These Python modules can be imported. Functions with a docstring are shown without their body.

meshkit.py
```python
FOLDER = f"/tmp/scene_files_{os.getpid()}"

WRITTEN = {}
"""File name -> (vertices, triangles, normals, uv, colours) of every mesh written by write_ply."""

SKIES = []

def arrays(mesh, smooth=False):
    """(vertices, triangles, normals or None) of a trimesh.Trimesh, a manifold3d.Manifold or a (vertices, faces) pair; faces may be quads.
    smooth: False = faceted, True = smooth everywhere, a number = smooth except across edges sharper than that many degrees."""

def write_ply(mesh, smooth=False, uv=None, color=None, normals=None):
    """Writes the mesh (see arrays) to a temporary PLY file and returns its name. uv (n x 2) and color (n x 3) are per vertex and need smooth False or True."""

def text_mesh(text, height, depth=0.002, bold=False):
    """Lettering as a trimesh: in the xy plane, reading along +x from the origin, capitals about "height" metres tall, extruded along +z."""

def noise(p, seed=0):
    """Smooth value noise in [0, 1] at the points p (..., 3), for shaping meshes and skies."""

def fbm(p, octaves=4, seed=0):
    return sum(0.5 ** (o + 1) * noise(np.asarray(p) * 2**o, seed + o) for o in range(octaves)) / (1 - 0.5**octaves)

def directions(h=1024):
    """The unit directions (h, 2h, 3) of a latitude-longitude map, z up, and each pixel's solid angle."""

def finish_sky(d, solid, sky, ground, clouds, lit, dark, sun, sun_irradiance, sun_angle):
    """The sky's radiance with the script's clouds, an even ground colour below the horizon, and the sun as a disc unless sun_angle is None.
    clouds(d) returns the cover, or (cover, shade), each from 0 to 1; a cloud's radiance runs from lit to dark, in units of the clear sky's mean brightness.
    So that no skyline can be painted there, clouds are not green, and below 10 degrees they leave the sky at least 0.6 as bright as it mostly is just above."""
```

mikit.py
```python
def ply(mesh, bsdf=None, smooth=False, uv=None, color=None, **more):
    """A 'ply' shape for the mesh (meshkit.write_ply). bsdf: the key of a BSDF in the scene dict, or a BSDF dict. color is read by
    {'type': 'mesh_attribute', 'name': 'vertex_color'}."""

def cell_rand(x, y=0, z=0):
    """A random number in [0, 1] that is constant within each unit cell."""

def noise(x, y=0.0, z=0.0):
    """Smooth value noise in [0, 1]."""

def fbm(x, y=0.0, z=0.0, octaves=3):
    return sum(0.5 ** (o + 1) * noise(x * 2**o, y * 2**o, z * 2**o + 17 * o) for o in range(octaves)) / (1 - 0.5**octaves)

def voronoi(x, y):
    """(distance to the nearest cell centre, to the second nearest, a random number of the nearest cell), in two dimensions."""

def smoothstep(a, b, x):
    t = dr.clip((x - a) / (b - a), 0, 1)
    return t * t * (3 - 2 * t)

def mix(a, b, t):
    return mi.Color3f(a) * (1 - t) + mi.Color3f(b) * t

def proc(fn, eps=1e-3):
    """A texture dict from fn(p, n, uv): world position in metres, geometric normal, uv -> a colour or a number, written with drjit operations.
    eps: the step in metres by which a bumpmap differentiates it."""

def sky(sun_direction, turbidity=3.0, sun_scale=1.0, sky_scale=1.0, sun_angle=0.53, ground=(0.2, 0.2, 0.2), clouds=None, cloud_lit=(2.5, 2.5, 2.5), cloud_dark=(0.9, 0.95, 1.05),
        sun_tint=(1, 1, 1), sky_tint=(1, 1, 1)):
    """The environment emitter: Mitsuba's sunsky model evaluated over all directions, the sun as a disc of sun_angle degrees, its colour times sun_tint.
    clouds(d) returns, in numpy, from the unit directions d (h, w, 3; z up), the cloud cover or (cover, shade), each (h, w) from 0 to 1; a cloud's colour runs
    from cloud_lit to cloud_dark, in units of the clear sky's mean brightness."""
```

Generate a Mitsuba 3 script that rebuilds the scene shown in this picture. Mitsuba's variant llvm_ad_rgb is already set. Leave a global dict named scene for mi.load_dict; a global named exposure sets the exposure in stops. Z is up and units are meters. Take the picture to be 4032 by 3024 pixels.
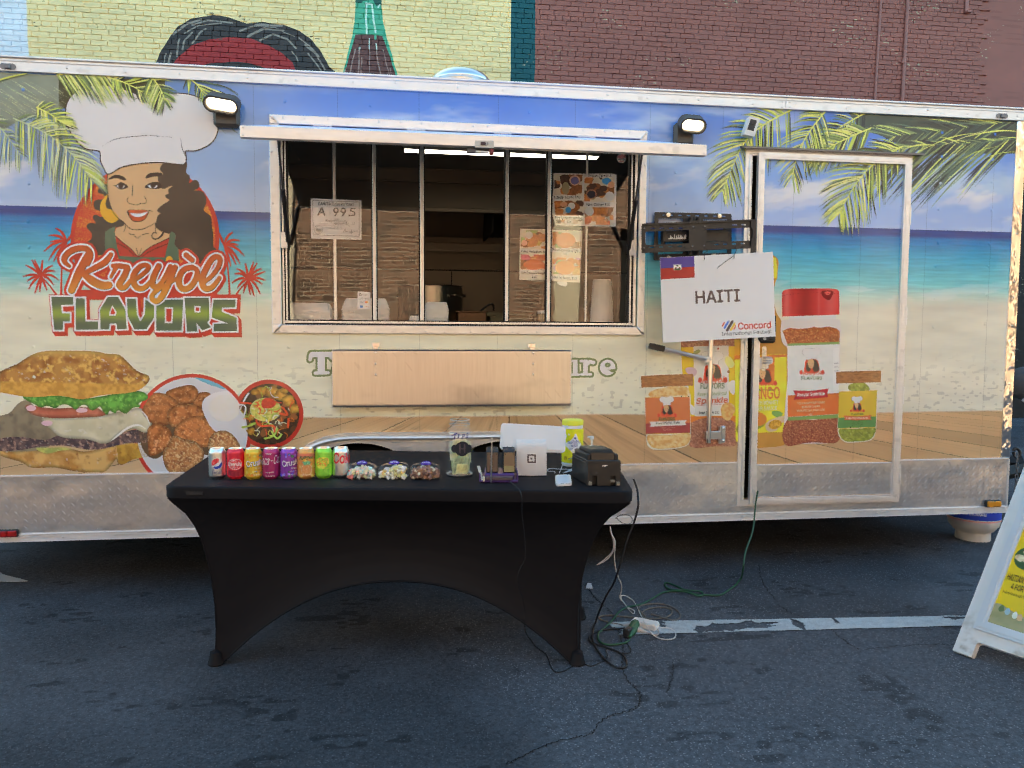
import math, random
import numpy as np, trimesh, manifold3d as m3
import shapely, shapely.geometry as sg, shapely.affinity as saf
import mitsuba as mi, drjit as dr, mikit, meshkit
from mikit import noise, fbm, voronoi, cell_rand, smoothstep, mix

T = mi.ScalarTransform4f
scene, labels = {}, {}

# ------------------------------------------------------------------ camera, sky, exposure
EYE = np.array([0.0, -4.0, 1.32])
def _axes(yaw, pitch, roll):
    y, p, r = map(math.radians, (yaw, pitch, roll))
    f = np.array([math.sin(y)*math.cos(p), math.cos(y)*math.cos(p), -math.sin(p)])
    a = np.array([math.cos(y), -math.sin(y), 0.0]); d = np.cross(f, a)
    return np.array([math.cos(r)*a+math.sin(r)*d, -math.sin(r)*a+math.cos(r)*d, f])
AX = _axes(8.027, 3.841, -0.3385)                  # rows: right, down, forward
FOC = 3030.0/4032                                  # focal length in picture widths
scene['camera'] = {'type': 'perspective', 'fov': 2*math.degrees(math.atan(0.5/FOC)), 'fov_axis': 'x', 'near_clip': 0.05, 'far_clip': 500.0,
                   'to_world': T().look_at(origin=EYE.tolist(), target=(EYE+AX[2]).tolist(), up=(-AX[1]).tolist())}
SUN = np.array([-0.30, 0.95, 0.62])
scene['sky'] = mikit.sky(SUN.tolist(), turbidity=3, sun_scale=0.8, sun_tint=(1.0, 1.02, 0.93), sky_tint=(1.0, 1.06, 0.88), clouds=None)
exposure = 4.1

# ------------------------------------------------------------------ helpers
def ray(u, v):
    return AX.T @ np.array([(u-2016)/3030.0, (v-1512)/3030.0, 1.0])
def on_y(u, v, y=0.0):
    "survey point (u, v) of the site photograph -> (x, z) on the upright plane y"
    d = ray(u, v); p = EYE+(y-EYE[1])/d[1]*d
    return np.array([p[0], p[2]])
def on_z(u, v, z=0.0):
    "survey point -> (x, y) on the level plane z"
    d = ray(u, v); p = EYE+(z-EYE[2])/d[2]*d
    return np.array([p[0], p[1]])
def zoomed(u0, v0, s):
    return lambda x, y: (u0+x/s, v0+y/s)

def lin(c):
    c = np.asarray(c, float)/255.0
    return np.where(c <= 0.04045, c/12.92, ((c+0.055)/1.055)**2.4)
KP = 0.74                                          # shade on the trailer's side: display value of white paint
def alb(r, g=None, b=None, k=KP):
    c = (r, g, b) if g is not None else r
    return [float(t) for t in np.clip(lin(c)/k, 0.004, 0.88)]

used = set()
def uid(key):
    if key not in used:
        used.add(key); return key
    n = 1
    while f'{key}_{n:03d}' in used: n += 1
    key = f'{key}_{n:03d}'; used.add(key); return key
def tag(key, label=None, category=None, group=None, kind=None):
    d = {k: v for k, v in dict(label=label, category=category, group=group, kind=kind).items() if v}
    if d: labels[key] = d
    return key
def creased(mesh, angle, col=None):
    "vertices split along edges sharper than angle, so that shading is smooth only across the others"
    from scipy.sparse import coo_matrix
    from scipy.sparse.csgraph import connected_components
    v, f = np.asarray(mesh.vertices), np.asarray(mesh.faces)
    _, first, inv = np.unique(np.round(v, 6), axis=0, return_index=True, return_inverse=True); inv = inv.ravel()
    m = trimesh.Trimesh(v[first], inv[f], process=False)
    adj, ok = m.face_adjacency, m.face_adjacency_angles < math.radians(angle)
    if col is not None and np.ndim(col) == 2:
        cf = np.asarray(col)[f[:, 0]]; ok &= np.abs(cf[adj[:, 0]]-cf[adj[:, 1]]).max(axis=1) < 0.02
    a = adj[ok]; n = len(f)
    _, comp = connected_components(coo_matrix((np.ones(len(a)), (a[:, 0], a[:, 1])), shape=(n, n)), directed=False)
    pair = np.c_[inv[f].ravel(), np.repeat(comp, 3)]
    _, keep, new = np.unique(pair, axis=0, return_index=True, return_inverse=True)
    src = f.ravel()[keep]
    out = trimesh.Trimesh(v[src], new.reshape(-1, 3), process=False)
    return out, (np.asarray(col)[src] if col is not None and np.ndim(col) == 2 else col)
def put(key, mesh, bsdf, smooth=30, color=None, **tags):
    "one entry of the scene; color: one colour or one per vertex"
    key = uid(key)
    if isinstance(mesh, tuple): mesh = trimesh.Trimesh(np.asarray(mesh[0], float), np.asarray(mesh[1]), process=False)
    col = color if color is not None else mesh.metadata.get('col')
    if smooth not in (False, True):
        mesh, col = creased(mesh, smooth, col)
        smooth = True
    if col is not None:
        col = np.asarray(col, float)
        if col.ndim == 1: col = np.tile(col, (len(mesh.vertices), 1))
    scene[key] = mikit.ply(mesh, bsdf, smooth=smooth, color=col)
    return tag(key, **tags)

def tri(v, f): return trimesh.Trimesh(np.asarray(v, float), np.asarray(f), process=False)
def rbox(x0, x1, y0, y1, z0, z1, r=0.0):
    "box, its edges chamfered by r"
    if r <= 0:
        return trimesh.creation.box(bounds=[[x0, y0, z0], [x1, y1, z1]])
    r = min(r, 0.49*min(x1-x0, y1-y0, z1-z0))
    P = []
    for x, sx in ((x0, 1), (x1, -1)):
        for y, sy in ((y0, 1), (y1, -1)):
            for z, sz in ((z0, 1), (z1, -1)):
                P += [(x, y+sy*r, z+sz*r), (x+sx*r, y, z+sz*r), (x+sx*r, y+sy*r, z)]
    return trimesh.convex.convex_hull(np.array(P))
def extrude(poly, h):
    g = poly if hasattr(poly, 'geom_type') else sg.Polygon(poly)
    gs = getattr(g, 'geoms', [g])
    return trimesh.util.concatenate([trimesh.creation.extrude_polygon(q, h, engine='earcut') for q in gs if q.area > 1e-12])
def slab_xz(poly, y0, y1):
    "polygon in (x, z), extruded along y"
    m = extrude(poly, y1-y0); v = m.vertices.copy()
    return tri(np.c_[v[:, 0], y0+v[:, 2], v[:, 1]], m.faces[:, ::-1])
def slab_yz(poly, x0, x1):
    m = extrude(poly, x1-x0); v = m.vertices.copy()
    return tri(np.c_[x0+v[:, 2], v[:, 0], v[:, 1]], m.faces)
def slab_xy(poly, z0, z1):
    m = extrude(poly, z1-z0); v = m.vertices.copy(); v[:, 2] += z0
    return tri(v, m.faces)
def spline(P, n=60, closed=False):
    from scipy.interpolate import CubicSpline
    P = np.asarray(P, float)
    if closed: P = np.vstack([P, P[:1]])
    t = np.r_[0, np.cumsum(np.maximum(np.linalg.norm(np.diff(P, axis=0), axis=1), 1e-6)**0.5)]
    return CubicSpline(t, P, bc_type='periodic' if closed else 'natural')(np.linspace(0, t[-1], n))
def tube(P, r, sides=8, caps=True):
    P = np.asarray(P, float); n = len(P); r = np.broadcast_to(r, (n,))
    t = np.gradient(P, axis=0); t /= np.linalg.norm(t, axis=1, keepdims=True)+1e-12
    a = np.cross(t[0], [0, 0, 1.0] if abs(t[0][2]) < 0.9 else [1.0, 0, 0]); a /= np.linalg.norm(a)
    V = []
    for i in range(n):
        a = a-t[i]*(a@t[i]); a /= np.linalg.norm(a)+1e-12; b = np.cross(t[i], a)
        ang = np.arange(sides)*2*math.pi/sides
        V.append(P[i]+r[i]*(np.cos(ang)[:, None]*a+np.sin(ang)[:, None]*b))
    V = np.vstack(V); F = []
    for i in range(n-1):
        for j in range(sides):
            k = (j+1) % sides
            F += [(i*sides+j, i*sides+k, (i+1)*sides+k), (i*sides+j, (i+1)*sides+k, (i+1)*sides+j)]
    if caps:
        V = np.vstack([V, P[:1], P[-1:]])
        for j in range(sides):
            k = (j+1) % sides
            F += [(n*sides, k, j), (n*sides+1, (n-1)*sides+j, (n-1)*sides+k)]
    return tri(V, F)
def rod(a, b, r, sides=12): return tube([a, b], r, sides)
def lathe(prof, at=(0, 0, 0), n=28, axis='z'):
    "profile [(radius, height)] turned about the axis through at"
    prof = np.asarray(prof, float); ang = np.arange(n)*2*math.pi/n; m = len(prof)
    V = np.vstack([np.c_[r*np.cos(ang), r*np.sin(ang), np.full(n, h)] for r, h in prof]); F = []
    for i in range(m-1):
        for j in range(n):
            k = (j+1) % n
            F += [(i*n+j, i*n+k, (i+1)*n+k), (i*n+j, (i+1)*n+k, (i+1)*n+j)]
    if axis == 'y': V = np.c_[V[:, 0], -V[:, 2], V[:, 1]]      # axis towards the camera side (-y)
    F = np.array(F); me = tri(V+np.asarray(at, float), F)
    ar = me.area_faces > 1e-14
    return tri(me.vertices, F[ar])
class Kit:
    "several pieces of one part, each with its own colour"
    def __init__(s): s.m, s.c = [], []
    def add(s, mesh, col=(0.5, 0.5, 0.5)):
        s.m.append(mesh); s.c.append(np.tile(np.asarray(col, float), (len(mesh.vertices), 1)) if np.ndim(col) == 1 else col); return s
    def mesh(s):
        m = trimesh.util.concatenate([tri(q.vertices, q.faces) for q in s.m]); m = tri(m.vertices, m.faces)
        m.metadata['col'] = np.vstack(s.c); return m
    def put(s, key, bsdf, smooth=30, **k): return put(key, s.mesh(), bsdf, smooth, **k)

# flat lettering from the sans face
_glyph = {}
def text_shape(text, bold=False):
    "shapely shape of a line of lettering, capitals 1 high, from the origin along +x"
    if (text, bold) not in _glyph:
        m = meshkit.text_mesh(text, 1.0, 0.01, bold)
        top = np.isclose(m.vertices[:, 2], 0.01)[m.faces].all(axis=1)
        P = m.vertices[:, :2][m.faces[top]]
        g = shapely.union_all(shapely.polygons(P))
        _glyph[text, bold] = g.buffer(0.004).buffer(-0.004)
    return _glyph[text, bold]
def warp(g, fn):
    return shapely.transform(g, lambda a: np.array([fn(x, y) for x, y in a]))
def text_between(text, a, b, h, bold=False, slant=0.0):
    "lettering from baseline point a to b (y downwards), capitals h high"
    g = text_shape(text, bold); x0, _, x1, _ = g.bounds
    a, b = np.asarray(a, float), np.asarray(b, float); d = (b-a)/(x1-x0); n = np.array([d[1], -d[0]]); n = n/np.linalg.norm(n)*h
    return warp(g, lambda x, y: a+d*(x-x0)+n*y+d/np.linalg.norm(d)*slant*h*y)

def triangulate(g):
    V, F, n = [], [], 0
    for q in getattr(g, 'geoms', [g]):
        if q.geom_type != 'Polygon' or q.area < 1e-12: continue
        v, f = trimesh.creation.triangulate_polygon(q, engine='earcut')
        V.append(v); F.append(f+n); n += len(v)
    return (np.vstack(V), np.vstack(F)) if V else (np.zeros((0, 2)), np.zeros((0, 3), int))
def fine(g, h):
    "triangles of the polygon, on a grid of step h"
    x0, y0, x1, y1 = g.bounds
    X, Y = np.meshgrid(np.arange(x0, x1, h), np.arange(y0, y1, h)); X, Y = X.ravel(), Y.ravel()
    B = shapely.box(X, Y, X+h, Y+h); shapely.prepare(g)
    ins = shapely.contains_properly(g, B); cut = ~ins & shapely.intersects(g, B)
    C = shapely.intersection(B[cut], g)
    V, F, n = [], [], 0
    if ins.any():
        P = np.stack([np.c_[X, Y], np.c_[X+h, Y], np.c_[X+h, Y+h], np.c_[X, Y+h]], 1)[ins].reshape(-1, 2)
        q = np.arange(len(P)//4)[:, None]*4; V.append(P); F += [q+[0, 1, 2], q+[0, 2, 3]]; n = len(P)
    for c in C:
        v, f = triangulate(c)
        if len(f): V.append(v); F.append(f+n); n += len(v)
    return np.vstack(V), np.vstack(F)
class Print:
    "flat print: shapes drawn one over the other in sheet coordinates (u, v); each layer a hair above the last"
    def __init__(s, place, step=0.00006): s.place, s.step, s.V, s.F, s.C, s.n, s.k = place, step, [], [], [], 0, 0
    def add(s, g, col, h=None, layer=True):
        if not hasattr(g, 'geom_type'): g = sg.Polygon(g)
        if not g.is_valid: g = g.buffer(0)
        if g.is_empty: return s
        if layer: s.k += 1
        v, f = triangulate(g) if h is None else fine(g, h)
        if not len(f): return s
        c = np.asarray(col(v[:, 0], v[:, 1]) if callable(col) else np.tile(np.asarray(col, float), (len(v), 1)))
        s.V.append(s.place(v, s.k*s.step)); s.F.append(f+s.n); s.C.append(c); s.n += len(v); return s
    def line(s, P, w, col, smooth=True, n=40, cap='round'):
        P = np.asarray(P, float); P = spline(P, n) if smooth and len(P) > 2 else P
        return s.add(sg.LineString(P).buffer(w/2, cap_style=cap), col)
    def stroke(s, P, W, col, n=40):
        "line whose width runs through W"
        P = spline(P, n) if len(P) > 2 else np.linspace(P[0], P[1], n); w = np.interp(np.linspace(0, 1, n), np.linspace(0, 1, len(W)), W)/2
        t = np.gradient(P, axis=0); t /= np.linalg.norm(t, axis=1, keepdims=True)+1e-9; nn = np.c_[-t[:, 1], t[:, 0]]*w[:, None]
        return s.add(sg.Polygon(np.vstack([P+nn, (P-nn)[::-1]])).buffer(0), col)
    def ellipse(s, x, y, a, b, col, h=None, rot=0):
        return s.add(saf.rotate(saf.scale(sg.Point(x, y).buffer(1, 24), a, b), rot, origin=(x, y)), col, h)
    def text(s, t, a, b, hh, col, bold=False, slant=0.0): return s.add(text_between(t, a, b, hh, bold, slant), col)
    def mesh(s):
        m = tri(np.vstack(s.V), np.vstack(s.F)); m.metadata['col'] = np.vstack(s.C); return m
def blob(P, n=None): return sg.Polygon(spline(P, n or 8*len(P), closed=True)).buffer(0)
def facing(m, to):
    "turn the triangles towards direction to"
    f = m.faces.copy(); bad = m.face_normals @ np.asarray(to, float) < 0; f[bad] = f[bad][:, ::-1]
    q = tri(m.vertices, f); q.metadata = m.metadata; return q
def sheet_y(y):
    "print on an upright sheet at depth y, art given in survey coordinates"
    def place(v, d):
        A = np.c_[(v[:, 0]-2016)/3030.0, (v[:, 1]-1512)/3030.0, np.ones(len(v))] @ AX
        P = EYE+((y-EYE[1])/A[:, 1])[:, None]*A; P[:, 1] = y-d; return P
    return place
def put_print(key, pr, bsdf='print_gloss', to=(0, -1, 0), **k):
    return put(key, facing(pr.mesh(), to), bsdf, smooth=False, **k)

# ------------------------------------------------------------------ materials shared by many things
VC = {'type': 'mesh_attribute', 'name': 'vertex_color'}
def rgb(*c): return {'type': 'rgb', 'value': [float(x) for x in (c[0] if len(c) == 1 else c)]}
def two(b): return {'type': 'twosided', 'bsdf': b}
def prin(base, rough, **k): return two({'type': 'principled', 'base_color': base, 'roughness': rough, **k})
def bumped(b, fn, scale, eps=1e-3): return {'type': 'bumpmap', 'arbitrary': mikit.proc(fn, eps), 'scale': scale, 'bsdf': b}
scene['print_gloss'] = prin(VC, 0.22, specular=0.5)
scene['print_matte'] = prin(VC, 0.7, specular=0.25)
scene['solid_matte'] = prin(VC, 0.75, specular=0.25)
scene['solid_satin'] = prin(VC, 0.42, specular=0.45)
scene['solid_gloss'] = prin(VC, 0.16, specular=0.5)
scene['metal_color'] = prin(VC, 0.27, metallic=1.0)
scene['metal_bright'] = prin(VC, 0.12, metallic=1.0)
# ================================================================== the setting: street, painted wall, buildings
def asphalt(p, n, uv):
    x, y = p.x, p.y
    g = noise(x*260, y*260)*0.5+noise(x*95, y*95)*0.5
    patch = smoothstep(0.45, 0.62, fbm(x*0.9+3, y*0.9, 0, 4))
    crack_side = smoothstep(-0.05, 0.05, x-0.62-0.35*(fbm(x*2, y*2, 5, 3)-0.5)+0.30*(y+2.2))      # finer, smoother patch under the table
    v = 0.058+0.028*patch+0.02*(fbm(x*5, y*5, 2, 3)-0.5)
    v = v*(0.86+0.14*crack_side)*(0.55+0.9*g)
    d1, d2, r = voronoi(x*85, y*85)
    st = (1-smoothstep(0.16, 0.30, d1))*smoothstep(0.66, 0.9, r)
    chip = st*(0.12+0.26*crack_side)
    dark = smoothstep(0.70, 0.80, noise(x*4.5, y*9, 9))*smoothstep(0.5, 0.7, noise(x*21, y*37, 4))
    v = v*(1-0.45*dark)
    return mix(mi.Color3f(0.90, 1.0, 1.16)*v, (0.42, 0.43, 0.45), chip)
def asphalt_h(p, n, uv):
    return noise(p.x*210, p.y*210)*0.6+noise(p.x*90, p.y*90)*0.4
scene['asphalt'] = two(bumped({'type': 'principled', 'base_color': mikit.proc(asphalt), 'roughness': 0.82, 'specular': 0.3}, asphalt_h, 0.004))
def grid_sheet(x0, x1, y0, y1, z): return tri([(x0, y0, z), (x1, y0, z), (x1, y1, z), (x0, y1, z)], [(0, 1, 2), (0, 2, 3)])
put('ground', grid_sheet(-150, 150, -150, 150, 0.0), 'asphalt', False, label='dark grey worn asphalt of the street', kind='structure')

# painted parking line, with worn gaps
rng = np.random.default_rng(5)
q = [on_z(2390, 2452), on_z(3860, 2425), on_z(4300, 2418)]; q2 = [on_z(2440, 2502), on_z(3820, 2466), on_z(4300, 2455)]
edge = lambda P, k: np.array([P[0]+(P[1]-P[0])*t if t <= 1 else P[1]+(P[2]-P[1])*(t-1) for t in np.linspace(0, 2, 90)])+np.c_[np.zeros(90), k*rng.normal(0, 0.0018, 90)]
line = sg.Polygon(np.vstack([edge(q, 1), edge(q2, 1)[::-1]])).buffer(0)
holes = []
for u, v, a, b in [(2790, 2468, 40, 15), (2835, 2472, 55, 10), (2900, 2480, 30, 8), (2925, 2458, 45, 7), (2960, 2468, 60, 9), (3010, 2455, 40, 6), (3140, 2455, 18, 20), (3760, 2438, 38, 5), (2420, 2490, 30, 12), (2600, 2462, 22, 8), (3290, 2450, 8, 14)]:
    for k in range(5):
        c = on_z(u+rng.normal(0, a*0.5), v+rng.normal(0, b*0.5)); e = rng.uniform(0.35, 1)
        holes.append(sg.Polygon([(c[0]+e*a/900*math.cos(t)*rng.uniform(0.5, 1.3), c[1]+e*b/320*math.sin(t)*rng.uniform(0.5, 1.3)) for t in np.linspace(0, 6.1, 14)]).buffer(0))
line = line.difference(shapely.union_all(holes))
Vl, Fl = fine(line, 0.05)
def linepaint(p, n, uv): return mix((0.36, 0.40, 0.42), (0.50, 0.55, 0.57), fbm(p.x*40, p.y*60, 0, 3))*(0.8+0.3*noise(p.x*300, p.y*300))
scene['line_paint'] = prin(mikit.proc(linepaint), 0.7)
put('parking_line', facing(tri(np.c_[Vl, np.full(len(Vl), 0.004)], Fl), (0, 0, 1)), 'line_paint', False, label='worn white painted parking line on the asphalt', kind='structure')

# cracks: thin sunk-looking seams of black filler lying on the asphalt
kit = Kit()
for P, w in [([(2390, 2395), (2425, 2440), (2440, 2500), (2455, 2560), (2450, 2620), (2470, 2680), (2510, 2720), (2522, 2745), (2500, 2790), (2420, 2815), (2350, 2860), (2330, 2890), (2200, 2920), (2060, 2980), (2000, 3010)], 0.0032),
             ([(3060, 2380), (3130, 2420), (3230, 2455), (3330, 2530), (3380, 2560)], 0.004), ([(2650, 2610), (2640, 2690), (2625, 2730)], 0.003),
             ([(2990, 2230), (3005, 2300), (3060, 2370)], 0.004), ([(2310, 2300), (2330, 2340), (2380, 2390)], 0.005), ([(3400, 2560), (3700, 2540), (4000, 2560)], 0.003)]:
    c = spline([on_z(u, v) for u, v in P], 16*len(P)); c += np.c_[rng.normal(0, 0.0035, len(c)), rng.normal(0, 0.0035, len(c))]
    g = sg.LineString(c).buffer(w/2, quad_segs=2); v, f = triangulate(g); kit.add(facing(tri(np.c_[v, np.full(len(v), 0.003)], f), (0, 0, 1)), (0.012, 0.012, 0.013))
kit.put('ground__crack', 'solid_matte', False, kind='stuff')

# ---- the painted brick wall behind the trailer
WY = 7.0
def wall_art(x, z):
    "colours of the painted wall at (x, z); x, z drjit floats"
    yellow, grey, teal, maroon = alb(222, 202, 150, k=0.86), alb(206, 210, 217, k=0.86), alb(16, 76, 84, k=0.86), alb(134, 84, 76, k=0.84)
    c = mix(grey, yellow, smoothstep(-4.80, -4.78, x))
    return c, teal, maroon
def P7(u, v): return on_y(u, v, WY)
m1 = zoomed(0, 0, 2212/1350); m2 = zoomed(1250, 0, 2212/1100)
def seg_poly(x, z, P):
    "1 inside the polygon P (list of (x, z)), crossing count, written for arrays of points"
    inside = mi.Float(0)
    for (ax, az), (bx, bz) in zip(P, P[1:]+P[:1]):
        if abs(bz-az) < 1e-9: continue
        cond = ((az > z) != (bz > z)) & (x < (bx-ax)*(z-az)/(bz-az)+ax)
        inside = dr.select(cond, 1-inside, inside)
    return inside
def pts(f, P): return [tuple(float(t) for t in P7(*f(*p))) for p in P]
HAIR = pts(m1, [(1000, 430), (1030, 350), (1095, 245), (1150, 175), (1240, 120), (1370, 97), (1480, 112), (1590, 152), (1700, 148), (1830, 160), (1930, 200), (2010, 260), (2075, 345), (2120, 430), (2180, 480), (2180, 640), (1000, 640)])
RED = pts(m1, [(1120, 412), (1160, 360), (1240, 295), (1350, 255), (1490, 240), (1620, 252), (1730, 290), (1830, 350), (1890, 405), (1915, 470), (1915, 560), (1120, 560)])
HAIR2 = pts(m1, [(1310, 425), (1400, 405), (1500, 400), (1600, 410), (1690, 435), (1740, 460), (1740, 560), (1310, 560)])
GLASS = pts(m2, [(302, -60), (302, 60), (290, 200), (272, 300), (240, 430), (200, 590), (190, 640), (640, 640), (632, 590), (590, 440), (550, 310), (520, 180), (508, 60), (508, -60)])
DRINK = pts(m2, [(300, 275), (450, 280), (452, 320), (470, 320), (470, 285), (515, 290), (545, 380), (585, 480), (618, 600), (618, 640), (205, 640), (215, 590), (255, 430), (285, 340)])
CAP = pts(m2, [(302, -60), (302, 20), (345, 30), (360, 10), (440, 10), (465, 50), (508, 40), (508, -60)])
STRANDS = [(pts(m1, p), w) for p, w in [([(1120, 225), (1200, 160), (1300, 125)], 14), ([(1240, 165), (1340, 130), (1500, 145)], 12), ([(1190, 215), (1290, 165), (1430, 150)], 9), ([(1245, 280), (1290, 215), (1330, 190)], 11), ([(1180, 320), (1195, 260), (1240, 215)], 12), ([(1145, 365), (1150, 300), (1160, 255)], 12),
           ([(1085, 430), (1095, 380), (1105, 345)], 14), ([(1060, 420), (1065, 370), (1075, 350)], 8), ([(1550, 200), (1660, 165), (1820, 165)], 14), ([(1600, 240), (1700, 190), (1830, 195)], 16), ([(1680, 260), (1760, 225), (1850, 250), (1910, 310)], 13), ([(1990, 345), (2040, 410), (2080, 470)], 11), ([(1970, 290), (2040, 350), (2095, 450)], 12), ([(1930, 250), (2000, 300), (2060, 370)], 9), ([(1880, 330), (1915, 370), (1925, 400)], 9), ([(1640, 170), (1780, 180), (1900, 240)], 6)]]
STREAK = [(pts(m2, p), w) for p, w in [([(385, 40), (390, 270)], 16), ([(380, 30), (430, 40), (460, 260)], 16), ([(480, 60), (495, 40)], 12), ([(410, 310), (415, 600)], 8), ([(300, 390), (255, 590)], 11), ([(333, 375), (325, 590)], 13), ([(465, 355), (480, 500), (500, 600)], 11), ([(520, 400), (560, 560), (570, 600)], 8), ([(575, 545), (580, 580)], 9), ([(225, 540), (215, 590)], 9), ([(350, 460), (345, 590)], 9)]]
def seg_dist(x, z, P):
    d = mi.Float(9)
    for (ax, az), (bx, bz) in zip(P[:-1], P[1:]):
        ex, ez = bx-ax, bz-az; t = dr.clip(((x-ax)*ex+(z-az)*ez)/(ex*ex+ez*ez), 0, 1)
        d = dr.minimum(d, dr.sqrt(dr.square(x-ax-t*ex)+dr.square(z-az-t*ez)))
    return d
PXM = 11.05/3030.0                                                     # metres on this wall per survey pixel
def wall_paint(p, n, uv):
    x, z = p.x+0.012*(noise(p.x*9, 0, p.z*9)-0.5), p.z+0.02*(noise(p.x*7, 4, p.z*7)-0.5)
    c, teal, maroon = wall_art(x, z)
    h = seg_poly(x, z, HAIR)
    c = mix(c, alb(56, 53, 54, k=0.86), h)
    s = mi.Float(0)
    for P, w in STRANDS: s = dr.maximum(s, 1-smoothstep(0.7, 1.0, seg_dist(x, z, P)/(w*0.5/1.6385*PXM)))
    c = mix(c, alb(138, 132, 124, k=0.86), s*h*0.9)
    c = mix(c, alb(150, 48, 50, k=0.86), seg_poly(x, z, RED)*(1-seg_poly(x, z, HAIR2)))
    g = seg_poly(x, z, GLASS)
    c = mix(c, alb(72, 160, 130, k=0.86), g); c = mix(c, alb(38, 82, 74, k=0.86), seg_poly(x, z, CAP))
    c = mix(c, alb(92, 62, 60, k=0.86), seg_poly(x, z, DRINK))
    s = mi.Float(0)
    for P, w in STREAK: s = dr.maximum(s, 1-smoothstep(0.7, 1.0, seg_dist(x, z, P)/(w*0.5/2.011*PXM)))
    c = mix(c, mix(alb(150, 128, 122, k=0.86), alb(196, 220, 210, k=0.86), smoothstep(5.15, 5.2, z)), s*g*0.85)
    c = mix(c, teal, smoothstep(1.50, 1.508, x)); c = mix(c, maroon, smoothstep(1.845, 1.853, x))
    c = mix(c, (0.022, 0.020, 0.020), smoothstep(7.75, 7.8, x)*smoothstep(4.75, 4.7, z))
    # age: drips of dirt under the courses and flakes of older paint
    k = fbm(p.x*1.3, p.y, p.z*1.9, 4); c = c*(0.86+0.26*k)
    j = smoothstep(0.60, 0.78, noise(p.x*3.0, 7, p.z*26))*smoothstep(0.42, 0.6, fbm(p.x*2.2, 0, p.z*2.2, 3)); c = c*(1-0.13*j)
    fl = smoothstep(0.83, 0.86, noise(p.x*34, 3, p.z*40))*smoothstep(0.60, 0.70, fbm(p.x*1.7+5, 1, p.z*1.9, 3))
    c = mix(c, mix((0.42, 0.38, 0.26), (0.10, 0.08, 0.06), smoothstep(1.6, 1.5, x)), fl*0.85)
    return c
def wall_h(p, n, uv): return fbm(p.x*55, p.y*55, p.z*70, 3)
scene['wall_paint'] = two(bumped({'type': 'principled', 'base_color': mikit.proc(wall_paint), 'roughness': 0.6, 'specular': 0.3}, wall_h, 0.005))
WL, WH = 26.0, 9.2
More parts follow.
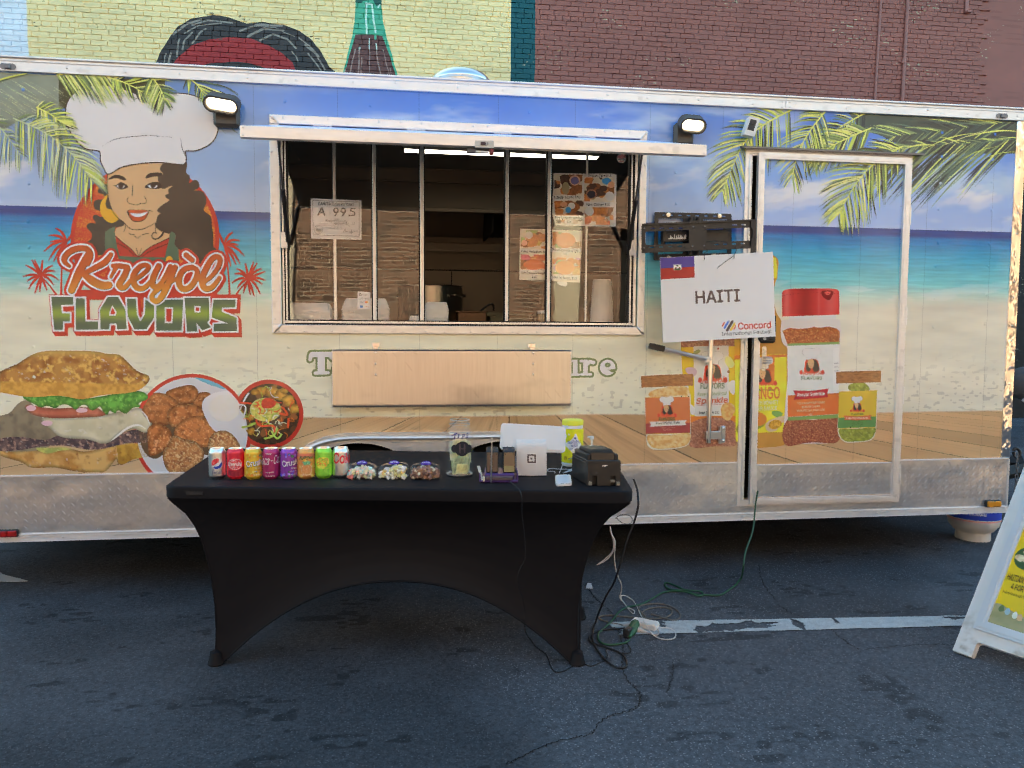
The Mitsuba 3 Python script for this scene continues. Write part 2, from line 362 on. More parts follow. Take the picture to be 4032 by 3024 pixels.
back = rbox(-WL, WL, WY+0.012, WY+8, -0.2, WH)
put('painted_brick_building__wall', back, 'wall_paint', False)
tag('painted_brick_building', 'old painted brick building behind the trailer, half yellow with a mural and half maroon', 'building')
# bricks: real blocks standing proud of the joints, where the picture shows them
def brick_block(w, h, seed):
    r = np.random.default_rng(seed)
    nx, nz = 5, 3; X, Z = np.meshgrid(np.linspace(0, 1, nx), np.linspace(0, 1, nz))
    e = 0.006
    d = 0.012+0.006*r.random((nz, nx)); sag = r.normal(0, 0.0016, (nz, nx))
    front = np.stack([X*w, -d, Z*h+sag], -1).reshape(-1, 3)
    V = list(front); F = []
    for i in range(nz-1):
        for j in range(nx-1):
            a = i*nx+j; F += [(a, a+1, a+nx+1), (a, a+nx+1, a+nx)]
    ring = [j for j in range(nx)]+[i*nx+nx-1 for i in range(1, nz)]+[(nz-1)*nx+j for j in range(nx-2, -1, -1)]+[i*nx for i in range(nz-2, 0, -1)]
    k = len(V); cx, cz = w/2, h/2
    for a in ring:
        q = front[a].copy(); q[1] = 0.006; q[0] = cx+(q[0]-cx)*(1+2*e/w); q[2] = cz+(q[2]-cz)*(1+2*e/h); V.append(q)
    for i in range(len(ring)):
        j = (i+1) % len(ring); F += [(ring[i], k+i, k+j), (ring[i], k+j, ring[j])]
    return facing_out(tri(V, F))
def facing_out(m):
    f = m.faces.copy(); bad = (m.face_normals @ np.array([0, -1.0, 0])) < -0.01
    f[bad] = f[bad][:, ::-1]; return tri(m.vertices, f)
rb = np.random.default_rng(21)
COURSE, BL, JT = 0.0688, 0.205, 0.010
cells = []
z0 = 4.55
for row in range(0, 32):
    zz = z0+row*COURSE; header = row % 7 == 3
    L = (0.100 if header else BL)+JT; x = -5.4+(0.5*L if row % 2 else 0)+rb.normal(0, 0.015)
    while x < 8.7:
        w = L-JT+rb.normal(0, 0.004)
        cells.append((x, zz, w, COURSE-JT*0.85+rb.normal(0, 0.0012), rb.integers(1 << 30))); x += w+JT
vis = []
for c in cells:
    q = AX @ (np.array([c[0]+c[2]/2, WY, c[1]+0.03])-EYE); u, v = 2016+3030*q[0]/q[2], 1512+3030*q[1]/q[2]
    lim = 220.5+0.0507*u
    vis.append(c[2]/q[2] if -60 < u < 4092 and -40 < v < lim+30 else -1)
order = [i for i in np.argsort(-np.array(vis)) if vis[i] > 0]
near = set(order[:300]); rest = []
for i in order[:300]:
    x, zz, w, h, sd = cells[i]; m = brick_block(w, h, sd); put('painted_brick_building__wall__brick', tri(m.vertices+[x, WY, zz], m.faces), 'wall_paint', 40)
for i in order[300:]:
    x, zz, w, h, sd = cells[i]; m = brick_block(w, h, sd); rest.append(tri(m.vertices+[x, WY, zz], m.faces))
put('painted_brick_building__wall__brickwork', trimesh.util.concatenate(rest), 'wall_paint', 40, kind='stuff')
# two painted conduits and a bracket on the maroon half
scene['maroon_metal'] = prin(rgb(alb(134, 84, 76, k=0.84)), 0.45)
X1, X1b = P7(3470, 0)[0], P7(3430, 400)[0]; X2, X2b = P7(3570, 0)[0], P7(3540, 400)[0]
put('painted_brick_building__conduit', rod((X1b, WY-0.03, 3.2), (X1+0.03, WY-0.03, 8.5), 0.021), 'maroon_metal', 40)
k = Kit(); k.add(rod((X2b, WY-0.035, 3.2), (X2+0.03, WY-0.035, 8.5), 0.027))
for v in (38, 245):
    c = P7(3568 if v < 100 else 3552, v); k.add(rod((c[0], WY-0.035, c[1]-0.03), (c[0], WY-0.035, c[1]+0.03), 0.034)); k.add(rbox(c[0]-0.06, c[0], WY-0.03, WY-0.012, c[1]-0.015, c[1]+0.015, 0.003))
put('painted_brick_building__conduit', k.mesh(), 'maroon_metal', 40, color=None)
c = P7(3802, 0)
put('painted_brick_building__wall_bracket', trimesh.util.concatenate([rbox(c[0]-0.03, c[0]+0.03, WY-0.045, WY-0.02, c[1]-0.2, c[1]+0.4, 0.006), rbox(c[0]-0.03, c[0]+0.045, WY-0.09, WY-0.02, c[1]-0.215, c[1]-0.18, 0.006)]), 'maroon_metal', 40)

# ---- the brick building across the street, behind the camera (seen in the window panes and in the metal)
OY = -9.0
def other_brick(p, n, uv):
    row = dr.floor(p.z/0.0677); xx = p.x/0.2032+0.5*(row-2*dr.floor(row/2)); a, b = xx-dr.floor(xx), p.z/0.0677-row
    j = dr.minimum(dr.minimum(a, 1-a)*0.2032, dr.minimum(b, 1-b)*0.0677)
    r = cell_rand(dr.floor(xx), row, 3)
    c = mix((0.165, 0.080, 0.055), (0.235, 0.125, 0.088), r); c = mix(c, (0.10, 0.058, 0.045), smoothstep(0.70, 0.74, cell_rand(dr.floor(xx), row, 8)))
    c = c*(0.8+0.4*fbm(p.x*14, 0, p.z*20, 3))
    return mix((0.46, 0.42, 0.36), c, smoothstep(0.0035, 0.0065, j))
scene['other_brick'] = prin(mikit.proc(other_brick), 0.85)
scene['pale_stone'] = prin(rgb(0.62, 0.56, 0.45), 0.7)
scene['dark_glass'] = prin(rgb(0.02, 0.025, 0.03), 0.08, specular=0.8)
b = sg.box(-30, 0, 30, 5.8)
bays = [(-7.6, 2.0), (-4.2, 1.2), (3.7, 1.3), (6.4, 1.6), (9.5, 1.8), (-11, 2)]
for x, w in bays: b = b.difference(sg.box(x, 0.9, x+w, 3.1))
put('facing_brick_building__wall', slab_xz(b, OY-0.4, OY), 'other_brick', False)
for x, w in bays:
    put('facing_brick_building__window', rbox(x, x+w, OY-0.28, OY-0.24, 0.9, 3.1), 'dark_glass', False)
    put('facing_brick_building__sill', rbox(x-0.1, x+w+0.1, OY-0.2, OY+0.08, 0.78, 0.9, 0.01), 'pale_stone', 30)
for x in (-9.0, -2.2, 2.55, 5.2, 8.4, 12.0): put('facing_brick_building__pilaster', rbox(x, x+0.42, OY, OY+0.10, 0, 5.5, 0.01), 'pale_stone', 30)
put('facing_brick_building__cornice', rbox(-30, 30, OY, OY+0.3, 5.5, 5.8, 0.03), 'pale_stone', 30)
tag('facing_brick_building', 'red brick building across the street, mirrored in the serving window panes', 'building')
# ================================================================== the food trailer
XL, XR = -2.45, 3.487
FT = 'food_trailer'
tag(FT, 'long food trailer wrapped in a tropical beach print with a cartoon chef', 'food trailer')
def wrap_color(p, n, uv):
    x, z = p.x, p.z
    w = lambda a, b, t: mix(a, b, t)
    L = smoothstep(0.2, -1.2, x); Rr = smoothstep(1.2, 2.2, x)
    # sky
    t = dr.clip((z-1.907)/0.62, 0, 1)
    hor = w(alb(158, 178, 206), alb(150, 172, 214), Rr); midc = w(alb(128, 162, 206), alb(118, 158, 214), Rr); topc = w(alb(66, 116, 190), alb(70, 116, 198), Rr)
    midc = w(midc, alb(140, 166, 200), L); topc = w(topc, alb(96, 134, 188), L)
    sky = w(w(hor, midc, smoothstep(0.0, 0.5, t)), topc, smoothstep(0.45, 0.95, t))
    c1 = fbm(x*1.5+7, z*5.5, 1, 5); wisp = smoothstep(0.50, 0.72, c1)*smoothstep(0.15, 0.45, t)*smoothstep(1.15, 0.75, t)
    sky = w(sky, alb(186, 202, 224), wisp*0.75)
    c2 = fbm(x*2.7+1.3, z*6.5-x*0.8, 4, 5); band = smoothstep(0.06, 0.18, t)*smoothstep(0.66, 0.36, t)
    puff = smoothstep(0.52, 0.66, c2-0.10*smoothstep(0.25, 0.6, t))*band
    sky = w(sky, w(alb(182, 190, 210), alb(214, 213, 217), smoothstep(0.54, 0.72, fbm(x*2.7+1.3, z*6.5-x*0.8-0.25, 4, 4))), puff*0.9)
    bank = smoothstep(0.45, 0.62, fbm(x*2.2, z*12, 9, 4))*smoothstep(0.28, 0.08, t); sky = w(sky, alb(176, 188, 212), bank*0.55)
    # sea
    rip = fbm(x*5, z*85, 2, 4); rip2 = fbm(x*14, z*150, 6, 3)
    s = (1.907-z)
    sea = w(alb(46, 70, 130), alb(42, 116, 170), smoothstep(0.028, 0.060, s))
    sea = w(sea, alb(70, 158, 186), smoothstep(0.05, 0.17, s)); sea = w(sea, alb(112, 186, 190), smoothstep(0.14, 0.30, s)); sea = w(sea, alb(160, 204, 192), smoothstep(0.27, 0.42, s))
    sea = sea*(0.82+0.36*rip)*(0.93+0.14*rip2)
    sand = w(alb(214, 208, 184), alb(226, 217, 190), smoothstep(0.5, 0.9, s)); sand = w(sand, alb(206, 198, 180), Rr*0.55)
    sn = fbm(x*3, z*17, 3, 5); sand = sand*(0.84+0.32*sn); sp = smoothstep(0.74, 0.80, noise(x*38, z*75, 5))*smoothstep(0.62, 0.95, s); sand = sand*(1-0.22*sp)
    foam = smoothstep(0.58, 0.70, fbm(x*4, z*30, 8, 4))
    shore = smoothstep(0.34, 0.50, s+0.10*(fbm(x*1.6, z*3, 2, 3)-0.5)+0.05*Rr)
    sea = w(sea, alb(196, 216, 206), foam*smoothstep(0.25, 0.4, s)*0.7)
    beach = w(sea, sand, shore)
    c = w(beach, sky, smoothstep(1.905, 1.909, z))
    # boards of the printed boardwalk: planks running to a vanishing point far behind the beach
    k = 0.885-z; vx, vz = 0.55, 1.12; q = (x-vx)/dr.maximum(vz-z, 0.05)
    row = q*0.95; f = row-dr.floor(row); r = cell_rand(dr.floor(row), 0, 5)
    grain = fbm(q*26, (z+0.15*r)*6.0, r*7, 4)*0.55+fbm(q*90, z*14, r*3, 3)*0.45
    wood = w(alb(164, 128, 90), alb(196, 164, 122), grain); wood = w(wood, alb(140, 104, 70), smoothstep(0.55, 0.78, fbm(q*9, z*4, r*9, 4))*0.55)
    wood = w(wood, alb(200, 176, 138), L*0.6); wood = w(wood, alb(196, 160, 116), Rr*0.5); wood = wood*(0.86+0.26*r)
    gap = smoothstep(0.017, 0.008, dr.minimum(f, 1-f)); wood = w(wood, alb(74, 56, 42), gap*0.9)
    c = w(c, wood, smoothstep(-0.004, 0.010, k+0.006*(noise(x*6, 0, 3)-0.5)))
    # sheet joints of the siding
    j = (x-0.0415-0.04)/0.4035; d = dr.abs(j-dr.floor(j+0.5))*0.4035
    c = c*(1-0.22*smoothstep(0.0022, 0.0010, d))
    return c
def wrap_h(p, n, uv):      # oil-canning of the thin sheet between its studs
    return fbm(p.x*2.3, 0, p.z*1.9, 3)
scene['wrap'] = two(bumped({'type': 'principled', 'base_color': mikit.proc(wrap_color), 'roughness': 0.16, 'specular': 0.5, 'clearcoat': 0.35, 'clearcoat_gloss': 0.93}, wrap_h, 0.014, 0.01))
def alum_h(p, n, uv): return fbm(p.x*6, p.y*30, p.z*30, 3)
def alum_c(p, n, uv):
    s = fbm(p.x*9, p.y*60, p.z*60, 4); d = smoothstep(0.62, 0.8, fbm(p.x*22, p.y*22, p.z*22, 3))
    return mix((0.80, 0.795, 0.78), (0.92, 0.915, 0.905), s)*(1-0.16*d)
scene['aluminium'] = two(bumped({'type': 'principled', 'base_color': mikit.proc(alum_c), 'roughness': 0.42, 'metallic': 0.72}, alum_h, 0.0016, 0.003))
def plate_c(p, n, uv):
    d = smoothstep(0.55, 0.8, fbm(p.x*7, 3, p.z*9, 4)); return mix((0.80, 0.79, 0.77), (0.66, 0.65, 0.63), d)*(0.95+0.1*noise(p.x*60, 0, p.z*60))
def plate_h(p, n, uv): return fbm(p.x*3.0, 0, p.z*3.5, 3)
scene['tread_plate'] = two(bumped({'type': 'principled', 'base_color': mikit.proc(plate_c), 'roughness': 0.27, 'metallic': 0.85}, plate_h, 0.012, 0.01))
def steel_c(p, n, uv):
    s = fbm(p.x*120, 0, p.z*7, 4); st = smoothstep(0.55, 0.72, fbm(p.x*3.0, 1, p.z*5, 4)); scr = smoothstep(0.80, 0.84, noise(p.x*70+p.z*50, 0, p.z*14))*smoothstep(0.55, 0.7, noise(p.x*6, 2, p.z*6))
    return mix((0.53, 0.50, 0.47), (0.62, 0.59, 0.56), s)*(1-0.16*st)*(1-0.10*scr)
scene['shelf_steel'] = two({'type': 'principled', 'base_color': mikit.proc(steel_c), 'roughness': 0.30, 'metallic': 0.9})
def postc(p, n, uv): return mix((0.90, 0.84, 0.79), (0.96, 0.92, 0.88), fbm(p.x*20, p.y*20, p.z*4, 3))
def posth(p, n, uv): return fbm(p.x*16, p.y*16, p.z*9, 4)
scene['polished_post'] = two(bumped({'type': 'principled', 'base_color': mikit.proc(postc), 'roughness': 0.10, 'metallic': 1.0}, posth, 0.010, 0.004))
scene['chrome'] = prin(rgb(0.80, 0.79, 0.77), 0.14, metallic=1.0)
scene['dark_metal'] = prin(rgb(0.20, 0.20, 0.21), 0.35, metallic=0.8)
scene['rubber'] = prin(rgb(0.014, 0.014, 0.016), 0.55)
scene['black_plastic'] = prin(rgb(0.022, 0.022, 0.024), 0.4)
scene['chassis_black'] = prin(rgb(0.012, 0.012, 0.012), 0.7)

WIN = (-0.603, 1.234, 1.353, 2.337); DOOR = (1.862, 2.772, 0.40, 2.288)
# side wall with its openings
fen_out = [(-0.66, 0.5), (-0.61, 0.60), (-0.55, 0.69), (-0.48, 0.752), (-0.40, 0.785), (-0.30, 0.801), (-0.15, 0.803), (0.20, 0.800), (0.55, 0.800), (0.68, 0.785), (0.76, 0.752), (0.83, 0.69), (0.88, 0.60), (0.92, 0.5)]
arch = lambda cx, a, h: [(cx+a*math.cos(t), 0.45+h*math.sin(t)) for t in np.linspace(math.pi, 0, 24)]
well = shapely.union_all([sg.Polygon(arch(-0.235, 0.36, 0.301)), sg.Polygon(arch(0.52, 0.36, 0.301)), sg.box(-0.60, 0.2, 0.88, 0.5)])
skin = sg.box(XL, 0.30, XR-0.02, 2.59).difference(sg.box(WIN[0]-0.002, WIN[2]-0.002, WIN[1]+0.002, WIN[3]+0.002)).difference(sg.box(DOOR[0], DOOR[2], DOOR[1], DOOR[3])).difference(sg.Polygon(fen_out).buffer(-0.02)).difference(sg.box(-0.64, 0.2, 0.9, 0.56))
put(FT+'__side_wall', slab_xz(skin, 0.0, 0.05), 'wrap', False)
# far walls, roof, floor (the shell that shades the inside)
scene['shell_white'] = prin(rgb(0.55, 0.55, 0.53), 0.5)
put(FT+'__shell', trimesh.util.concatenate([rbox(XL, XR, 2.44, 2.5, 0.3, 2.59), rbox(XL-0.03, XL, 0, 2.5, 0.3, 2.59), rbox(XR-0.06, XR-0.02, 0.052, 2.44, 0.3, 2.59), rbox(XL, XR-0.02, 0.052, 2.44, 2.555, 2.59)]), 'shell_white', False)
put(FT+'__floor', rbox(XL, XR-0.06, 0.052, 2.44, 0.34, 0.40), 'chassis_black', False)
# wheels inside the well, axle and frame under the floor
for cx in (-0.235, 0.52):
    key = uid(FT+'__wheel')
    ty = lathe([(0.20, -0.10), (0.30, -0.11), (0.34, -0.08), (0.345, 0), (0.34, 0.08), (0.30, 0.11), (0.20, 0.10), (0.20, -0.10)], (cx, 0.24, 0.345), 40, 'y')
    put(key+'__tyre', ty, 'rubber', 40); put(key+'__rim', lathe([(0.0, 0.05), (0.06, 0.06), (0.08, 0.04), (0.17, 0.05), (0.20, 0.09), (0.20, -0.09), (0, -0.09)], (cx, 0.24, 0.345), 32, 'y'), 'dark_metal', 40)
put(FT+'__chassis', trimesh.util.concatenate([rbox(XL+0.1, XR-0.1, 0.45, 0.55, 0.24, 0.34), rbox(XL+0.1, XR-0.1, 1.95, 2.05, 0.24, 0.34), rod((-0.235, 0.3, 0.345), (-0.235, 2.2, 0.345), 0.04), rod((0.52, 0.3, 0.345), (0.52, 2.2, 0.345), 0.04), rbox(-0.55, 0.85, 0.36, 0.4, 0.34, 0.80)]), 'chassis_black', False)
put(FT+'__fender', trimesh.util.concatenate([slab_xz(sg.Polygon(fen_out).difference(well), -0.030, 0.0), tube([(x, -0.033, z) for x, z in spline([(a, b-0.026) for a, b in fen_out[1:-1]], 60)], 0.011, 8),
    slab_xz(sg.Polygon(fen_out).difference(sg.Polygon(fen_out).buffer(-0.016)).intersection(sg.box(-2, 0.5, 3, 0.9)), -0.034, -0.028)]), 'aluminium', 35)

# rails, trims and the polished corner post
def extrusion(x0, x1, z0, z1, ridges, y=-0.010):
    "aluminium trim along x: a flat strip with raised ribs"
    P = [rbox(x0, x1, y, 0.0, z0, z1, 0.002)]
    for a, b, h in ridges: P.append(rbox(x0, x1, y-h, y+0.002, a, b, 0.0015))
    return trimesh.util.concatenate(P)
SEAM = 2.043
for a, b in ((XL-0.03, SEAM-0.001), (SEAM+0.001, XR+0.012)):
    put(FT+'__top_rail', trimesh.util.concatenate([extrusion(a, b, 2.527, 2.588, [(2.527, 2.534, 0.004), (2.572, 2.576, 0.003)], -0.012), rbox(a, b, -0.022, 2.5, 2.588, 2.598, 0.002)]), 'aluminium', 35)
put(FT+'__bottom_rail', extrusion(XL-0.03, XR+0.004, 0.286, 0.3255, [(0.286, 0.291, 0.003), (0.298, 0.301, 0.002), (0.311, 0.314, 0.002), (0.321, 0.3255, 0.003)], -0.014), 'aluminium', 35)
put(FT+'__corner_post', trimesh.util.concatenate([rbox(3.436, XR+0.008, -0.008, 0.02, 0.604, 2.527, 0.003), rbox(XR-0.002, XR+0.008, 0.0, 0.14, 0.29, 2.527, 0.003)]), 'polished_post', 35)
# diamond plate
def tread(cx, cz, s, h=0.0030):
    L, w = 0.0155, 0.0030; a = s*math.radians(48); c, q = math.cos(a), math.sin(a)
    P = np.array([(-L, 0, 0), (L, 0, 0), (0, w, 0), (0, -w, 0), (-0.45*L, 0, h), (0.45*L, 0, h), (0, 0.55*w, h), (0, -0.55*w, h)])
    V = np.c_[cx+P[:, 0]*c-P[:, 1]*q, -P[:, 2], cz+P[:, 0]*q+P[:, 1]*c]
    return V, np.array([(0, 3, 7), (0, 7, 4), (3, 1, 5), (3, 5, 7), (1, 2, 6), (1, 6, 5), (2, 0, 4), (2, 4, 6), (4, 7, 6), (7, 5, 6)])
def plate(key, x0, x1, z0, z1, y, holes=()):
    P, PX, PZ = [rbox(x0, x1, y, 0.0, z0, z1)], 0.043, 0.037
    V, F, n = [], [], 0
    for j in range(int((z1-z0)/PZ*2)+2):
        for i in range(int((x1-x0)/PX)+2):
            cx = (math.floor(x0/PX)+i+(0.5 if j % 2 else 0))*PX; cz = z0+0.008+j*PZ/2
            if not (x0+0.011 < cx < x1-0.011 and z0+0.006 < cz < z1-0.010): continue
            if any(h[0] < cx < h[1] and h[2] < cz < h[3] for h in holes): continue
            v, f = tread(cx, cz, -1 if j % 2 else 1); V.append(v+[0, y-0.00003, 0]); F.append(f+n); n += len(v)
    m = facing(tri(np.vstack(V), np.vstack(F)), (0, -1, 0)); P.append(m)
    put(key, trimesh.util.concatenate(P), 'tread_plate', 15)
plate(FT+'__diamond_plate', XL, -0.66, 0.3255, 0.604, -0.004); plate(FT+'__diamond_plate', 0.92, 1.826, 0.3255, 0.604, -0.004)
plate(FT+'__diamond_plate', 2.798, XR-0.004, 0.3255, 0.600, -0.004); plate(FT+'__diamond_plate', 1.826, 2.798, 0.3255, 0.366, -0.004)
put(FT+'__plate_trim', trimesh.util.concatenate([rbox(XL, -0.64, -0.010, 0.0, 0.604, 0.614, 0.002), rbox(0.90, 1.826, -0.010, 0.0, 0.604, 0.614, 0.002), rbox(2.798, XR, -0.010, 0.0, 0.600, 0.610, 0.002), rbox(XR-0.004, XR+0.004, -0.012, 0.0, 0.3255, 0.602, 0.002)]), 'aluminium', 35)

# marker lamps
scene['red_lens'] = prin(rgb(0.42, 0.015, 0.012), 0.2, specular=0.6); scene['amber_lens'] = prin(rgb(0.75, 0.30, 0.02), 0.2, specular=0.6)
def marker(key, x0, x1, z0, z1, lens, label):
    key = uid(key); put(key+'__housing', rbox(x0-0.004, x1+0.004, -0.024, -0.004, z0-0.004, z1+0.004, 0.004), 'black_plastic', 35)
    put(key+'__lens', trimesh.util.concatenate([rbox(x0, (x0+x1)/2-0.0005, -0.036, -0.022, z0, z1, 0.004), rbox((x0+x1)/2+0.0005, x1, -0.034, -0.022, z0, z1, 0.004)]), lens, 35); tag(key, label)
marker(FT+'__marker_lamp', -1.945, -1.862, 0.318, 0.346, 'red_lens', 'red marker lamp'); marker(FT+'__marker_lamp', 3.345, 3.432, 0.327, 0.360, 'amber_lens', 'amber marker lamp')
# screws and rivets (far too small to pick out singly)
def dome(x, y, z, r, h): return lathe([(r, 0.0), (r*0.92, h*0.5), (r*0.55, h*0.9), (0.0, h)], (x, y, z), 8, 'y')
rs = np.random.default_rng(9); D = []
for x in np.arange(XL+0.2, XR, 0.273): D.append(dome(x+rs.normal(0, 0.04), -0.014, 0.306+rs.normal(0, 0.002), 0.006, 0.004))
for x in np.arange(XL+0.1, XR, 0.262): D.append(dome(x+rs.normal(0, 0.03), -0.012, 2.553+rs.normal(0, 0.004), 0.006, 0.004))
for dx in (-0.022, 0.022):
    for z in (2.540, 2.566): D.append(dome(SEAM+dx, -0.012, z, 0.006, 0.004))
for x in np.arange(XL+0.05, XR-0.1, 0.172):
    if not (-0.64 < x < 0.93 or 1.81 < x < 2.81): D.append(dome(x+rs.normal(0, 0.01), -0.005, 0.592, 0.0055, 0.004))
for z in np.arange(0.66, 2.5, 0.123): D.append(dome(3.463, -0.008, z+rs.normal(0, 0.01), 0.0055, 0.004))
for x in (-0.30, 0.25, 0.6): D.append(dome(x, -0.034, 0.790, 0.006, 0.003))
for x, z in [(-0.64, 2.2), (-0.64, 2.08), (-0.64, 1.95), (-0.64, 1.81), (-0.64, 1.66), (-0.64, 1.52), (-0.635, 1.38), (1.262, 2.2), (1.262, 2.08), (1.262, 1.96), (1.262, 1.83), (1.262, 1.70), (1.258, 1.55), (1.255, 1.42)]: D.append(dome(x, -0.016, z, 0.0055, 0.004))
for x in np.arange(-0.60, 1.25, 0.117): D += [dome(x+rs.normal(0, 0.012), -0.016, 1.321, 0.0055, 0.004), dome(x+rs.normal(0, 0.012), -0.016, 2.368, 0.0055, 0.004)]
for z in np.arange(0.5, 2.3, 0.155): D += [dome(1.838, -0.016, z, 0.005, 0.004), dome(2.790, -0.016, z+0.05, 0.005, 0.004)]
for x in np.arange(1.95, 2.75, 0.157): D += [dome(x, -0.016, 2.302, 0.006, 0.004), dome(x, -0.014, 0.378, 0.006, 0.004)]
put(FT+'__screws', trimesh.util.concatenate(D), 'chrome', 40, kind='stuff')
D = []
for x in (-2.17, -1.770, -1.371, -0.985, -0.573, -0.166, 0.247, 0.651, 1.040, 1.445, 2.98, 3.30):
    for z in (2.446, 2.309, 2.174, 2.019, 1.829, 1.705, 1.542, 1.373, 1.235, 1.089, 0.93, 0.76):
        if -1.6 < x < -0.7 and not 1.2 < z < 1.26: continue
        if x < -0.6 and z < 1.0 or x > 1.3 and z < 1.3: continue
        if -0.68 < x < 1.30 and 1.29 < z < 2.40: continue
        if -0.37 < x < 0.88 and 0.92 < z < 1.24: continue
        if -0.66 < x < 0.92 and z < 0.83: continue
        D.append(dome(x+rs.normal(0, 0.004), 0.0, z+rs.normal(0, 0.006), 0.0085, 0.004))
put(FT+'__rivets', trimesh.util.concatenate(D), 'wrap', 40, kind='stuff')

# serving window: frame, tracks, mullions, panes
fr = [rbox(-0.651, 1.274, -0.016, 0.0, 1.309, 1.353, 0.003), rbox(-0.651, 1.274, -0.016, 0.0, 2.337, 2.382, 0.003), rbox(-0.651, -0.603, -0.0155, 0.0, 1.353, 2.337, 0.003), rbox(1.234, 1.274, -0.0155, 0.0, 1.353, 2.337, 0.003)]
SW = FT+'__serving_window'
put(SW+'__frame', trimesh.util.concatenate(fr), 'aluminium', 35)
put(SW+'__track', trimesh.util.concatenate([rbox(-0.598, -0.590, -0.002, 0.05, 1.356, 2.334), rbox(-0.583, -0.576, 0.004, 0.05, 1.362, 2.334), rbox(1.195, 1.203, 0.004, 0.05, 1.362, 2.334), rbox(1.214, 1.228, -0.002, 0.05, 1.356, 2.334), rbox(-0.598, 1.228, 0.008, 0.05, 1.3615, 1.372), rbox(-0.598, 1.228, 0.008, 0.05, 2.318, 2.334)]), 'aluminium', False)
put(SW+'__gasket', trimesh.util.concatenate([rbox(-0.598, 1.228, 0.002, 0.048, 1.354, 1.3595), rbox(-0.590, -0.583, 0.006, 0.048, 1.3725, 2.317), rbox(-0.576, -0.570, 0.014, 0.048, 1.3725, 2.317), rbox(1.189, 1.195, 0.014, 0.048, 1.3725, 2.317), rbox(1.203, 1.214, 0.006, 0.048, 1.3725, 2.317), rbox(-0.569, 1.188, 0.014, 0.05, 1.3725, 1.378)]), 'rubber', False)
for x0, x1, y in ((-0.154, -0.136, 0.010), (0.085, 0.105, 0.006), (0.526, 0.543, 0.006), (0.748, 0.766, 0.010)):
    put(SW+'__mullion', rbox(x0, x1, y, 0.04, 1.3785, 2.3165, 0.002), 'aluminium', 35)
for x0, x1 in ((-0.353, -0.337), (0.961, 0.972)): put(SW+'__mullion', rbox(x0, x1, 0.044, 0.056, 1.3785, 2.3165, 0.002), 'aluminium', 35)
put(SW+'__mullion_seal', trimesh.util.concatenate([rbox(x, x+0.005, 0.014, 0.044, 1.3785, 2.3165) for x in (-0.1595, -0.1355, 0.0795, 0.1055, 0.5205, 0.5435, 0.7425, 0.7665)]), 'rubber', False)
scene['pane'] = {'type': 'thindielectric', 'int_ior': 1.62, 'ext_ior': 1.0}
def pane(x0, x1, y, seed):
    X, Z = np.meshgrid(np.linspace(x0, x1, 36), np.linspace(1.379, 2.316, 70)); r = np.random.default_rng(seed); o = r.uniform(0, 50, 2)
    d = 0.00055*(meshkit.fbm(np.stack([X*3.2+o[0], Z*3.6+o[1], X*0], -1), 3)-0.5); t = r.normal(0, 0.0012, 2)
    Y = y+d+t[0]*(X-x0)+t[1]*0.3*(Z-1.8); V = np.stack([X, Y, Z], -1).reshape(-1, 3); i, j = np.meshgrid(np.arange(69), np.arange(35), indexing='ij'); a = (i*36+j).ravel()
    put(SW+'__pane', facing(tri(V, np.vstack([np.c_[a, a+1, a+37], np.c_[a, a+37, a+36]])), (0, -1, 0)), 'pane', True)
for k, (x0, x1, y) in enumerate(((-0.570, -0.1595, 0.026), (-0.1300, 0.0795, 0.034), (0.549, 0.7425, 0.034), (0.772, 1.189, 0.026))): pane(x0, x1, y, 40+k)
put(SW+'__corner_clip', trimesh.util.concatenate([tube([(x, -0.018, z), (x+sx*0.020, -0.024, z+sz*0.020), (x+sx*0.036, -0.019, z+sz*0.036)], [0.004, 0.0065, 0.005], 8) for x, z, sx, sz in ((-0.605, 1.351, -1, -1), (1.236, 1.349, 1, -1), (-0.605, 2.339, -1, 1), (1.236, 2.337, 1, 1))]), 'chrome', 40)

# the raised hatch over the window
HY, HZ0, HZ1 = -0.83, 2.335, 2.115
hz = lambda y: HZ0+(HZ1-HZ0)*(y/HY)
AW = FT+'__hatch'
put(AW+'__outer_sheet', slab_yz([(-0.006, hz(-0.006)), (HY, HZ1), (HY, HZ1-0.004), (-0.006, hz(-0.006)-0.004)], -0.622, 1.267), 'wrap', False)
scene['hatch_lining'] = prin(rgb(0.055, 0.058, 0.056), 0.55)
put(AW+'__lining', slab_yz([(-0.012, hz(-0.012)-0.006), (HY+0.005, HZ1-0.007), (HY+0.005, HZ1-0.036), (-0.012, hz(-0.012)-0.036)], -0.615, 1.260), 'hatch_lining', False)
put(AW+'__edge_trim', trimesh.util.concatenate([rbox(-0.627, 1.272, HY-0.004, HY+0.002, HZ1-0.044, HZ1+0.001, 0.001), rbox(-0.627, 1.272, HY, HY+0.03, HZ1-0.044, HZ1-0.040), slab_yz([(-0.01, hz(-0.01)-0.001), (HY, HZ1-0.001), (HY, HZ1-0.043), (-0.01, hz(-0.01)-0.043)], -0.6265, -0.6225), slab_yz([(-0.01, hz(-0.01)-0.001), (HY, HZ1-0.001), (HY, HZ1-0.043), (-0.01, hz(-0.01)-0.043)], 1.2675, 1.2715)]), 'aluminium', 30)
D = []
for x in (-0.615, 1.26):
    for z in (HZ1-0.006, HZ1-0.036): D.append(dome(x, HY-0.004, z, 0.004, 0.003))
put(AW+'__trim_screws', trimesh.util.concatenate(D), 'chrome', 40, kind='stuff')
for x in (-0.44, 0.02, 0.46, 0.90): put(AW+'__hinge', trimesh.util.concatenate([rod((x+i*0.019, -0.012, 2.337), (x+i*0.019+0.016, -0.012, 2.337), 0.007, 10) for i in range(5)]), 'aluminium', 40)
a, b = on_y(1870, 552, HY-0.006), on_y(1945, 584, HY-0.006)
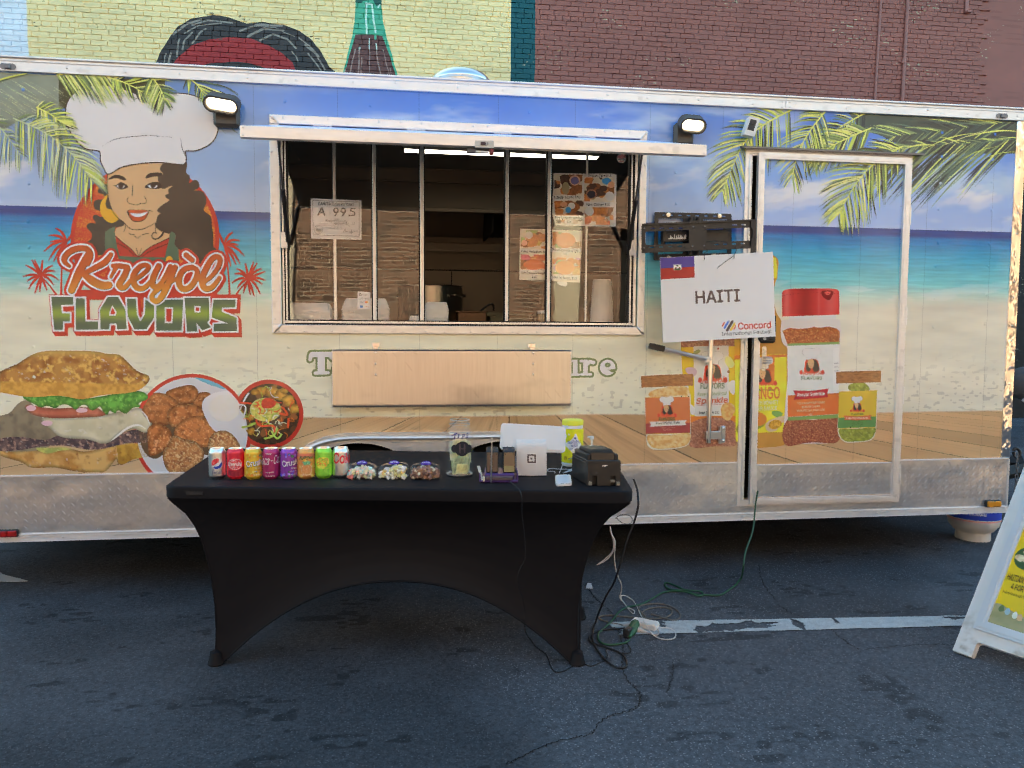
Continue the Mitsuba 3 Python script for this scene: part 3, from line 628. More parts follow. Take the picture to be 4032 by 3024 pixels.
k = Kit(); k.add(rbox(a[0], b[0], HY-0.008, HY-0.003, b[1], a[1], 0.001), (0.62, 0.60, 0.54)); w = b[0]-a[0]
k.add(rbox(a[0]+0.30*w, a[0]+0.56*w, HY-0.012, HY-0.008, b[1]+0.010, a[1]-0.006, 0.001), (0.06, 0.04, 0.05)); k.add(rbox(a[0]+0.62*w, a[0]+0.70*w, HY-0.011, HY-0.008, b[1]+0.012, a[1]-0.008), (0.3, 0.28, 0.27))
k.add(rbox(a[0]-0.38*w, a[0]+0.05*w, HY+0.01, HY+0.03, b[1]-0.016, b[1]-0.001), (0.10, 0.11, 0.13)); k.add(rbox(a[0]+0.05*w, a[0]+0.72*w, HY-0.006, HY+0.012, b[1]-0.018, b[1]-0.012), (0.8, 0.78, 0.72)); k.add(rbox(a[0]+0.78*w, a[0]+w, HY-0.004, HY+0.02, b[1]-0.022, b[1]-0.001, 0.003), (0.20, 0.03, 0.045))
k.put(AW+'__latch', 'solid_satin', 30)
for s, xb, xt in ((-1, -0.566, -0.545), (1, 1.180, 1.115)):
    zb = 1.765; p0 = np.array([xb, -0.022, zb]); p1 = np.array([xt, -0.44, hz(-0.44)-0.045]); pm = p0+(p1-p0)*0.52
    key = uid(AW+'__gas_strut'); put(key+'__cylinder', rod(p0, pm, 0.0105, 12), 'black_plastic', 40); put(key+'__piston', rod(pm, p1, 0.0052, 10), 'dark_metal', 40)
    xo = xb-0.02*1 if s < 0 else xb+0.02; put(key+'__bracket', trimesh.util.concatenate([rbox(min(xo-0.016, xo), max(xo+0.016, xo), -0.022, -0.017, zb-0.035, zb+0.045, 0.001), rod((xb, -0.018, zb), (xo, -0.020, zb), 0.004)]), 'aluminium', 30)

# stainless folding shelf under the window
SH = FT+'__folding_shelf'; prof = [(-0.020, 1.228), (-0.045, 1.229), (-0.050, 1.222), (-0.052, 1.205), (-0.062, 0.955), (-0.061, 0.945), (-0.055, 0.938), (-0.046, 0.937), (-0.020, 0.942)]
put(SH+'__panel', slab_yz(prof, -0.352, 0.866), 'shelf_steel', 25)
put(SH+'__end_trim', trimesh.util.concatenate([slab_yz(sg.Polygon(prof).buffer(0.0015), -0.3555, -0.3525), slab_yz(sg.Polygon(prof).buffer(0.0015), 0.8665, 0.8695)]), 'aluminium', 30)
for x in (-0.140, 0.667):
    put(SH+'__catch', trimesh.util.concatenate([rbox(x-0.020, x+0.020, -0.012, -0.001, 1.238, 1.262, 0.002), rbox(x-0.013, x+0.013, -0.03, -0.006, 1.229, 1.244, 0.002), rod((x, -0.02, 1.252), (x, -0.008, 1.252), 0.006), rod((x-0.016, -0.018, 1.237), (x+0.016, -0.018, 1.237), 0.004)]), 'chrome', 35)
put(SH+'__shelf_rivets', trimesh.util.concatenate([dome(x, y, z, 0.006, 0.004) for x in (-0.140, 0.667) for y, z in ((-0.052, 1.214), (-0.0545, 1.158), (-0.0565, 1.103))]), 'chrome', 40, kind='stuff')

# roof vent
scene['spun_alum'] = prin(rgb(0.86, 0.87, 0.88), 0.2, metallic=1.0)
RV = FT+'__roof_vent'
put(RV+'__cap', lathe([(0.0, 0.150), (0.06, 0.147), (0.12, 0.135), (0.165, 0.113), (0.193, 0.085), (0.200, 0.068), (0.196, 0.060), (0.17, 0.058), (0.17, 0.05), (0.0, 0.05)], (0.376, 1.2, 2.892), 48), 'spun_alum', 50)
put(RV+'__base', lathe([(0.16, 0.0), (0.16, 0.30), (0.15, 0.32), (0.15, 0.36)], (0.376, 1.2, 2.595), 32), 'spun_alum', 50)

# door: frame, leaf, drip cap, hinges, catches
DR = FT+'__door'
def bars(x0, x1, z0, z1, w, y0, y1, rib=None):
    m = lambda a: sg.Polygon(a)
    P = []
    for poly in ([(x0, z0), (x0+w, z0+w), (x0+w, z1-w), (x0, z1)], [(x1, z0), (x1, z1), (x1-w, z1-w), (x1-w, z0+w)], [(x0, z1), (x0+w, z1-w), (x1-w, z1-w), (x1, z1)], [(x0, z0), (x1, z0), (x1-w, z0+w), (x0+w, z0+w)]):
        g = m(poly).buffer(-0.0006); P.append(slab_xz(g, y0, y1))
        if rib: P.append(slab_xz(m(poly).buffer(-w*0.30), y0-rib, y0+0.001))
    return trimesh.util.concatenate(P)
put(FT+'__door_frame', trimesh.util.concatenate([bars(1.822, 2.798, 0.366, 2.312, 0.036, -0.012, 0.0), rbox(1.842, 1.858, -0.018, -0.010, 0.40, 2.28, 0.004), rbox(1.860, 1.866, -0.004, 0.06, 0.40, 2.285), rbox(1.826, 2.795, -0.018, -0.010, 2.286, 2.296, 0.002)]), 'aluminium', 30)
put(FT+'__door_jamb', rbox(1.856, 1.90, 0.06, 0.09, 0.36, 2.3), 'chassis_black', False)
put(DR+'__leaf_frame', bars(1.887, 2.776, 0.379, 2.292, 0.036, -0.034, -0.006, 0.003), 'aluminium', 30)
put(DR+'__panel', rbox(1.921, 2.742, -0.016, -0.008, 0.41, 2.262), 'wrap', False)
plate(DR+'__kick_plate', 1.930, 2.733, 0.418, 0.592, -0.021)
put(DR+'__kick_trim', trimesh.util.concatenate([rbox(1.924, 2.739, -0.025, -0.016, 0.592, 0.600, 0.002), rbox(1.9235, 1.930, -0.025, -0.016, 0.418, 0.592), rbox(2.733, 2.7395, -0.025, -0.016, 0.418, 0.592)]), 'aluminium', 30)
put(FT+'__drip_cap', slab_yz([(0, 2.312), (-0.05, 2.306), (-0.05, 2.312), (-0.046, 2.316), (0, 2.328)], 1.795, 2.845), 'dark_metal', 30)
for z in (0.52, 0.98, 1.42, 1.98): put(DR+'__hinge', trimesh.util.concatenate([rod((2.7845, -0.026, z-0.05+i*0.034), (2.7845, -0.026, z-0.05+i*0.034+0.032), 0.0075, 12) for i in range(3)]+[rbox(2.777, 2.797, -0.016, -0.012, z-0.05, z+0.05)]), 'aluminium', 40)
c = on_y(3010, 1300, -0.02)
k = Kit(); k.add(rbox(c[0]-0.062, c[0]+0.062, -0.036, -0.017, c[1]-0.070, c[1]+0.085, 0.022), (0.02, 0.02, 0.022)); k.add(rbox(c[0]-0.045, c[0]+0.045, -0.044, -0.034, c[1]-0.052, c[1]+0.066, 0.012), (0.03, 0.03, 0.033)); k.add(rbox(c[0]-0.035, c[0]+0.012, -0.050, -0.04, c[1]-0.06, c[1]-0.030, 0.006), (0.05, 0.05, 0.055))
k.add(lathe([(0.0, 0.004), (0.008, 0.003), (0.009, 0.0)], (c[0]-0.012, -0.050, c[1]-0.046), 16, 'y'), (0.6, 0.6, 0.6)); k.put(DR+'__paddle_latch', 'solid_satin', 30)
c = on_y(3008, 1412, -0.02); k = Kit(); st = (0.66, 0.65, 0.62)
k.add(slab_xz(sg.LineString([(c[0], c[1]-0.055), (c[0], c[1]+0.055)]).buffer(0.0125), -0.022, -0.017), st)
for dz in (0.052, 0.028, -0.052): k.add(dome(c[0], -0.022, c[1]+dz, 0.007, 0.006), (0.8, 0.79, 0.77))
for dz, h in ((0.006, 0.010), (-0.010, 0.004), (-0.024, 0.010)): k.add(rbox(c[0]-0.006, c[0]+0.026, -0.062, -0.022, c[1]+dz-h/2, c[1]+dz+h/2, 0.002), (0.42, 0.44, 0.50))
k.put(DR+'__holdback_catch', 'metal_color', 30)

# cam bar lock beside the door: rod, lever with a black grip, hinge bracket
LK = FT+'__cam_lock'
a, b = on_y(2806, 1000, -0.03), on_y(2789, 1744, -0.03)
put(LK+'__bar', rod((b[0], -0.03, b[1]), (b[0]+0.004, -0.03, a[1]), 0.0125, 16), 'chrome', 40)
h0, h1 = on_y(2795, 1417, -0.03), on_y(2640, 1380, -0.045); h2 = on_y(2557, 1361, -0.045)
put(LK+'__lever', trimesh.util.concatenate([tube([(h0[0], -0.036, h0[1]), (h1[0]+0.05, -0.044, h1[1]-0.012), (h2[0]+0.02, -0.045, h2[1]-0.004)], [0.012, 0.011, 0.011], 4), rbox(h0[0]-0.03, h0[0], -0.045, -0.02, h0[1]-0.018, h0[1]+0.018, 0.004), rod((h0[0]-0.019, -0.05, h0[1]), (h0[0]-0.019, -0.02, h0[1]), 0.007)]), 'aluminium', 30)
d = (h1-h2)/np.linalg.norm(h1-h2); n2 = np.array([-d[1], d[0]])
put(LK+'__grip', slab_xz(sg.Polygon([tuple(h2+n2*0.015), tuple(h2+d*0.083+n2*0.015), tuple(h2+d*0.083-n2*0.015), tuple(h2-n2*0.015)]).buffer(-0.004).buffer(0.004), -0.058, -0.034), 'black_plastic', 30)
lb = on_y(2838, 1712, -0.02)
k = Kit(); k.add(rbox(lb[0], lb[0]+0.034, -0.010, -0.001, lb[1]-0.048, lb[1]+0.048, 0.004)); k.add(rod((lb[0]-0.004, -0.018, lb[1]-0.048), (lb[0]-0.004, -0.018, lb[1]+0.048), 0.011, 14)); k.add(rbox(b[0]-0.012, lb[0]-0.006, -0.036, -0.018, lb[1]-0.022, lb[1]+0.022, 0.003)); k.add(rbox(b[0]-0.022, b[0]-0.008, -0.044, -0.016, lb[1]-0.022, lb[1]+0.022, 0.003))
for dz in (-0.034, 0.034): k.add(dome(lb[0]+0.020, -0.010, lb[1]+dz, 0.0085, 0.006))
put(LK+'__hinge_bracket', trimesh.util.concatenate(k.m), 'chrome', 35)

# rail clips with lashing eyes
for u, v in ((32, 262), (3945, 457)):
    c = on_y(u, v, -0.012); k = Kit(); k.add(slab_xz(sg.LineString([(c[0]-0.022, c[1]), (c[0]+0.022, c[1])]).buffer(0.013), -0.017, -0.012)); k.add(rbox(c[0]-0.012, c[0]+0.014, -0.026, -0.016, c[1]-0.014, c[1]+0.010, 0.004)); put(FT+'__rail_clip', trimesh.util.concatenate(k.m), 'dark_metal', 30)

# floodlights screwed to the wall, lit
scene['lamp_housing'] = prin(rgb(0.075, 0.068, 0.060), 0.45)
def floodlight(cx, cz, w, h, hx, hz_, hw, hh, tilt, label):
    key = uid(FT+'__floodlight'); tag(key, label)
    put(key+'__base', rbox(cx-w/2, cx+w/2, -0.045, -0.0005, cz-h/2, cz+h/2, 0.014), 'lamp_housing', 30)
    R = T().translate([hx, -0.075, hz_]).rotate([0, 1, 0], tilt).rotate([1, 0, 0], 34)
    cap = sg.LineString([(-hw+hh, 0), (hw-hh, 0)]).buffer(hh)
    house = trimesh.util.concatenate([slab_xz(cap.difference(cap.buffer(-0.008)), -0.030, 0.025), slab_xz(cap, 0.0, 0.030)])
    put(key+'__head', house.apply_transform(np.array(R.matrix)), 'lamp_housing', 30)
    face = facing(slab_xz(cap.buffer(-0.012), -0.006, -0.002), (0, -1, 0))
    fl = tri(*(lambda v, f: (np.c_[v[:, 0], np.full(len(v), -0.012), v[:, 1]], f))(*triangulate(cap.buffer(-0.010))))
    fl = facing(fl, (0, -1, 0)).apply_transform(np.array(R.matrix))
    put(key+'__lens', fl, 'pale_stone', False); scene[key+'__lens']['emitter'] = {'type': 'area', 'radiance': rgb(0.26, 0.215, 0.135)}
    put(key+'__rim', slab_xz(cap.buffer(-0.008).difference(cap.buffer(-0.012)), -0.020, -0.010).apply_transform(np.array(R.matrix)), 'pale_stone', False)
c, d = on_y(889, 449, -0.045), on_y(872, 404, -0.09); floodlight(c[0], c[1], 0.122, 0.118, d[0], d[1], 0.082, 0.040, 8, 'lit floodlight by the chef hat')
c, d = on_y(2696, 526, -0.045), on_y(2729, 486, -0.09); floodlight(c[0], c[1], 0.106, 0.118, d[0], d[1], 0.070, 0.040, 3, 'lit floodlight right of the hatch')
# ================================================================== the vinyl pictures printed on the trailer
scene['vinyl_print'] = two(bumped({'type': 'principled', 'base_color': VC, 'roughness': 0.16, 'specular': 0.5, 'clearcoat': 0.35, 'clearcoat_gloss': 0.93}, wrap_h, 0.014, 0.01))
def uv_of(x, y, z):
    q = AX @ (np.array([x, y, z])-EYE); return (2016+3030*q[0]/q[2], 1512+3030*q[1]/q[2])
def rect_uv(x0, x1, z0, z1, y): return sg.Polygon([uv_of(x, y, z) for x, z in ((x0, z0), (x1, z0), (x1, z1), (x0, z1))])
NOT_DOOR = rect_uv(XL, XR-0.05, 0.614, 2.527, 0).difference(rect_uv(1.83, 2.79, 0.37, 2.305, 0))
ON_DOOR = rect_uv(1.9225, 2.7405, 0.600, 2.2605, -0.0162)
class Wall(Print):
    def __init__(s, y=0.0, clip=NOT_DOOR): super().__init__(sheet_y(y-0.0004)); s.clip = clip
    def add(s, g, col, h=None, layer=True):
        if not hasattr(g, 'geom_type'): g = sg.Polygon(g)
        if not g.is_valid: g = g.buffer(0)
        g = g.intersection(s.clip)
        if g.geom_type == 'GeometryCollection': g = shapely.union_all([q for q in g.geoms if q.area > 0])
        return super().add(g, col, h, layer) if not g.is_empty and g.area > 0 else s
def M(f, P): return [f(*p) for p in P]
def cmix(a, b, t): t = np.clip(np.asarray(t, float), 0, 1)[:, None]; return np.asarray(a)*(1-t)+np.asarray(b)*t
def nz(u, v, s, seed=0, o=4): return meshkit.fbm(np.stack([u/s, v/s, np.full_like(u, seed*3.7)], -1), o, seed)

# ---- palm fronds
rp = np.random.default_rng(77)
BRIGHT = [alb(206, 214, 110), alb(182, 196, 92), alb(214, 220, 140), alb(150, 170, 84)]; MID = [alb(98, 124, 78), alb(120, 140, 84), alb(80, 104, 74)]; DARK = [alb(38, 50, 40), alb(52, 62, 42), alb(30, 42, 44)]
HAZE = [alb(188, 200, 160), alb(160, 174, 140), alb(206, 214, 166)]; HAZED = [alb(108, 120, 108), alb(124, 134, 116)]
def frond(pr, spine, n, LL, LR, aL=(70, 30), aR=(70, 30), droop=(0, 0.25), w=5.0, pal=(BRIGHT, MID, DARK), t0=0.02, rib=6, share=(0.45, 0.3)):
    S = spline(spine, 80); tt = np.linspace(0, 1, 80)
    for col_i in (2, 1, 0):
        for side, L, A in ((-1, LL, aL), (1, LR, aR)):
            for k in range(n):
                t = t0+(1-t0)*(k+rp.uniform(0.15, 0.85))/n; r = rp.random()
                want = 0 if r < share[0] else 1 if r < share[0]+share[1] else 2
                if want != col_i: continue
                p = np.array([np.interp(t, tt, S[:, 0]), np.interp(t, tt, S[:, 1])]); e = np.array([np.interp(min(t+0.03, 1), tt, S[:, i])-np.interp(max(t-0.03, 0), tt, S[:, i]) for i in (0, 1)]); e /= np.linalg.norm(e)+1e-9
                a = math.radians(A[0]+(A[1]-A[0])*t+rp.normal(0, 4))*side; d = np.array([e[0]*math.cos(a)-e[1]*math.sin(a), e[0]*math.sin(a)+e[1]*math.cos(a)])
                ln = np.interp(t, np.linspace(0, 1, len(L)), L)*rp.uniform(0.82, 1.1); g = np.array(droop)*ln
                Q = np.array([p, p+d*ln*0.35+g*0.10, p+d*ln*0.7+g*0.42, p+d*ln+g]); ww = w*rp.uniform(0.6, 1.25)
                c = pal[col_i][rp.integers(len(pal[col_i]))]
                T_ = np.gradient(Q, axis=0); T_ /= np.linalg.norm(T_, axis=1, keepdims=True); N = np.c_[-T_[:, 1], T_[:, 0]]*np.array([0.55, 1, 0.8, 0.05])[:, None]*ww/2
                pr.add(sg.Polygon(np.vstack([Q+N, (Q-N)[::-1]])), c, layer=False)
        pr.k += 1
    if rib: pr.stroke(spine, [rib, rib*0.7, rib*0.25], pal[0][0])
za = zoomed(0, 250, 2.7646); zr = zoomed(2700, 200, 1.3826)
pr = Wall()
pr.add(M(za, [(-20, 95), (800, 140), (720, 300), (640, 480), (480, 560), (250, 600), (40, 720), (-20, 700)]), lambda u, v: cmix(alb(112, 124, 110), alb(140, 150, 134), nz(u, v*2, 60, 2)), 14)
pr.add(M(za, [(640, 140), (1800, 180), (1780, 330), (1000, 300), (760, 480), (640, 500)]), lambda u, v: cmix(alb(40, 48, 34), alb(70, 80, 50), nz(u, v, 30, 3)), 10)
hz_ = (HAZE, HAZED, HAZED)
for y0 in (200, 290, 380, 480, 570, 660):
    for k in range(17):
        x = -40+k*46+rp.normal(0, 12); L = rp.uniform(200, 420); a = math.radians(29+rp.normal(0, 2.5)); y = y0+x*0.08+rp.normal(0, 22)
        if x+L*0.8 > 700: L = max(60, (700-x)/0.87)
        pr.stroke(M(za, [(x, y), (x+L*0.5*math.cos(a), y+L*0.5*math.sin(a)), (x+L*math.cos(a+0.05), y+L*math.sin(a+0.05))]), [0.6, 1.6, 0.3], HAZE[rp.integers(3)] if rp.random() < 0.5 else HAZED[rp.integers(2)], 5)
pr.stroke(M(za, [(-30, 195), (100, 155), (300, 112)]), [8, 7, 4], alb(196, 196, 92))
frond(pr, M(za, [(620, 130), (900, 95), (1200, 70)]), 60, [10, 10], [90, 120, 120], aR=(62, 55), w=6, droop=(0.1, 0.3), t0=0)
frond(pr, M(za, [(400, 480), (560, 560), (720, 690)]), 22, [60, 90, 60], [60, 110, 80], w=7)
frond(pr, M(za, [(1200, 160), (1420, 240), (1620, 360)]), 26, [110, 130, 100], [60, 70, 50], aL=(50, 20), w=6, droop=(0.1, 0))
frond(pr, M(za, [(1640, 130), (1760, 300), (1800, 420)]), 26, [90, 70, 40], [80, 80, 50], w=6)
zl = zoomed(780, 340, 9.215)
frond(pr, M(zl, [(-400, -350), (40, 30), (200, 330)]), 14, [150, 110, 60], [60, 50, 30], aL=(38, 25), w=5, droop=(0.1, 0.1))
for P in ([(700, 1350), (820, 1500), (1000, 1720)], [(1100, 1400), (1300, 1600), (1560, 1800)], [(1300, 1380), (1500, 1560), (1600, 1640)], [(800, 200), (1200, 380), (1500, 520)], [(1000, 40), (1350, 260), (1560, 480)], [(700, -60), (1150, 100), (1500, 330)]):
    pr.stroke(M(zl, P), [3.4, 2.6, 0.5], DARK[rp.integers(3)] if rp.random() < 0.55 else MID[rp.integers(3)], 8)
frond(pr, M(za, [(-120, 560), (60, 760), (230, 1000)]), 26, [50, 60, 40], [120, 110, 70], aR=(65, 35), droop=(0.1, 0.3), pal=(HAZE, MID, HAZED), w=5)
frond(pr, M(za, [(150, 600), (500, 760), (780, 985), (1010, 1280)]), 64, [85, 125, 130, 70], [85, 150, 160, 70], aL=(62, 28), aR=(74, 40), droop=(0.02, 0.34), pal=(HAZE+BRIGHT[:2], MID+HAZED, HAZED), w=5.5, rib=5)
put_print(FT+'__palm_print', pr, 'vinyl_print', label='printed palm fronds at the left')
def right_palms(pr):
    pr.add(M(zr, [(880, 330), (1800, 370), (1810, 560), (1600, 560), (1350, 560), (1180, 520), (1080, 470), (940, 410)]), lambda u, v: cmix(alb(38, 52, 58), alb(62, 84, 74), nz(u, v*2.5, 70, 5)), 10)
    dk = ([alb(86, 112, 96), alb(120, 142, 96), alb(196, 206, 110)], [alb(60, 84, 78), alb(52, 72, 76)], [alb(30, 42, 52), alb(26, 36, 44)])
    frond(pr, M(zr, [(1830, 380), (1500, 420), (1100, 470)]), 60, [200, 280, 230], [120, 160, 140], aL=(24, 36), aR=(18, 30), droop=(-0.05, 0.14), pal=dk, w=6, rib=0, share=(0.28, 0.36))
    frond(pr, M(zr, [(1850, 470), (1600, 500), (1300, 515), (1060, 560)]), 80, [230, 300, 260, 120], [60, 80, 60], aL=(30, 44), aR=(20, 30), droop=(-0.10, 0.20), pal=dk, w=6.5, rib=3, share=(0.30, 0.32))
    frond(pr, M(zr, [(1000, 330), (900, 380), (780, 470), (700, 600)]), 30, [90, 90, 60], [70, 90, 50], aL=(60, 30), droop=(-0.02, 0.25), w=6, pal=(BRIGHT, MID, dk[2]))
    for P, w in (([(1520, 470), (1700, 436), (1830, 442)], 7), ([(1250, 560), (1450, 470), (1600, 448)], 5), ([(1180, 540), (1260, 515), (1360, 514)], 6), ([(1600, 600), (1700, 560), (1830, 550)], 3), ([(1450, 640), (1560, 560), (1700, 520)], 4), ([(1390, 520), (1520, 470), (1640, 430)], 3)): pr.stroke(M(zr, P), [0.5, w, 1], BRIGHT[rp.integers(3)])
    frond(pr, M(zr, [(1010, 420), (850, 490), (720, 560)]), 40, [80, 110, 80], [80, 110, 70], aL=(48, 30), aR=(50, 34), droop=(-0.05, 0.2), w=7)
    frond(pr, M(zr, [(760, 330), (680, 430), (610, 560), (580, 690)]), 40, [95, 120, 110, 60], [95, 120, 110, 50], aL=(62, 26), aR=(62, 30), droop=(0, 0.25), w=5.5)
    frond(pr, M(zr, [(580, 320), (430, 400), (320, 500), (250, 640), (200, 760)]), 62, [120, 160, 150, 120, 60], [90, 130, 150, 120, 60], aL=(66, 34), aR=(66, 30), droop=(-0.02, 0.26), w=5.5)
    frond(pr, M(zr, [(1180, 520), (1060, 590), (960, 680), (880, 800), (830, 900)]), 66, [90, 150, 160, 130, 60], [110, 160, 170, 120, 60], aL=(66, 32), aR=(62, 28), droop=(-0.02, 0.24), w=5.5)
pr = Wall(); right_palms(pr); put_print(FT+'__palm_print', pr, 'vinyl_print', label='printed palm fronds round the door')
rp = np.random.default_rng(78)
pr = Wall(-0.0162, ON_DOOR); right_palms(pr); put_print(FT+'__door__palm_print', pr, 'vinyl_print')

# ---- the chef emblem
A, B, C = zoomed(0, 200, 1.3826), zoomed(170, 940, 2.665), zoomed(270, 600, 3.4556)
INK, SKIN, HAIRC, WHITE, REDC = alb(52, 40, 36), alb(200, 162, 118), alb(70, 58, 50), alb(208, 206, 204), alb(188, 58, 46)
pr = Wall(); D = pr
c = np.array(A(790, 1017)); Rr = 405/1.3826
D.ellipse(c[0], c[1], Rr, Rr, REDC); Ri = Rr*0.945
def rays(u, v):
    a = np.arctan2(v-c[1], u-c[0]); r = np.hypot(u-c[0], v-c[1])/Ri; s = (np.floor(a/(math.pi/20)) % 2)[:, None]
    return cmix(alb(196, 96, 46), alb(222, 158, 62), r*1.1-0.15)*(1-s)+cmix(alb(188, 70, 40), alb(204, 112, 58), r)*s
for k in range(40):
    a0, a1 = k*math.pi/20, (k+1)*math.pi/20
    col = alb(214, 146, 58) if k % 2 else alb(200, 104, 54); D.add(sg.Polygon([tuple(c)]+[(c[0]+Ri*math.cos(a), c[1]+Ri*math.sin(a)) for a in np.linspace(a0, a1, 4)]), col, layer=False)
D.k += 1
D.add(blob(M(C, [(525, 440), (450, 450), (400, 520), (420, 555), (470, 570), (490, 620), (440, 640), (370, 650), (340, 710), (370, 775), (430, 800), (450, 880), (370, 850), (330, 890), (370, 960), (280, 965), (250, 1020), (300, 1080), (320, 1130), (300, 1190), (230, 1230), (250, 1330), (420, 1400), (520, 1340), (560, 1100), (650, 1020), (770, 985), (760, 900), (640, 760), (580, 560)])), alb(66, 60, 54))
D.add(M(C, [(530, 290), (700, 205), (900, 160), (1100, 150), (1320, 150), (1420, 500), (1330, 800), (1250, 950), (1220, 1050), (1270, 1080), (1375, 1110), (1370, 1180), (1150, 1260), (1000, 1380), (950, 1415), (880, 1350), (760, 1240), (640, 1180), (630, 1090), (650, 1030), (740, 1000), (770, 965), (690, 905), (620, 830), (570, 720), (540, 600), (527, 480)]), SKIN)
D.add(M(C, [(640, 1010), (560, 1035), (500, 1080), (490, 1230), (500, 1340), (670, 1400), (700, 1520), (1290, 1560), (1500, 1560), (1500, 1320), (1450, 1240), (1460, 1130), (1440, 1080), (1385, 1080), (1310, 1430), (950, 1425), (690, 1410), (640, 1180), (628, 1080)]), alb(86, 104, 82))
D.add(M(C, [(640, 1130), (650, 1230), (690, 1410), (950, 1425), (1305, 1430), (1375, 1160), (1250, 1220), (1100, 1290), (1000, 1380), (950, 1415), (880, 1340), (760, 1240)]), alb(180, 62, 50))
D.add(blob(M(C, [(1300, 145), (1245, 210), (1260, 260), (1285, 290), (1222, 330), (1222, 400), (1240, 470), (1300, 497), (1360, 470), (1415, 455), (1385, 480), (1355, 520), (1360, 560), (1320, 580), (1330, 620), (1370, 645), (1300, 700), (1225, 760), (1210, 800), (1250, 830), (1215, 860), (1195, 940), (1185, 1010), (1265, 1075), (1310, 1090), (1375, 1105), (1400, 1080), (1460, 1130), (1440, 1240), (1500, 1310), (1600, 1420), (1800, 1560), (1950, 1500), (2010, 1380), (2015, 1320), (1975, 1290), (1970, 1150), (1950, 1000), (1925, 860), (1840, 790), (1870, 700), (1850, 570), (1780, 520), (1710, 515), (1770, 480), (1765, 400), (1710, 375), (1640, 420), (1650, 330), (1600, 280), (1610, 200), (1590, 110), (1500, 120), (1400, 120)])), HAIRC)
D.add(blob(M(C, [(530, 575), (480, 620), (430, 720), (440, 830), (490, 910), (550, 955), (620, 955), (680, 895), (610, 800), (570, 772), (530, 765), (505, 700), (520, 630)])), alb(214, 160, 52))
D.add(blob(M(C, [(540, 370), (600, 320), (680, 308), (760, 340), (786, 378), (720, 372), (640, 352)])), INK); D.add(blob(M(C, [(1050, 352), (1070, 305), (1170, 275), (1270, 285), (1262, 318), (1150, 332)])), INK)
D.add(blob(M(C, [(545, 452), (640, 448), (700, 408), (760, 425), (808, 468), (750, 500), (680, 494), (630, 462)])), INK); D.add(M(C, [(648, 460), (690, 430), (772, 455), (745, 488), (690, 486)]), WHITE); D.ellipse(*C(712, 455), 36/3.4556, 36/3.4556, INK)
D.add(blob(M(C, [(1035, 475), (1080, 430), (1140, 408), (1230, 410), (1265, 475), (1180, 499), (1090, 488)])), INK); D.add(M(C, [(1072, 456), (1110, 440), (1216, 450), (1190, 486), (1110, 484)]), WHITE); D.ellipse(*C(1150, 448), 38/3.4556, 36/3.4556, INK)
lw = 2.2
for P in ([(868, 455), (866, 595)], [(815, 610), (797, 650), (820, 690), (860, 702)], [(860, 702), (925, 718), (985, 692)], [(1030, 600), (1058, 650), (1045, 690), (1000, 692)], [(1085, 802), (1112, 788), (1140, 812)], [(530, 300), (527, 480), (540, 600), (570, 720), (620, 830), (690, 905), (760, 960), (830, 1030), (935, 1055), (1050, 1030), (1185, 955)], [(770, 975), (772, 1030), (752, 1080)], [(1182, 950), (1186, 1080)], [(905, 1140), (937, 1170), (975, 1138)], [(820, 1105), (900, 1122)], [(1003, 1120), (1090, 1102)], [(640, 1140), (760, 1240), (880, 1345), (950, 1418), (1010, 1370), (1110, 1290), (1250, 1220), (1375, 1160)], [(925, 1305), (950, 1400)], [(995, 1310), (955, 1410)], [(655, 1235), (800, 1310), (900, 1415)], [(1350, 1245), (1120, 1340), (1000, 1420)]): D.line(M(C, P), lw, INK)
D.stroke(M(C, [(1300, 1070), (1260, 1140), (1190, 1180), (1135, 1150), (1150, 1100), (1205, 1098)]), [8, 5, 4, 3], HAIRC)
D.add(blob(M(C, [(800, 800), (850, 778), (930, 784), (1000, 778), (1088, 802), (1085, 840), (1040, 915), (960, 946), (880, 936), (830, 880)])), INK)
D.add(blob(M(C, [(806, 801), (850, 782), (930, 788), (1000, 782), (1080, 802), (950, 830)])), alb(190, 88, 52)); D.add(M(C, [(818, 820), (830, 875), (882, 930), (960, 940), (1036, 911), (1080, 838), (1086, 812), (950, 834)]), alb(178, 78, 46)); D.add(blob(M(C, [(840, 826), (950, 834), (1080, 809), (1020, 862), (930, 880), (870, 858)])), alb(226, 226, 228))
D.ellipse(*C(1373, 1468), 48/3.4556, 58/3.4556, alb(214, 160, 52))
hat = blob(M(A, [(545, 548), (480, 535), (420, 490), (380, 430), (362, 365), (365, 300), (390, 250), (430, 215), (480, 196), (540, 189), (600, 195), (680, 215), (770, 244), (850, 238), (930, 234), (1010, 237), (1075, 255), (1130, 290), (1170, 340), (1186, 395), (1180, 450), (1150, 500), (1100, 530), (1050, 543), (1008, 546), (1012, 580), (1006, 612), (996, 618), (900, 608), (800, 608), (700, 622), (640, 643), (588, 668), (565, 632), (550, 592)]), 400)
D.add(hat.buffer(4.0), INK); D.add(hat, WHITE)
for P, w in (([(560, 520), (620, 485), (700, 470), (800, 463), (950, 472)], [0.8, 2.6, 0.8]), ([(722, 278), (745, 258), (790, 243), (850, 237)], [0.6, 3, 3]), ([(985, 478), (990, 520), (1010, 575)], [0.5, 2.2, 2.8])): D.stroke(M(A, P), w, INK)
put_print(FT+'__chef_print', pr, 'vinyl_print', label='printed chef woman in a tall white hat')

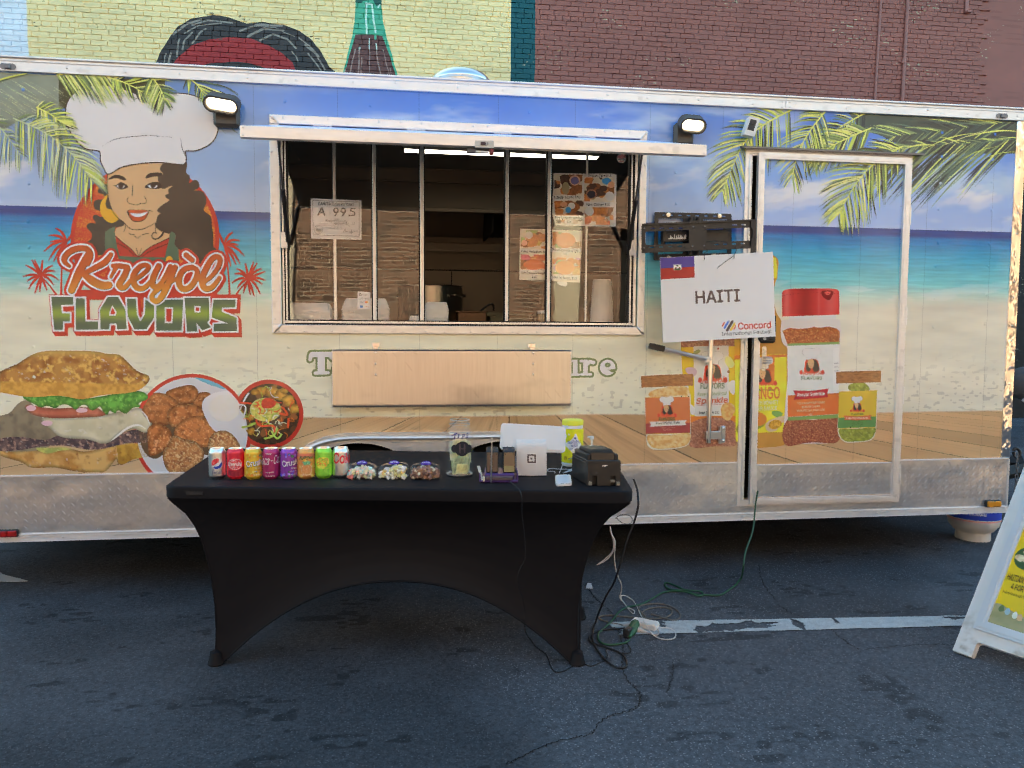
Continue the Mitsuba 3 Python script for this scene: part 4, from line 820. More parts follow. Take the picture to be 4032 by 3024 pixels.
# ---- lettering of the emblem
pr = Wall(); D = pr
def silhouette_palm(D, f, c, fr, trunk, w=26, s=1.0):
    cc = np.array(f(*c))
    for (x, y), bend in fr:
        e = np.array(f(x, y)); m = (cc+e)/2+np.array([0, -bend]); P = spline([cc, m, e], 14); d = P[-1]-P[0]; L = np.linalg.norm(d)
        D.stroke([cc, m, e], [3*s, 10*s, 8*s, 1], REDC, 14)
        for k in range(4, 13):
            for sd in (-1, 1):
                t = P[min(k+1, 13)]-P[k-1]; t /= np.linalg.norm(t); q = np.array([t[0]*0.6-sd*t[1]*0.8, t[1]*0.6+sd*t[0]*0.8])*6.5*s; D.add(sg.Polygon([P[k]+t*1.6, P[k]-t*1.6, P[k]+q+t*2]), REDC, layer=False)
    D.stroke(M(f, trunk), [6*s, 5*s, 8*s], REDC)
p3, p4 = zoomed(60, 860, 5.184), zoomed(860, 880, 5.185)
silhouette_palm(D, p3, (530, 1170), [((210, 950), 4), ((150, 1190), 6), ((235, 1290), 6), ((265, 1460), 10), ((400, 1540), 4), ((500, 1500), 0), ((650, 1470), 0), ((790, 1370), 10), ((900, 1270), 12), ((820, 1080), 10), ((770, 960), 8), ((560, 850), 8), ((340, 840), -2), ((390, 840), 2)], [(545, 1200), (700, 1370), (840, 1560)])
silhouette_palm(D, p3, (1060, 470), [((820, 200), 12), ((680, 350), 10), ((715, 480), 4), ((580, 680), 14), ((680, 860), 14), ((780, 890), 8), ((900, 940), 4), ((1150, 330), 0)], [(1000, 600), (950, 1100), (940, 1560)], s=1.1)
silhouette_palm(D, p4, (110, 440), [((300, 180), 12), ((440, 350), 10), ((410, 440), 4), ((540, 670), 14), ((450, 840), 14), ((370, 850), 8), ((260, 890), 4), ((20, 200), 0)], [(170, 700), (210, 1100), (235, 1520)], s=1.1)
silhouette_palm(D, p4, (610, 1130), [((550, 810), 6), ((720, 780), 0), ((790, 800), 0), ((890, 920), 8), ((960, 980), 2), ((970, 1170), 8), ((900, 1250), 8), ((860, 1460), 14), ((735, 1500), 4), ((650, 1460), 0), ((510, 1430), 6), ((380, 1330), 8), ((270, 1220), 10), ((330, 1030), 10), ((370, 920), 8)], [(590, 1180), (440, 1350), (330, 1510)])
def script(P, w, n=40):
    S = spline(P, n); W = np.interp(np.linspace(0, 1, n), np.linspace(0, 1, len(w)), w)/2
    return shapely.union_all([sg.LineString(S[i:i+2]).buffer((W[i]+W[i+1])/2) for i in range(n-1)])
st = [script([(275, 285), (222, 225), (270, 145), (380, 100), (470, 115), (495, 185), (468, 262)], [34, 62, 66, 60, 66, 50]), script([(470, 175), (385, 345), (300, 540)], [70, 88, 72]), script([(712, 165), (650, 245), (545, 305), (440, 362)], [44, 66, 58, 46]), script([(430, 372), (520, 442), (630, 490), (690, 486)], [60, 86, 86, 76]),
      script([(735, 285), (800, 285), (885, 300)], [46, 54, 56]), script([(885, 312), (835, 420), (800, 490), (840, 515), (915, 440)], [62, 66, 66, 54, 40]), script([(712, 400), (765, 305)], [30, 42]),
      script([(960, 432), (1045, 372), (1108, 296), (1062, 276), (985, 325), (945, 420), (985, 512), (1060, 515), (1130, 445)], [42, 46, 46, 50, 60, 66, 62, 52, 40]),
      script([(1215, 285), (1155, 415), (1155, 495), (1205, 500), (1290, 385), (1335, 290)], [58, 64, 62, 52, 50, 50]), script([(1385, 300), (1315, 470), (1250, 600), (1190, 655), (1142, 625), (1172, 560), (1290, 485), (1405, 415)], [56, 66, 66, 58, 50, 46, 40, 36]),
      script([(1565, 300), (1480, 325), (1425, 430), (1455, 520), (1530, 515), (1600, 425), (1615, 335), (1570, 300)], [56, 60, 64, 62, 60, 58, 54, 52]), script([(1612, 425), (1700, 440)], [40, 34]), script([(1500, 170), (1562, 222)], [54, 54]),
      script([(1668, 470), (1765, 395), (1848, 275), (1848, 200), (1795, 195), (1715, 305), (1668, 430), (1695, 518), (1762, 515), (1850, 410)], [40, 44, 50, 54, 58, 64, 66, 62, 54, 40])]
kre = shapely.union_all(st); back = kre.buffer(44).union(saf.translate(kre.buffer(36), 14, 12)).union(sg.Polygon([(330, 540), (1850, 500), (1810, 640), (330, 640)]))
LET = [[(88, 610), (316, 612), (318, 690), (190, 696), (200, 782), (284, 784), (282, 868), (210, 870), (210, 955), (120, 957)], [(345, 625), (437, 625), (445, 868), (578, 868), (578, 953), (345, 955)], [(680, 612), (790, 612), (862, 740), (880, 945), (778, 950), (775, 890), (700, 890), (695, 950), (605, 950), (600, 745)], [(882, 630), (975, 630), (985, 795), (1022, 872), (1070, 795), (1075, 640), (1165, 690), (1165, 830), (1085, 950), (960, 950), (890, 815)], [(1190, 695), (1290, 640), (1470, 637), (1455, 965), (1188, 965)], [(1485, 622), (1740, 622), (1745, 850), (1720, 880), (1762, 928), (1670, 962), (1610, 880), (1618, 972), (1512, 975)], [(1790, 640), (2020, 640), (2015, 720), (1880, 722), (1872, 765), (2030, 830), (2035, 968), (1790, 970), (1795, 895), (1940, 888), (1770, 825)]]
HOL = [[(732, 722), (757, 772), (752, 792), (708, 792), (712, 772)], [(1294, 736), (1352, 736), (1344, 870), (1294, 870)], [(1602, 720), (1638, 720), (1637, 758), (1604, 758)]]
HOLW = [[(730, 698), (772, 770), (767, 806), (693, 806), (697, 770)], [(1278, 720), (1368, 720), (1358, 886), (1278, 886)], [(1587, 705), (1653, 705), (1651, 774), (1589, 774)]]
let = [sg.Polygon(p) for p in LET]; red = shapely.union_all([q for g in let for q in [shapely.union_all([saf.translate(g.buffer(24, join_style='mitre'), k*7, k*10) for k in range(5)])]]).union(sg.box(70, 585, 2075, 640))
toB = lambda g: shapely.transform(g, lambda a: np.c_[170+a[:, 0]/2.665, 940+a[:, 1]/2.665])
D.add(toB(red.union(back)), REDC)
wl = shapely.union_all([g.buffer(18, join_style='mitre') for g in let]).difference(shapely.union_all([sg.Polygon(p) for p in HOL])); D.add(toB(wl), alb(222, 220, 216))
gr = shapely.union_all(let).difference(shapely.union_all([sg.Polygon(p) for p in HOLW]))
def green(u, v): t = (v-(940+600/2.665))/(380/2.665); return cmix(alb(86, 102, 80), alb(136, 156, 66), np.exp(-((t-0.48)/0.17)**2))
D.add(toB(gr), green, 2.2)
D.add(toB(kre.buffer(19)), alb(224, 218, 210))
D.add(toB(saf.translate(kre, 4, 4).union(kre)), alb(70, 48, 34))
def orange(u, v): t = (v-(940+90/2.665))/(560/2.665); return cmix(alb(186, 86, 44), alb(214, 150, 62), (t-0.45)*1.8)
D.add(toB(kre), orange, 2.2)
put_print(FT+'__emblem_lettering', pr, 'vinyl_print', label='printed orange and green emblem lettering')

# ---- slogan, half hidden by the folded shelf
Dd = lambda g: shapely.transform(g, lambda a: np.c_[1150+a[:, 0]/1.6385, 1330+a[:, 1]/1.6385])
L1 = lambda P, w: sg.LineString(P).buffer(w/2)
slog = shapely.union_all([L1([(128, 108), (300, 106)], 34), L1([(122, 110), (116, 140)], 24), sg.box(164, 100, 212, 232), L1([(150, 228), (232, 226)], 22), L1([(240, 112), (262, 136)], 22), sg.Point(300, 205).buffer(38),
    sg.box(1750, 145, 1776, 225), L1([(1810, 150), (1826, 150)], 16), sg.box(1812, 142, 1842, 236), L1([(1750, 232), (1800, 238), (1850, 238)], 16), L1([(1862, 150), (1890, 150)], 16), sg.box(1878, 142, 1908, 236), L1([(1866, 236), (1928, 236)], 16), L1([(1900, 172), (1922, 154), (1944, 160)], 24),
    sg.Point(2036, 192).buffer(50).difference(saf.scale(sg.Point(2036, 176).buffer(20), 1, 0.75)).difference(sg.Polygon([(2036, 205), (2100, 200), (2100, 222), (2060, 222)]))])
pr = Wall(); pr.add(Dd(slog.buffer(13)), alb(104, 120, 76)); pr.add(Dd(slog), alb(222, 218, 214)); put_print(FT+'__slogan_print', pr, 'vinyl_print', label='printed slogan in white rounded letters with green outline')

# ---- food pictures
E_ = zoomed(0, 1360, 1.8306); F_ = zoomed(520, 1450, 1.8143)
def food(c0, c1, c2, s, seed=0, th=(0.4, 0.65), edge=None, gloss=0.0):
    def f(u, v):
        n = nz(u, v, s, seed, 5); m = nz(u+90, v-40, s*0.45, seed+3, 4); c = cmix(c0, c1, (n-th[0])*5); c = cmix(c, c2, (m-th[1])*7)
        if edge is not None: c = c*(1-0.55*np.clip(1-shapely.distance(edge.exterior, shapely.points(u, v))/14.0, 0, 1)[:, None])
        if gloss: c = cmix(c, alb(236, 228, 214), np.clip((nz(u, v*1.6, s*0.33, seed+8, 3)-0.69)*9, 0, gloss))
        return c
    return f
pr = Wall(); D = pr; H = 3.2
bot = blob(M(E_, [(-30, 740), (80, 760), (200, 750), (330, 760), (500, 745), (600, 765), (800, 720), (1070, 705), (1105, 780), (1090, 800), (960, 820), (890, 858), (850, 850), (840, 820), (770, 900), (700, 915), (560, 910), (380, 880), (220, 880), (170, 850), (60, 815), (-30, 770)]))
D.add(bot, food(alb(200, 164, 100), alb(176, 128, 66), alb(150, 98, 52), 40, 3, edge=bot, gloss=0.4), H)
D.add(M(E_, [(840, 720), (1070, 705), (1105, 780), (1090, 800), (960, 820), (890, 858), (855, 850)]), food(alb(186, 148, 62), alb(160, 120, 48), alb(140, 96, 40), 22, 14), H)
D.add(blob(M(E_, [(-30, 530), (60, 490), (130, 420), (200, 400), (270, 470), (340, 560), (420, 650), (330, 740), (100, 765), (-30, 730)])), food(alb(134, 124, 102), alb(110, 102, 86), alb(84, 76, 66), 60, 5), H)
pat = blob(M(E_, [(-30, 690), (200, 665), (330, 680), (430, 650), (650, 680), (780, 700), (900, 625), (1000, 610), (1075, 640), (1068, 690), (950, 702), (800, 732), (700, 750), (600, 747), (500, 727), (330, 725), (200, 745), (60, 762), (-30, 745)]))
D.add(pat, food(alb(66, 54, 62), alb(96, 78, 78), alb(156, 124, 112), 22, 7, (0.45, 0.58), gloss=0.5), H)
D.add(blob(M(E_, [(260, 742), (340, 738), (440, 735), (520, 748), (420, 762), (330, 778)])), food(alb(178, 180, 96), alb(150, 158, 84), alb(196, 196, 140), 14, 9), H)
che = blob(M(E_, [(300, 530), (400, 518), (600, 512), (760, 497), (950, 458), (1020, 455), (1070, 510), (1092, 550), (1080, 612), (1030, 627), (980, 605), (900, 620), (850, 655), (780, 703), (720, 705), (650, 682), (550, 674), (430, 655), (360, 602)]))
D.add(che, food(alb(184, 180, 152), alb(198, 194, 170), alb(168, 164, 134), 60, 11, edge=che, gloss=0.35), H)
D.stroke(M(E_, [(800, 690), (860, 640), (930, 590), (1000, 575), (1050, 600)]), [3, 7, 9, 8, 3], alb(220, 216, 204)); D.stroke(M(E_, [(1020, 470), (1060, 520), (1078, 570)]), [2, 6, 2], alb(218, 214, 202))
tom = blob(M(E_, [(190, 430), (300, 445), (500, 450), (700, 452), (745, 478), (760, 500), (600, 520), (500, 524), (350, 522), (230, 495), (188, 455)])); D.add(tom, food(alb(190, 118, 92), alb(172, 92, 72), alb(206, 146, 120), 34, 13, edge=tom), H)
for x, y, a, b in ((590, 468, 42, 17), (225, 452, 36, 22), (340, 560, 40, 20)): D.ellipse(*E_(x, y), a/1.83, b/1.83, alb(204, 172, 180))
let_ = blob(M(E_, [(165, 370), (450, 366), (600, 384), (850, 345), (980, 330), (1045, 342), (1065, 385), (1000, 418), (1012, 442), (960, 450), (905, 492), (850, 470), (830, 490), (790, 470), (778, 497), (745, 478), (720, 440), (690, 460), (650, 462), (620, 430), (575, 440), (545, 463), (505, 436), (440, 430), (400, 452), (340, 436), (300, 446), (250, 425), (200, 400)]))
D.add(let_, food(alb(92, 168, 66), alb(56, 128, 46), alb(150, 204, 112), 15, 15, (0.42, 0.60), edge=let_), H)
bun = blob(M(E_, [(-40, 245), (0, 190), (130, 130), (190, 90), (300, 45), (480, 38), (700, 45), (770, 60), (850, 65), (890, 90), (940, 140), (1000, 190), (1070, 220), (1075, 255), (1040, 295), (980, 330), (850, 350), (700, 365), (590, 388), (450, 365), (300, 370), (170, 368), (0, 340), (-40, 330)]))
base = food(alb(176, 126, 62), alb(148, 92, 44), alb(204, 166, 86), 38, 17, (0.42, 0.56), edge=bun, gloss=0.55)
def bunc(u, v):
    c = base(u, v); t = np.clip((v-(1360+(262+0.02*(u*1.83-500))/1.83))/9, 0, 1); r = cmix(alb(200, 156, 72), alb(182, 132, 54), (nz(u, v, 15, 4)-0.4)*4); top = np.clip(((1360+95/1.83)-v)/22, 0, 1)
    c = c*(1-t[:, None])+r*t[:, None]; return c*(1-top[:, None]*0.7)+cmix(alb(186, 150, 76), alb(206, 174, 98), nz(u, v, 20, 6))*top[:, None]*0.7
D.add(bun, bunc, H)
put_print(FT+'__sandwich_print', pr, 'vinyl_print', label='printed fried plantain sandwich with cheese and lettuce')

pr = Wall(); D = pr
cc = np.array(F_(430, 462)); R0 = 422/1.8143
D.ellipse(*cc, R0, R0, REDC); disc = sg.Point(*cc).buffer(396/1.8143, 48)
class Cut:
    "print clipped to a disc"
    def __init__(s, pr, g): s.pr, s.g = pr, g
    def __enter__(s): s.old = s.pr.clip; s.pr.clip = s.old.intersection(s.g)
    def __exit__(s, *a): s.pr.clip = s.old
with Cut(D, disc):
    D.add(disc, lambda u, v: cmix(alb(206, 208, 212), alb(186, 188, 192), nz(u, v, 70, 1)))
    D.add(M(F_, [(430, 60), (560, 60), (680, 130), (660, 152), (560, 120), (470, 80)]), alb(96, 166, 186))
    D.add(blob(M(F_, [(70, 300), (250, 250), (500, 250), (620, 480), (560, 620), (300, 560), (190, 640), (90, 600)])), food(alb(98, 76, 54), alb(84, 66, 50), alb(116, 92, 66), 30, 2), 5)
    NG = [[(440, 200), (550, 175), (565, 230), (500, 280), (440, 260)], [(240, 180), (340, 132), (440, 125), (475, 180), (440, 240), (340, 255)], [(66, 280), (130, 190), (200, 175), (290, 210), (335, 270), (290, 330), (260, 400), (150, 395), (96, 350)], [(280, 280), (400, 255), (500, 290), (512, 350), (380, 392), (290, 420), (250, 345)], [(115, 430), (180, 395), (270, 440), (282, 520), (210, 600), (130, 622), (112, 520)], [(300, 445), (380, 365), (480, 340), (560, 390), (602, 470), (545, 560), (420, 545), (320, 505)]]
    bowl = blob(M(F_, [(500, 255), (520, 340), (560, 415), (620, 470), (760, 520), (850, 470), (830, 250), (760, 170), (640, 165), (540, 200)])); 
    for i, P in enumerate(NG):
        g = blob(M(F_, P)); k = 0.8+0.06*i; D.add(g, food(np.array(alb(178, 112, 62))*k, np.array(alb(140, 80, 42))*k, np.array(alb(208, 152, 104))*k, 15, 20+i, (0.45, 0.56), edge=g), 2.6)
    D.add(bowl, lambda u, v: cmix(alb(226, 228, 230), alb(196, 198, 204), (v-1560)/130), 8); D.ellipse(*F_(660, 285), 112/1.8143, 96/1.8143, lambda u, v: cmix(alb(214, 208, 196), alb(236, 232, 222), nz(u, v*1.5, 18, 4)), 5)
    for i, P in enumerate([[(545, 520), (600, 455), (680, 450), (740, 500), (772, 565), (700, 610), (560, 600)], [(222, 600), (260, 540), (300, 480), (360, 500), (440, 520), (512, 590), (490, 680), (400, 740), (280, 750), (232, 690)]]):
        g = blob(M(F_, P)); D.add(g, food(alb(184, 128, 78), alb(150, 92, 52), alb(222, 182, 136), 11, 30+i, (0.45, 0.54), edge=g), 2.4)
put_print(FT+'__fried_bites_print', pr, 'vinyl_print', label='printed round picture of fried bites with a bowl of dip')
pr = Wall(); D = pr; D.step = 0.00008
cc = np.array(F_(977, 328)); D.ellipse(*cc, 247/1.8143, 247/1.8143, REDC); disc = sg.Point(*cc).buffer(217/1.8143, 40); rf = np.random.default_rng(4)
with Cut(D, disc):
    D.add(disc, food(alb(74, 54, 38), alb(52, 38, 28), alb(112, 76, 48), 14, 41), 3)
    for k in range(46):
        a, r = rf.uniform(0, 6.28), 210*math.sqrt(rf.random()); x, y = 977+r*math.cos(a), 328+r*math.sin(a); D.ellipse(*F_(x, y), rf.uniform(8, 20), rf.uniform(7, 14), [alb(92, 62, 42), alb(128, 84, 48), alb(70, 50, 36), alb(150, 92, 50)][rf.integers(4)], rot=rf.uniform(0, 180))
    for x, y, a in ((930, 160, 40), (1000, 165, 45), (1060, 190, 45), (1120, 230, 48), (1160, 290, 42), (1090, 160, 30), (880, 170, 30), (850, 450, 32), (850, 350, 28)):
        g = blob([tuple(np.array(F_(x, y))+np.array([math.cos(t)*a*rf.uniform(0.8, 1.2), math.sin(t)*a*0.8*rf.uniform(0.8, 1.2)])/1.81) for t in np.linspace(0, 5.6, 9)]); D.add(g, food(alb(206, 160, 66), alb(184, 128, 44), alb(222, 188, 104), 12, int(x) % 17, edge=g), 3)
    D.ellipse(*F_(955, 295), 112/1.81, 84/1.81, alb(196, 196, 128)); D.ellipse(*F_(955, 295), 104/1.81, 78/1.81, food(alb(206, 200, 110), alb(176, 176, 66), alb(226, 220, 170), 7, 3), 3)
    for k in range(60):
        x, y = rf.normal(960, 80), rf.normal(330, 70); a = rf.uniform(0, 6.28); L = rf.uniform(20, 75); cu = rf.normal(0, 18); col = [alb(228, 220, 180), alb(216, 202, 90), alb(206, 72, 40), alb(226, 226, 214), alb(158, 178, 70), alb(214, 110, 44)][rf.integers(6)]
        D.line(M(F_, [(x, y), (x+L*0.5*math.cos(a)-cu*math.sin(a), y+L*0.5*math.sin(a)+cu*math.cos(a)), (x+L*math.cos(a), y+L*math.sin(a))]), rf.uniform(2, 4.2), col, n=7)
    for P, w, col in (([(785, 245), (850, 250)], 8, alb(206, 70, 44)), ([(800, 235), (820, 200), (835, 180)], 7, alb(232, 228, 214)), ([(770, 258), (810, 270), (806, 330)], 6, alb(232, 228, 214)), ([(790, 420), (840, 410), (880, 395)], 7, alb(160, 180, 74)), ([(950, 500), (1010, 480), (1040, 430)], 8, alb(160, 190, 84)), ([(1000, 450), (1040, 500), (1070, 470)], 7, alb(170, 200, 96)), ([(890, 370), (920, 410), (1010, 410), (1020, 450)], 8, alb(208, 74, 40)), ([(1080, 280), (1110, 330), (1060, 320)], 9, alb(214, 84, 44)), ([(1120, 360), (1115, 420)], 9, alb(208, 84, 46))): D.line(M(F_, P), w, col, n=12)
    D.add(blob(M(F_, [(928, 250), (940, 220), (985, 212), (1030, 245), (1010, 275), (960, 285), (932, 275)])), food(alb(216, 74, 46), alb(190, 56, 38), alb(228, 120, 84), 12, 2), 3)
put_print(FT+'__stew_print', pr, 'vinyl_print', label='printed round picture of stew and peppers')

# ---- the printed jars and bottles round the door
G_, I_, J_ = zoomed(2500, 1330, 3.53), zoomed(3000, 1100, 2.3696), zoomed(2400, 800, 1.2762)
def minilogo(D, f, cx, cy, s, hatcol=None):
    g = lambda P: M(f, [(cx+x*s, cy+y*s) for x, y in P]); w = s/3.0
    D.add(blob(g([(-60, 10), (-52, -40), (0, -62), (52, -40), (66, 10), (60, 60), (-60, 60)])), alb(196, 70, 50)); D.add(blob(g([(8, -48), (38, -42), (56, -5), (64, 45), (30, 58), (10, 30), (16, -10)])), HAIRC); D.add(blob(g([(-36, -20), (-48, 30), (-30, 56), (-10, 40)])), HAIRC)
    D.add(blob(g([(-32, -42), (10, -50), (20, -10), (0, 30), (-16, 26), (-32, -4)])), SKIN); D.add(g([(-22, -14), (-12, -18), (-12, -13)]), INK); D.add(g([(0, -16), (10, -16), (8, -11)]), INK); D.add(g([(-16, 10), (2, 8), (-6, 15)]), alb(180, 50, 44))
    h = blob(g([(-40, -48), (-44, -80), (-72, -92), (-80, -130), (-50, -150), (0, -142), (46, -152), (78, -130), (70, -94), (44, -82), (42, -54), (0, -56)])); D.add(h.buffer(0.5), alb(120, 112, 106)); D.add(h, hatcol or alb(206, 204, 200))
    for x in (-92, 98): D.add(blob(g([(x-14, 60), (x, 42), (x+14, 58), (x+8, 80), (x-8, 82)])), alb(196, 70, 56))
    D.text('Kreyol', f(cx-78*s, cy+88*s), f(cx+84*s, cy+80*s), 36*s/3.0*1.05, alb(206, 92, 66), True, 0.35); D.text('FLAVORS', f(cx-90*s, cy+128*s), f(cx+92*s, cy+126*s), 34*s/3.0, alb(84, 104, 66), True)
def spice(a, b, c, s=4.0, seed=0): return food(a, b, c, s, seed, (0.42, 0.56))
def woodc(u, v): return cmix(alb(164, 112, 68), alb(122, 76, 42), (nz(u/6, v, 2.6, 5)-0.35)*2.4)
def ribbon(D, f, P, col): D.add(M(f, P), col)
def jars(D):
    # pouch of seafood seasoning
    D.add(M(G_, [(640, -300), (1500, -300), (1500, 60), (640, 60)]), spice(alb(178, 106, 74), alb(150, 82, 56), alb(206, 150, 110), 5, 2), 4); D.add(M(G_, [(640, 60), (1390, 30), (1400, 130), (640, 135)]), spice(alb(176, 112, 84), alb(152, 88, 64), alb(204, 156, 124), 5, 3), 4)
    D.add(M(G_, [(640, 132), (1392, 118), (1398, 1190), (700, 1200)]), lambda u, v: cmix(alb(232, 196, 46), alb(206, 160, 40), nz(u, v*0.5, 30, 4)), 6); D.add(M(G_, [(770, 1090), (1396, 1085), (1398, 1195), (770, 1198)]), alb(206, 122, 52)); D.add(blob(M(G_, [(770, 1195), (1398, 1185), (1410, 1400), (1400, 1495), (1100, 1510), (760, 1500)])), spice(alb(168, 116, 92), alb(140, 88, 66), alb(196, 150, 126), 4, 5), 4)
    D.add(M(G_, [(812, 118), (1300, 108), (1308, 1080), (830, 1092)]), lambda u, v: cmix(alb(206, 204, 198), alb(192, 190, 184), nz(u, v, 30, 6)))
    D.add(blob(M(G_, [(1250, 290), (1300, 255), (1370, 330), (1380, 390), (1320, 420), (1265, 370)])), lambda u, v: cmix(alb(238, 222, 96), alb(244, 236, 150), nz(u, v, 6, 2)), 4); D.add(blob(M(G_, [(700, 435), (780, 410), (850, 440), (860, 500), (790, 535)])), alb(186, 158, 166)); D.add(blob(M(G_, [(1290, 640), (1380, 590), (1400, 700), (1370, 790), (1310, 740)])), alb(214, 206, 194)); D.add(blob(M(G_, [(770, 930), (820, 960), (830, 1050), (790, 1070)])), alb(214, 206, 200)); D.add(blob(M(G_, [(1200, 960), (1300, 900), (1390, 960), (1360, 1080), (1300, 1150), (1230, 1120)])), food(alb(222, 178, 112), alb(206, 150, 84), alb(232, 206, 150), 8, 6), 4); D.add(blob(M(G_, [(800, 220), (880, 165), (910, 185), (840, 235)])), alb(128, 140, 88)); D.ellipse(*G_(1157, 152), 4, 4, alb(170, 60, 50)); D.ellipse(*G_(1300, 472), 5.5, 5, alb(140, 96, 60)); D.ellipse(*G_(650, 250), 1, 1, alb(180, 150, 60))
    minilogo(D, G_, 1075, 470, 1.85)
    D.text('Kreyol Seafood', G_(868, 808), G_(1262, 795), 14, alb(128, 146, 84), False, 0.2); D.text('Sprinkle', G_(845, 918), G_(1285, 900), 22, alb(192, 92, 60), True, 0.2); D.line(M(G_, [(868, 940), (1280, 925)]), 1.2, alb(192, 92, 60)); D.text('Net Wt. 4 oz', G_(895, 1062), G_(1160, 1052), 11, alb(60, 56, 52), True, 0.1)
    # mango sauce bottle
    D.add(blob(M(J_, [(700, 270), (838, 272), (846, 330), (842, 378), (832, 400), (836, 540), (868, 596), (892, 690), (894, 1000), (890, 1170), (880, 1212), (780, 1228), (660, 1226), (640, 1100), (640, 700), (700, 500)])), lambda u, v: cmix(alb(198, 146, 66), alb(170, 118, 50), nz(u, v*0.4, 40, 8)), 8)
    D.add(M(J_, [(700, 273), (836, 273), (844, 330), (840, 378), (700, 380)]), alb(232, 200, 60)); D.add(M(J_, [(640, 770), (890, 757), (892, 1150), (640, 1156)]), lambda u, v: cmix(alb(236, 214, 60), alb(222, 188, 48), nz(u, v, 40, 3)), 8); D.add(M(J_, [(640, 775), (890, 758), (890, 772), (830, 776), (828, 912), (640, 915)]), alb(206, 118, 56))
    D.add(M(G_, [(1382, 20), (1480, 15), (1478, 300), (1382, 305)]), alb(214, 166, 48)); D.add(M(G_, [(1380, 245), (1478, 240), (1478, 298), (1380, 302)]), alb(206, 124, 50)); D.add(M(G_, [(1386, 302), (1476, 300), (1440, 1440), (1400, 1440)]), alb(236, 214, 62))
    D.add(blob(M(J_, [(640, 1120), (700, 1090), (760, 1080), (780, 1110), (700, 1150), (640, 1150)])), alb(150, 150, 60)); D.add(blob(M(J_, [(700, 1080), (750, 1050), (790, 1090), (740, 1120)])), alb(206, 130, 56)); D.add(blob(M(J_, [(815, 1050), (850, 1045), (870, 1060), (840, 1075)])), alb(120, 160, 80)); D.add(blob(M(J_, [(785, 1110), (830, 1080), (885, 1070), (895, 1085), (860, 1110), (840, 1140), (795, 1145)])), alb(206, 180, 140)); D.ellipse(*J_(832, 1112), 26, 18, food(alb(206, 160, 60), alb(176, 120, 40), alb(226, 196, 110), 5, 2), 3, -15)
    minilogo(D, J_, 772, 865, 0.62); D.text('MANGO', J_(690, 984), J_(856, 980), 44, alb(200, 108, 60), True); D.text('SCOTCH BONNET', J_(692, 1014), J_(848, 1010), 15, alb(222, 214, 170), True); D.text('PEPPER SAUCE', J_(696, 1044), J_(842, 1038), 15, alb(222, 214, 170), True)
    # the big shaker
    D.add(M(I_, [(250, 330), (690, 330), (690, 372), (250, 376)]), alb(206, 200, 194)); D.add(blob(M(I_, [(180, 400), (200, 378), (460, 372), (710, 374), (730, 400), (730, 590), (724, 900), (716, 1480), (700, 1516), (600, 1530), (400, 1534), (230, 1540), (206, 1510), (232, 1000), (236, 640), (190, 590)])), alb(206, 196, 188))
    D.add(M(I_, [(190, 480), (260, 452), (330, 462), (420, 458), (480, 442), (540, 452), (620, 440), (700, 460), (726, 490), (722, 590), (600, 592), (236, 600)]), spice(alb(172, 92, 52), alb(140, 66, 38), alb(218, 158, 96), 3.6, 8), 3); D.add(blob(M(I_, [(232, 1316), (470, 1312), (716, 1298), (716, 1500), (600, 1528), (380, 1532), (212, 1536)])), spice(alb(158, 92, 66), alb(128, 66, 48), alb(206, 146, 104), 3.6, 9), 3)
    D.add(M(I_, [(236, 600), (722, 582), (722, 604), (236, 620)]), alb(120, 150, 84)); D.add(M(I_, [(236, 622), (722, 606), (718, 1062), (238, 1082)]), lambda u, v: cmix(alb(212, 212, 206), alb(196, 198, 192), nz(u, v, 12, 6)), 8); D.add(M(I_, [(240, 1082), (717, 1060), (712, 1256), (240, 1284)]), lambda u, v: cmix(alb(214, 122, 62), alb(202, 98, 46), nz(u, v, 30, 6)), 10); D.add(M(I_, [(240, 1286), (712, 1258), (712, 1294), (240, 1318)]), alb(120, 146, 78))
    lid = sg.Polygon(M(I_, [(188, 120), (215, 96), (300, 86), (620, 84), (700, 92), (718, 110), (722, 328), (460, 338), (188, 346)]))
    def lidc(u, v): x = (u-3000)*2.3696; return cmix(cmix(alb(196, 56, 54), alb(160, 40, 38), np.exp(-((x-400)/90)**2)), alb(226, 100, 94), 0.8*np.exp(-((x-230)/26)**2)+0.55*np.exp(-((x-640)/50)**2)+0.5*np.exp(-((x-530)/12)**2))
    D.add(lid, lidc, 6); D.add(blob(M(I_, [(556, 112), (610, 104), (662, 112), (655, 150), (628, 192), (590, 180), (560, 150)])), alb(126, 22, 26)); D.add(blob(M(I_, [(585, 120), (640, 118), (630, 140), (600, 145)])), alb(206, 80, 76))
    D.line(M(I_, [(190, 150), (400, 128), (720, 136)]), 1, alb(150, 30, 32))
    minilogo(D, I_, 462, 800, 1.06); D.add(M(I_, [(664, 642), (720, 640), (716, 1036), (660, 1040)]), alb(214, 212, 206))
    for i, t in enumerate(('Onion,', 'thyme,', 'rosemary')): D.text(t, I_(670, 790+34*i), I_(716, 789+34*i), 6, alb(90, 84, 80))
    D.add(M(I_, [(288, 1036), (460, 1040), (622, 1018), (606, 1060), (614, 1098), (460, 1112), (292, 1122), (312, 1080)]), alb(172, 44, 50)); D.text('Kreyol Sprinkle', I_(328, 1094), I_(586, 1078), 13, alb(222, 214, 206), True)
    for i, (t, x0, x1) in enumerate((('FOLLOW US ON INSTAGRAM', 330, 580), ('@KREYOLFLAVORS', 370, 540), ('WWW.KREYOLFLAVORS.COM', 322, 580), ('4oz', 432, 472))): D.text(t, I_(x0, 1166+i*35), I_(x1, 1156+i*34), 8, alb(230, 190, 150), True)
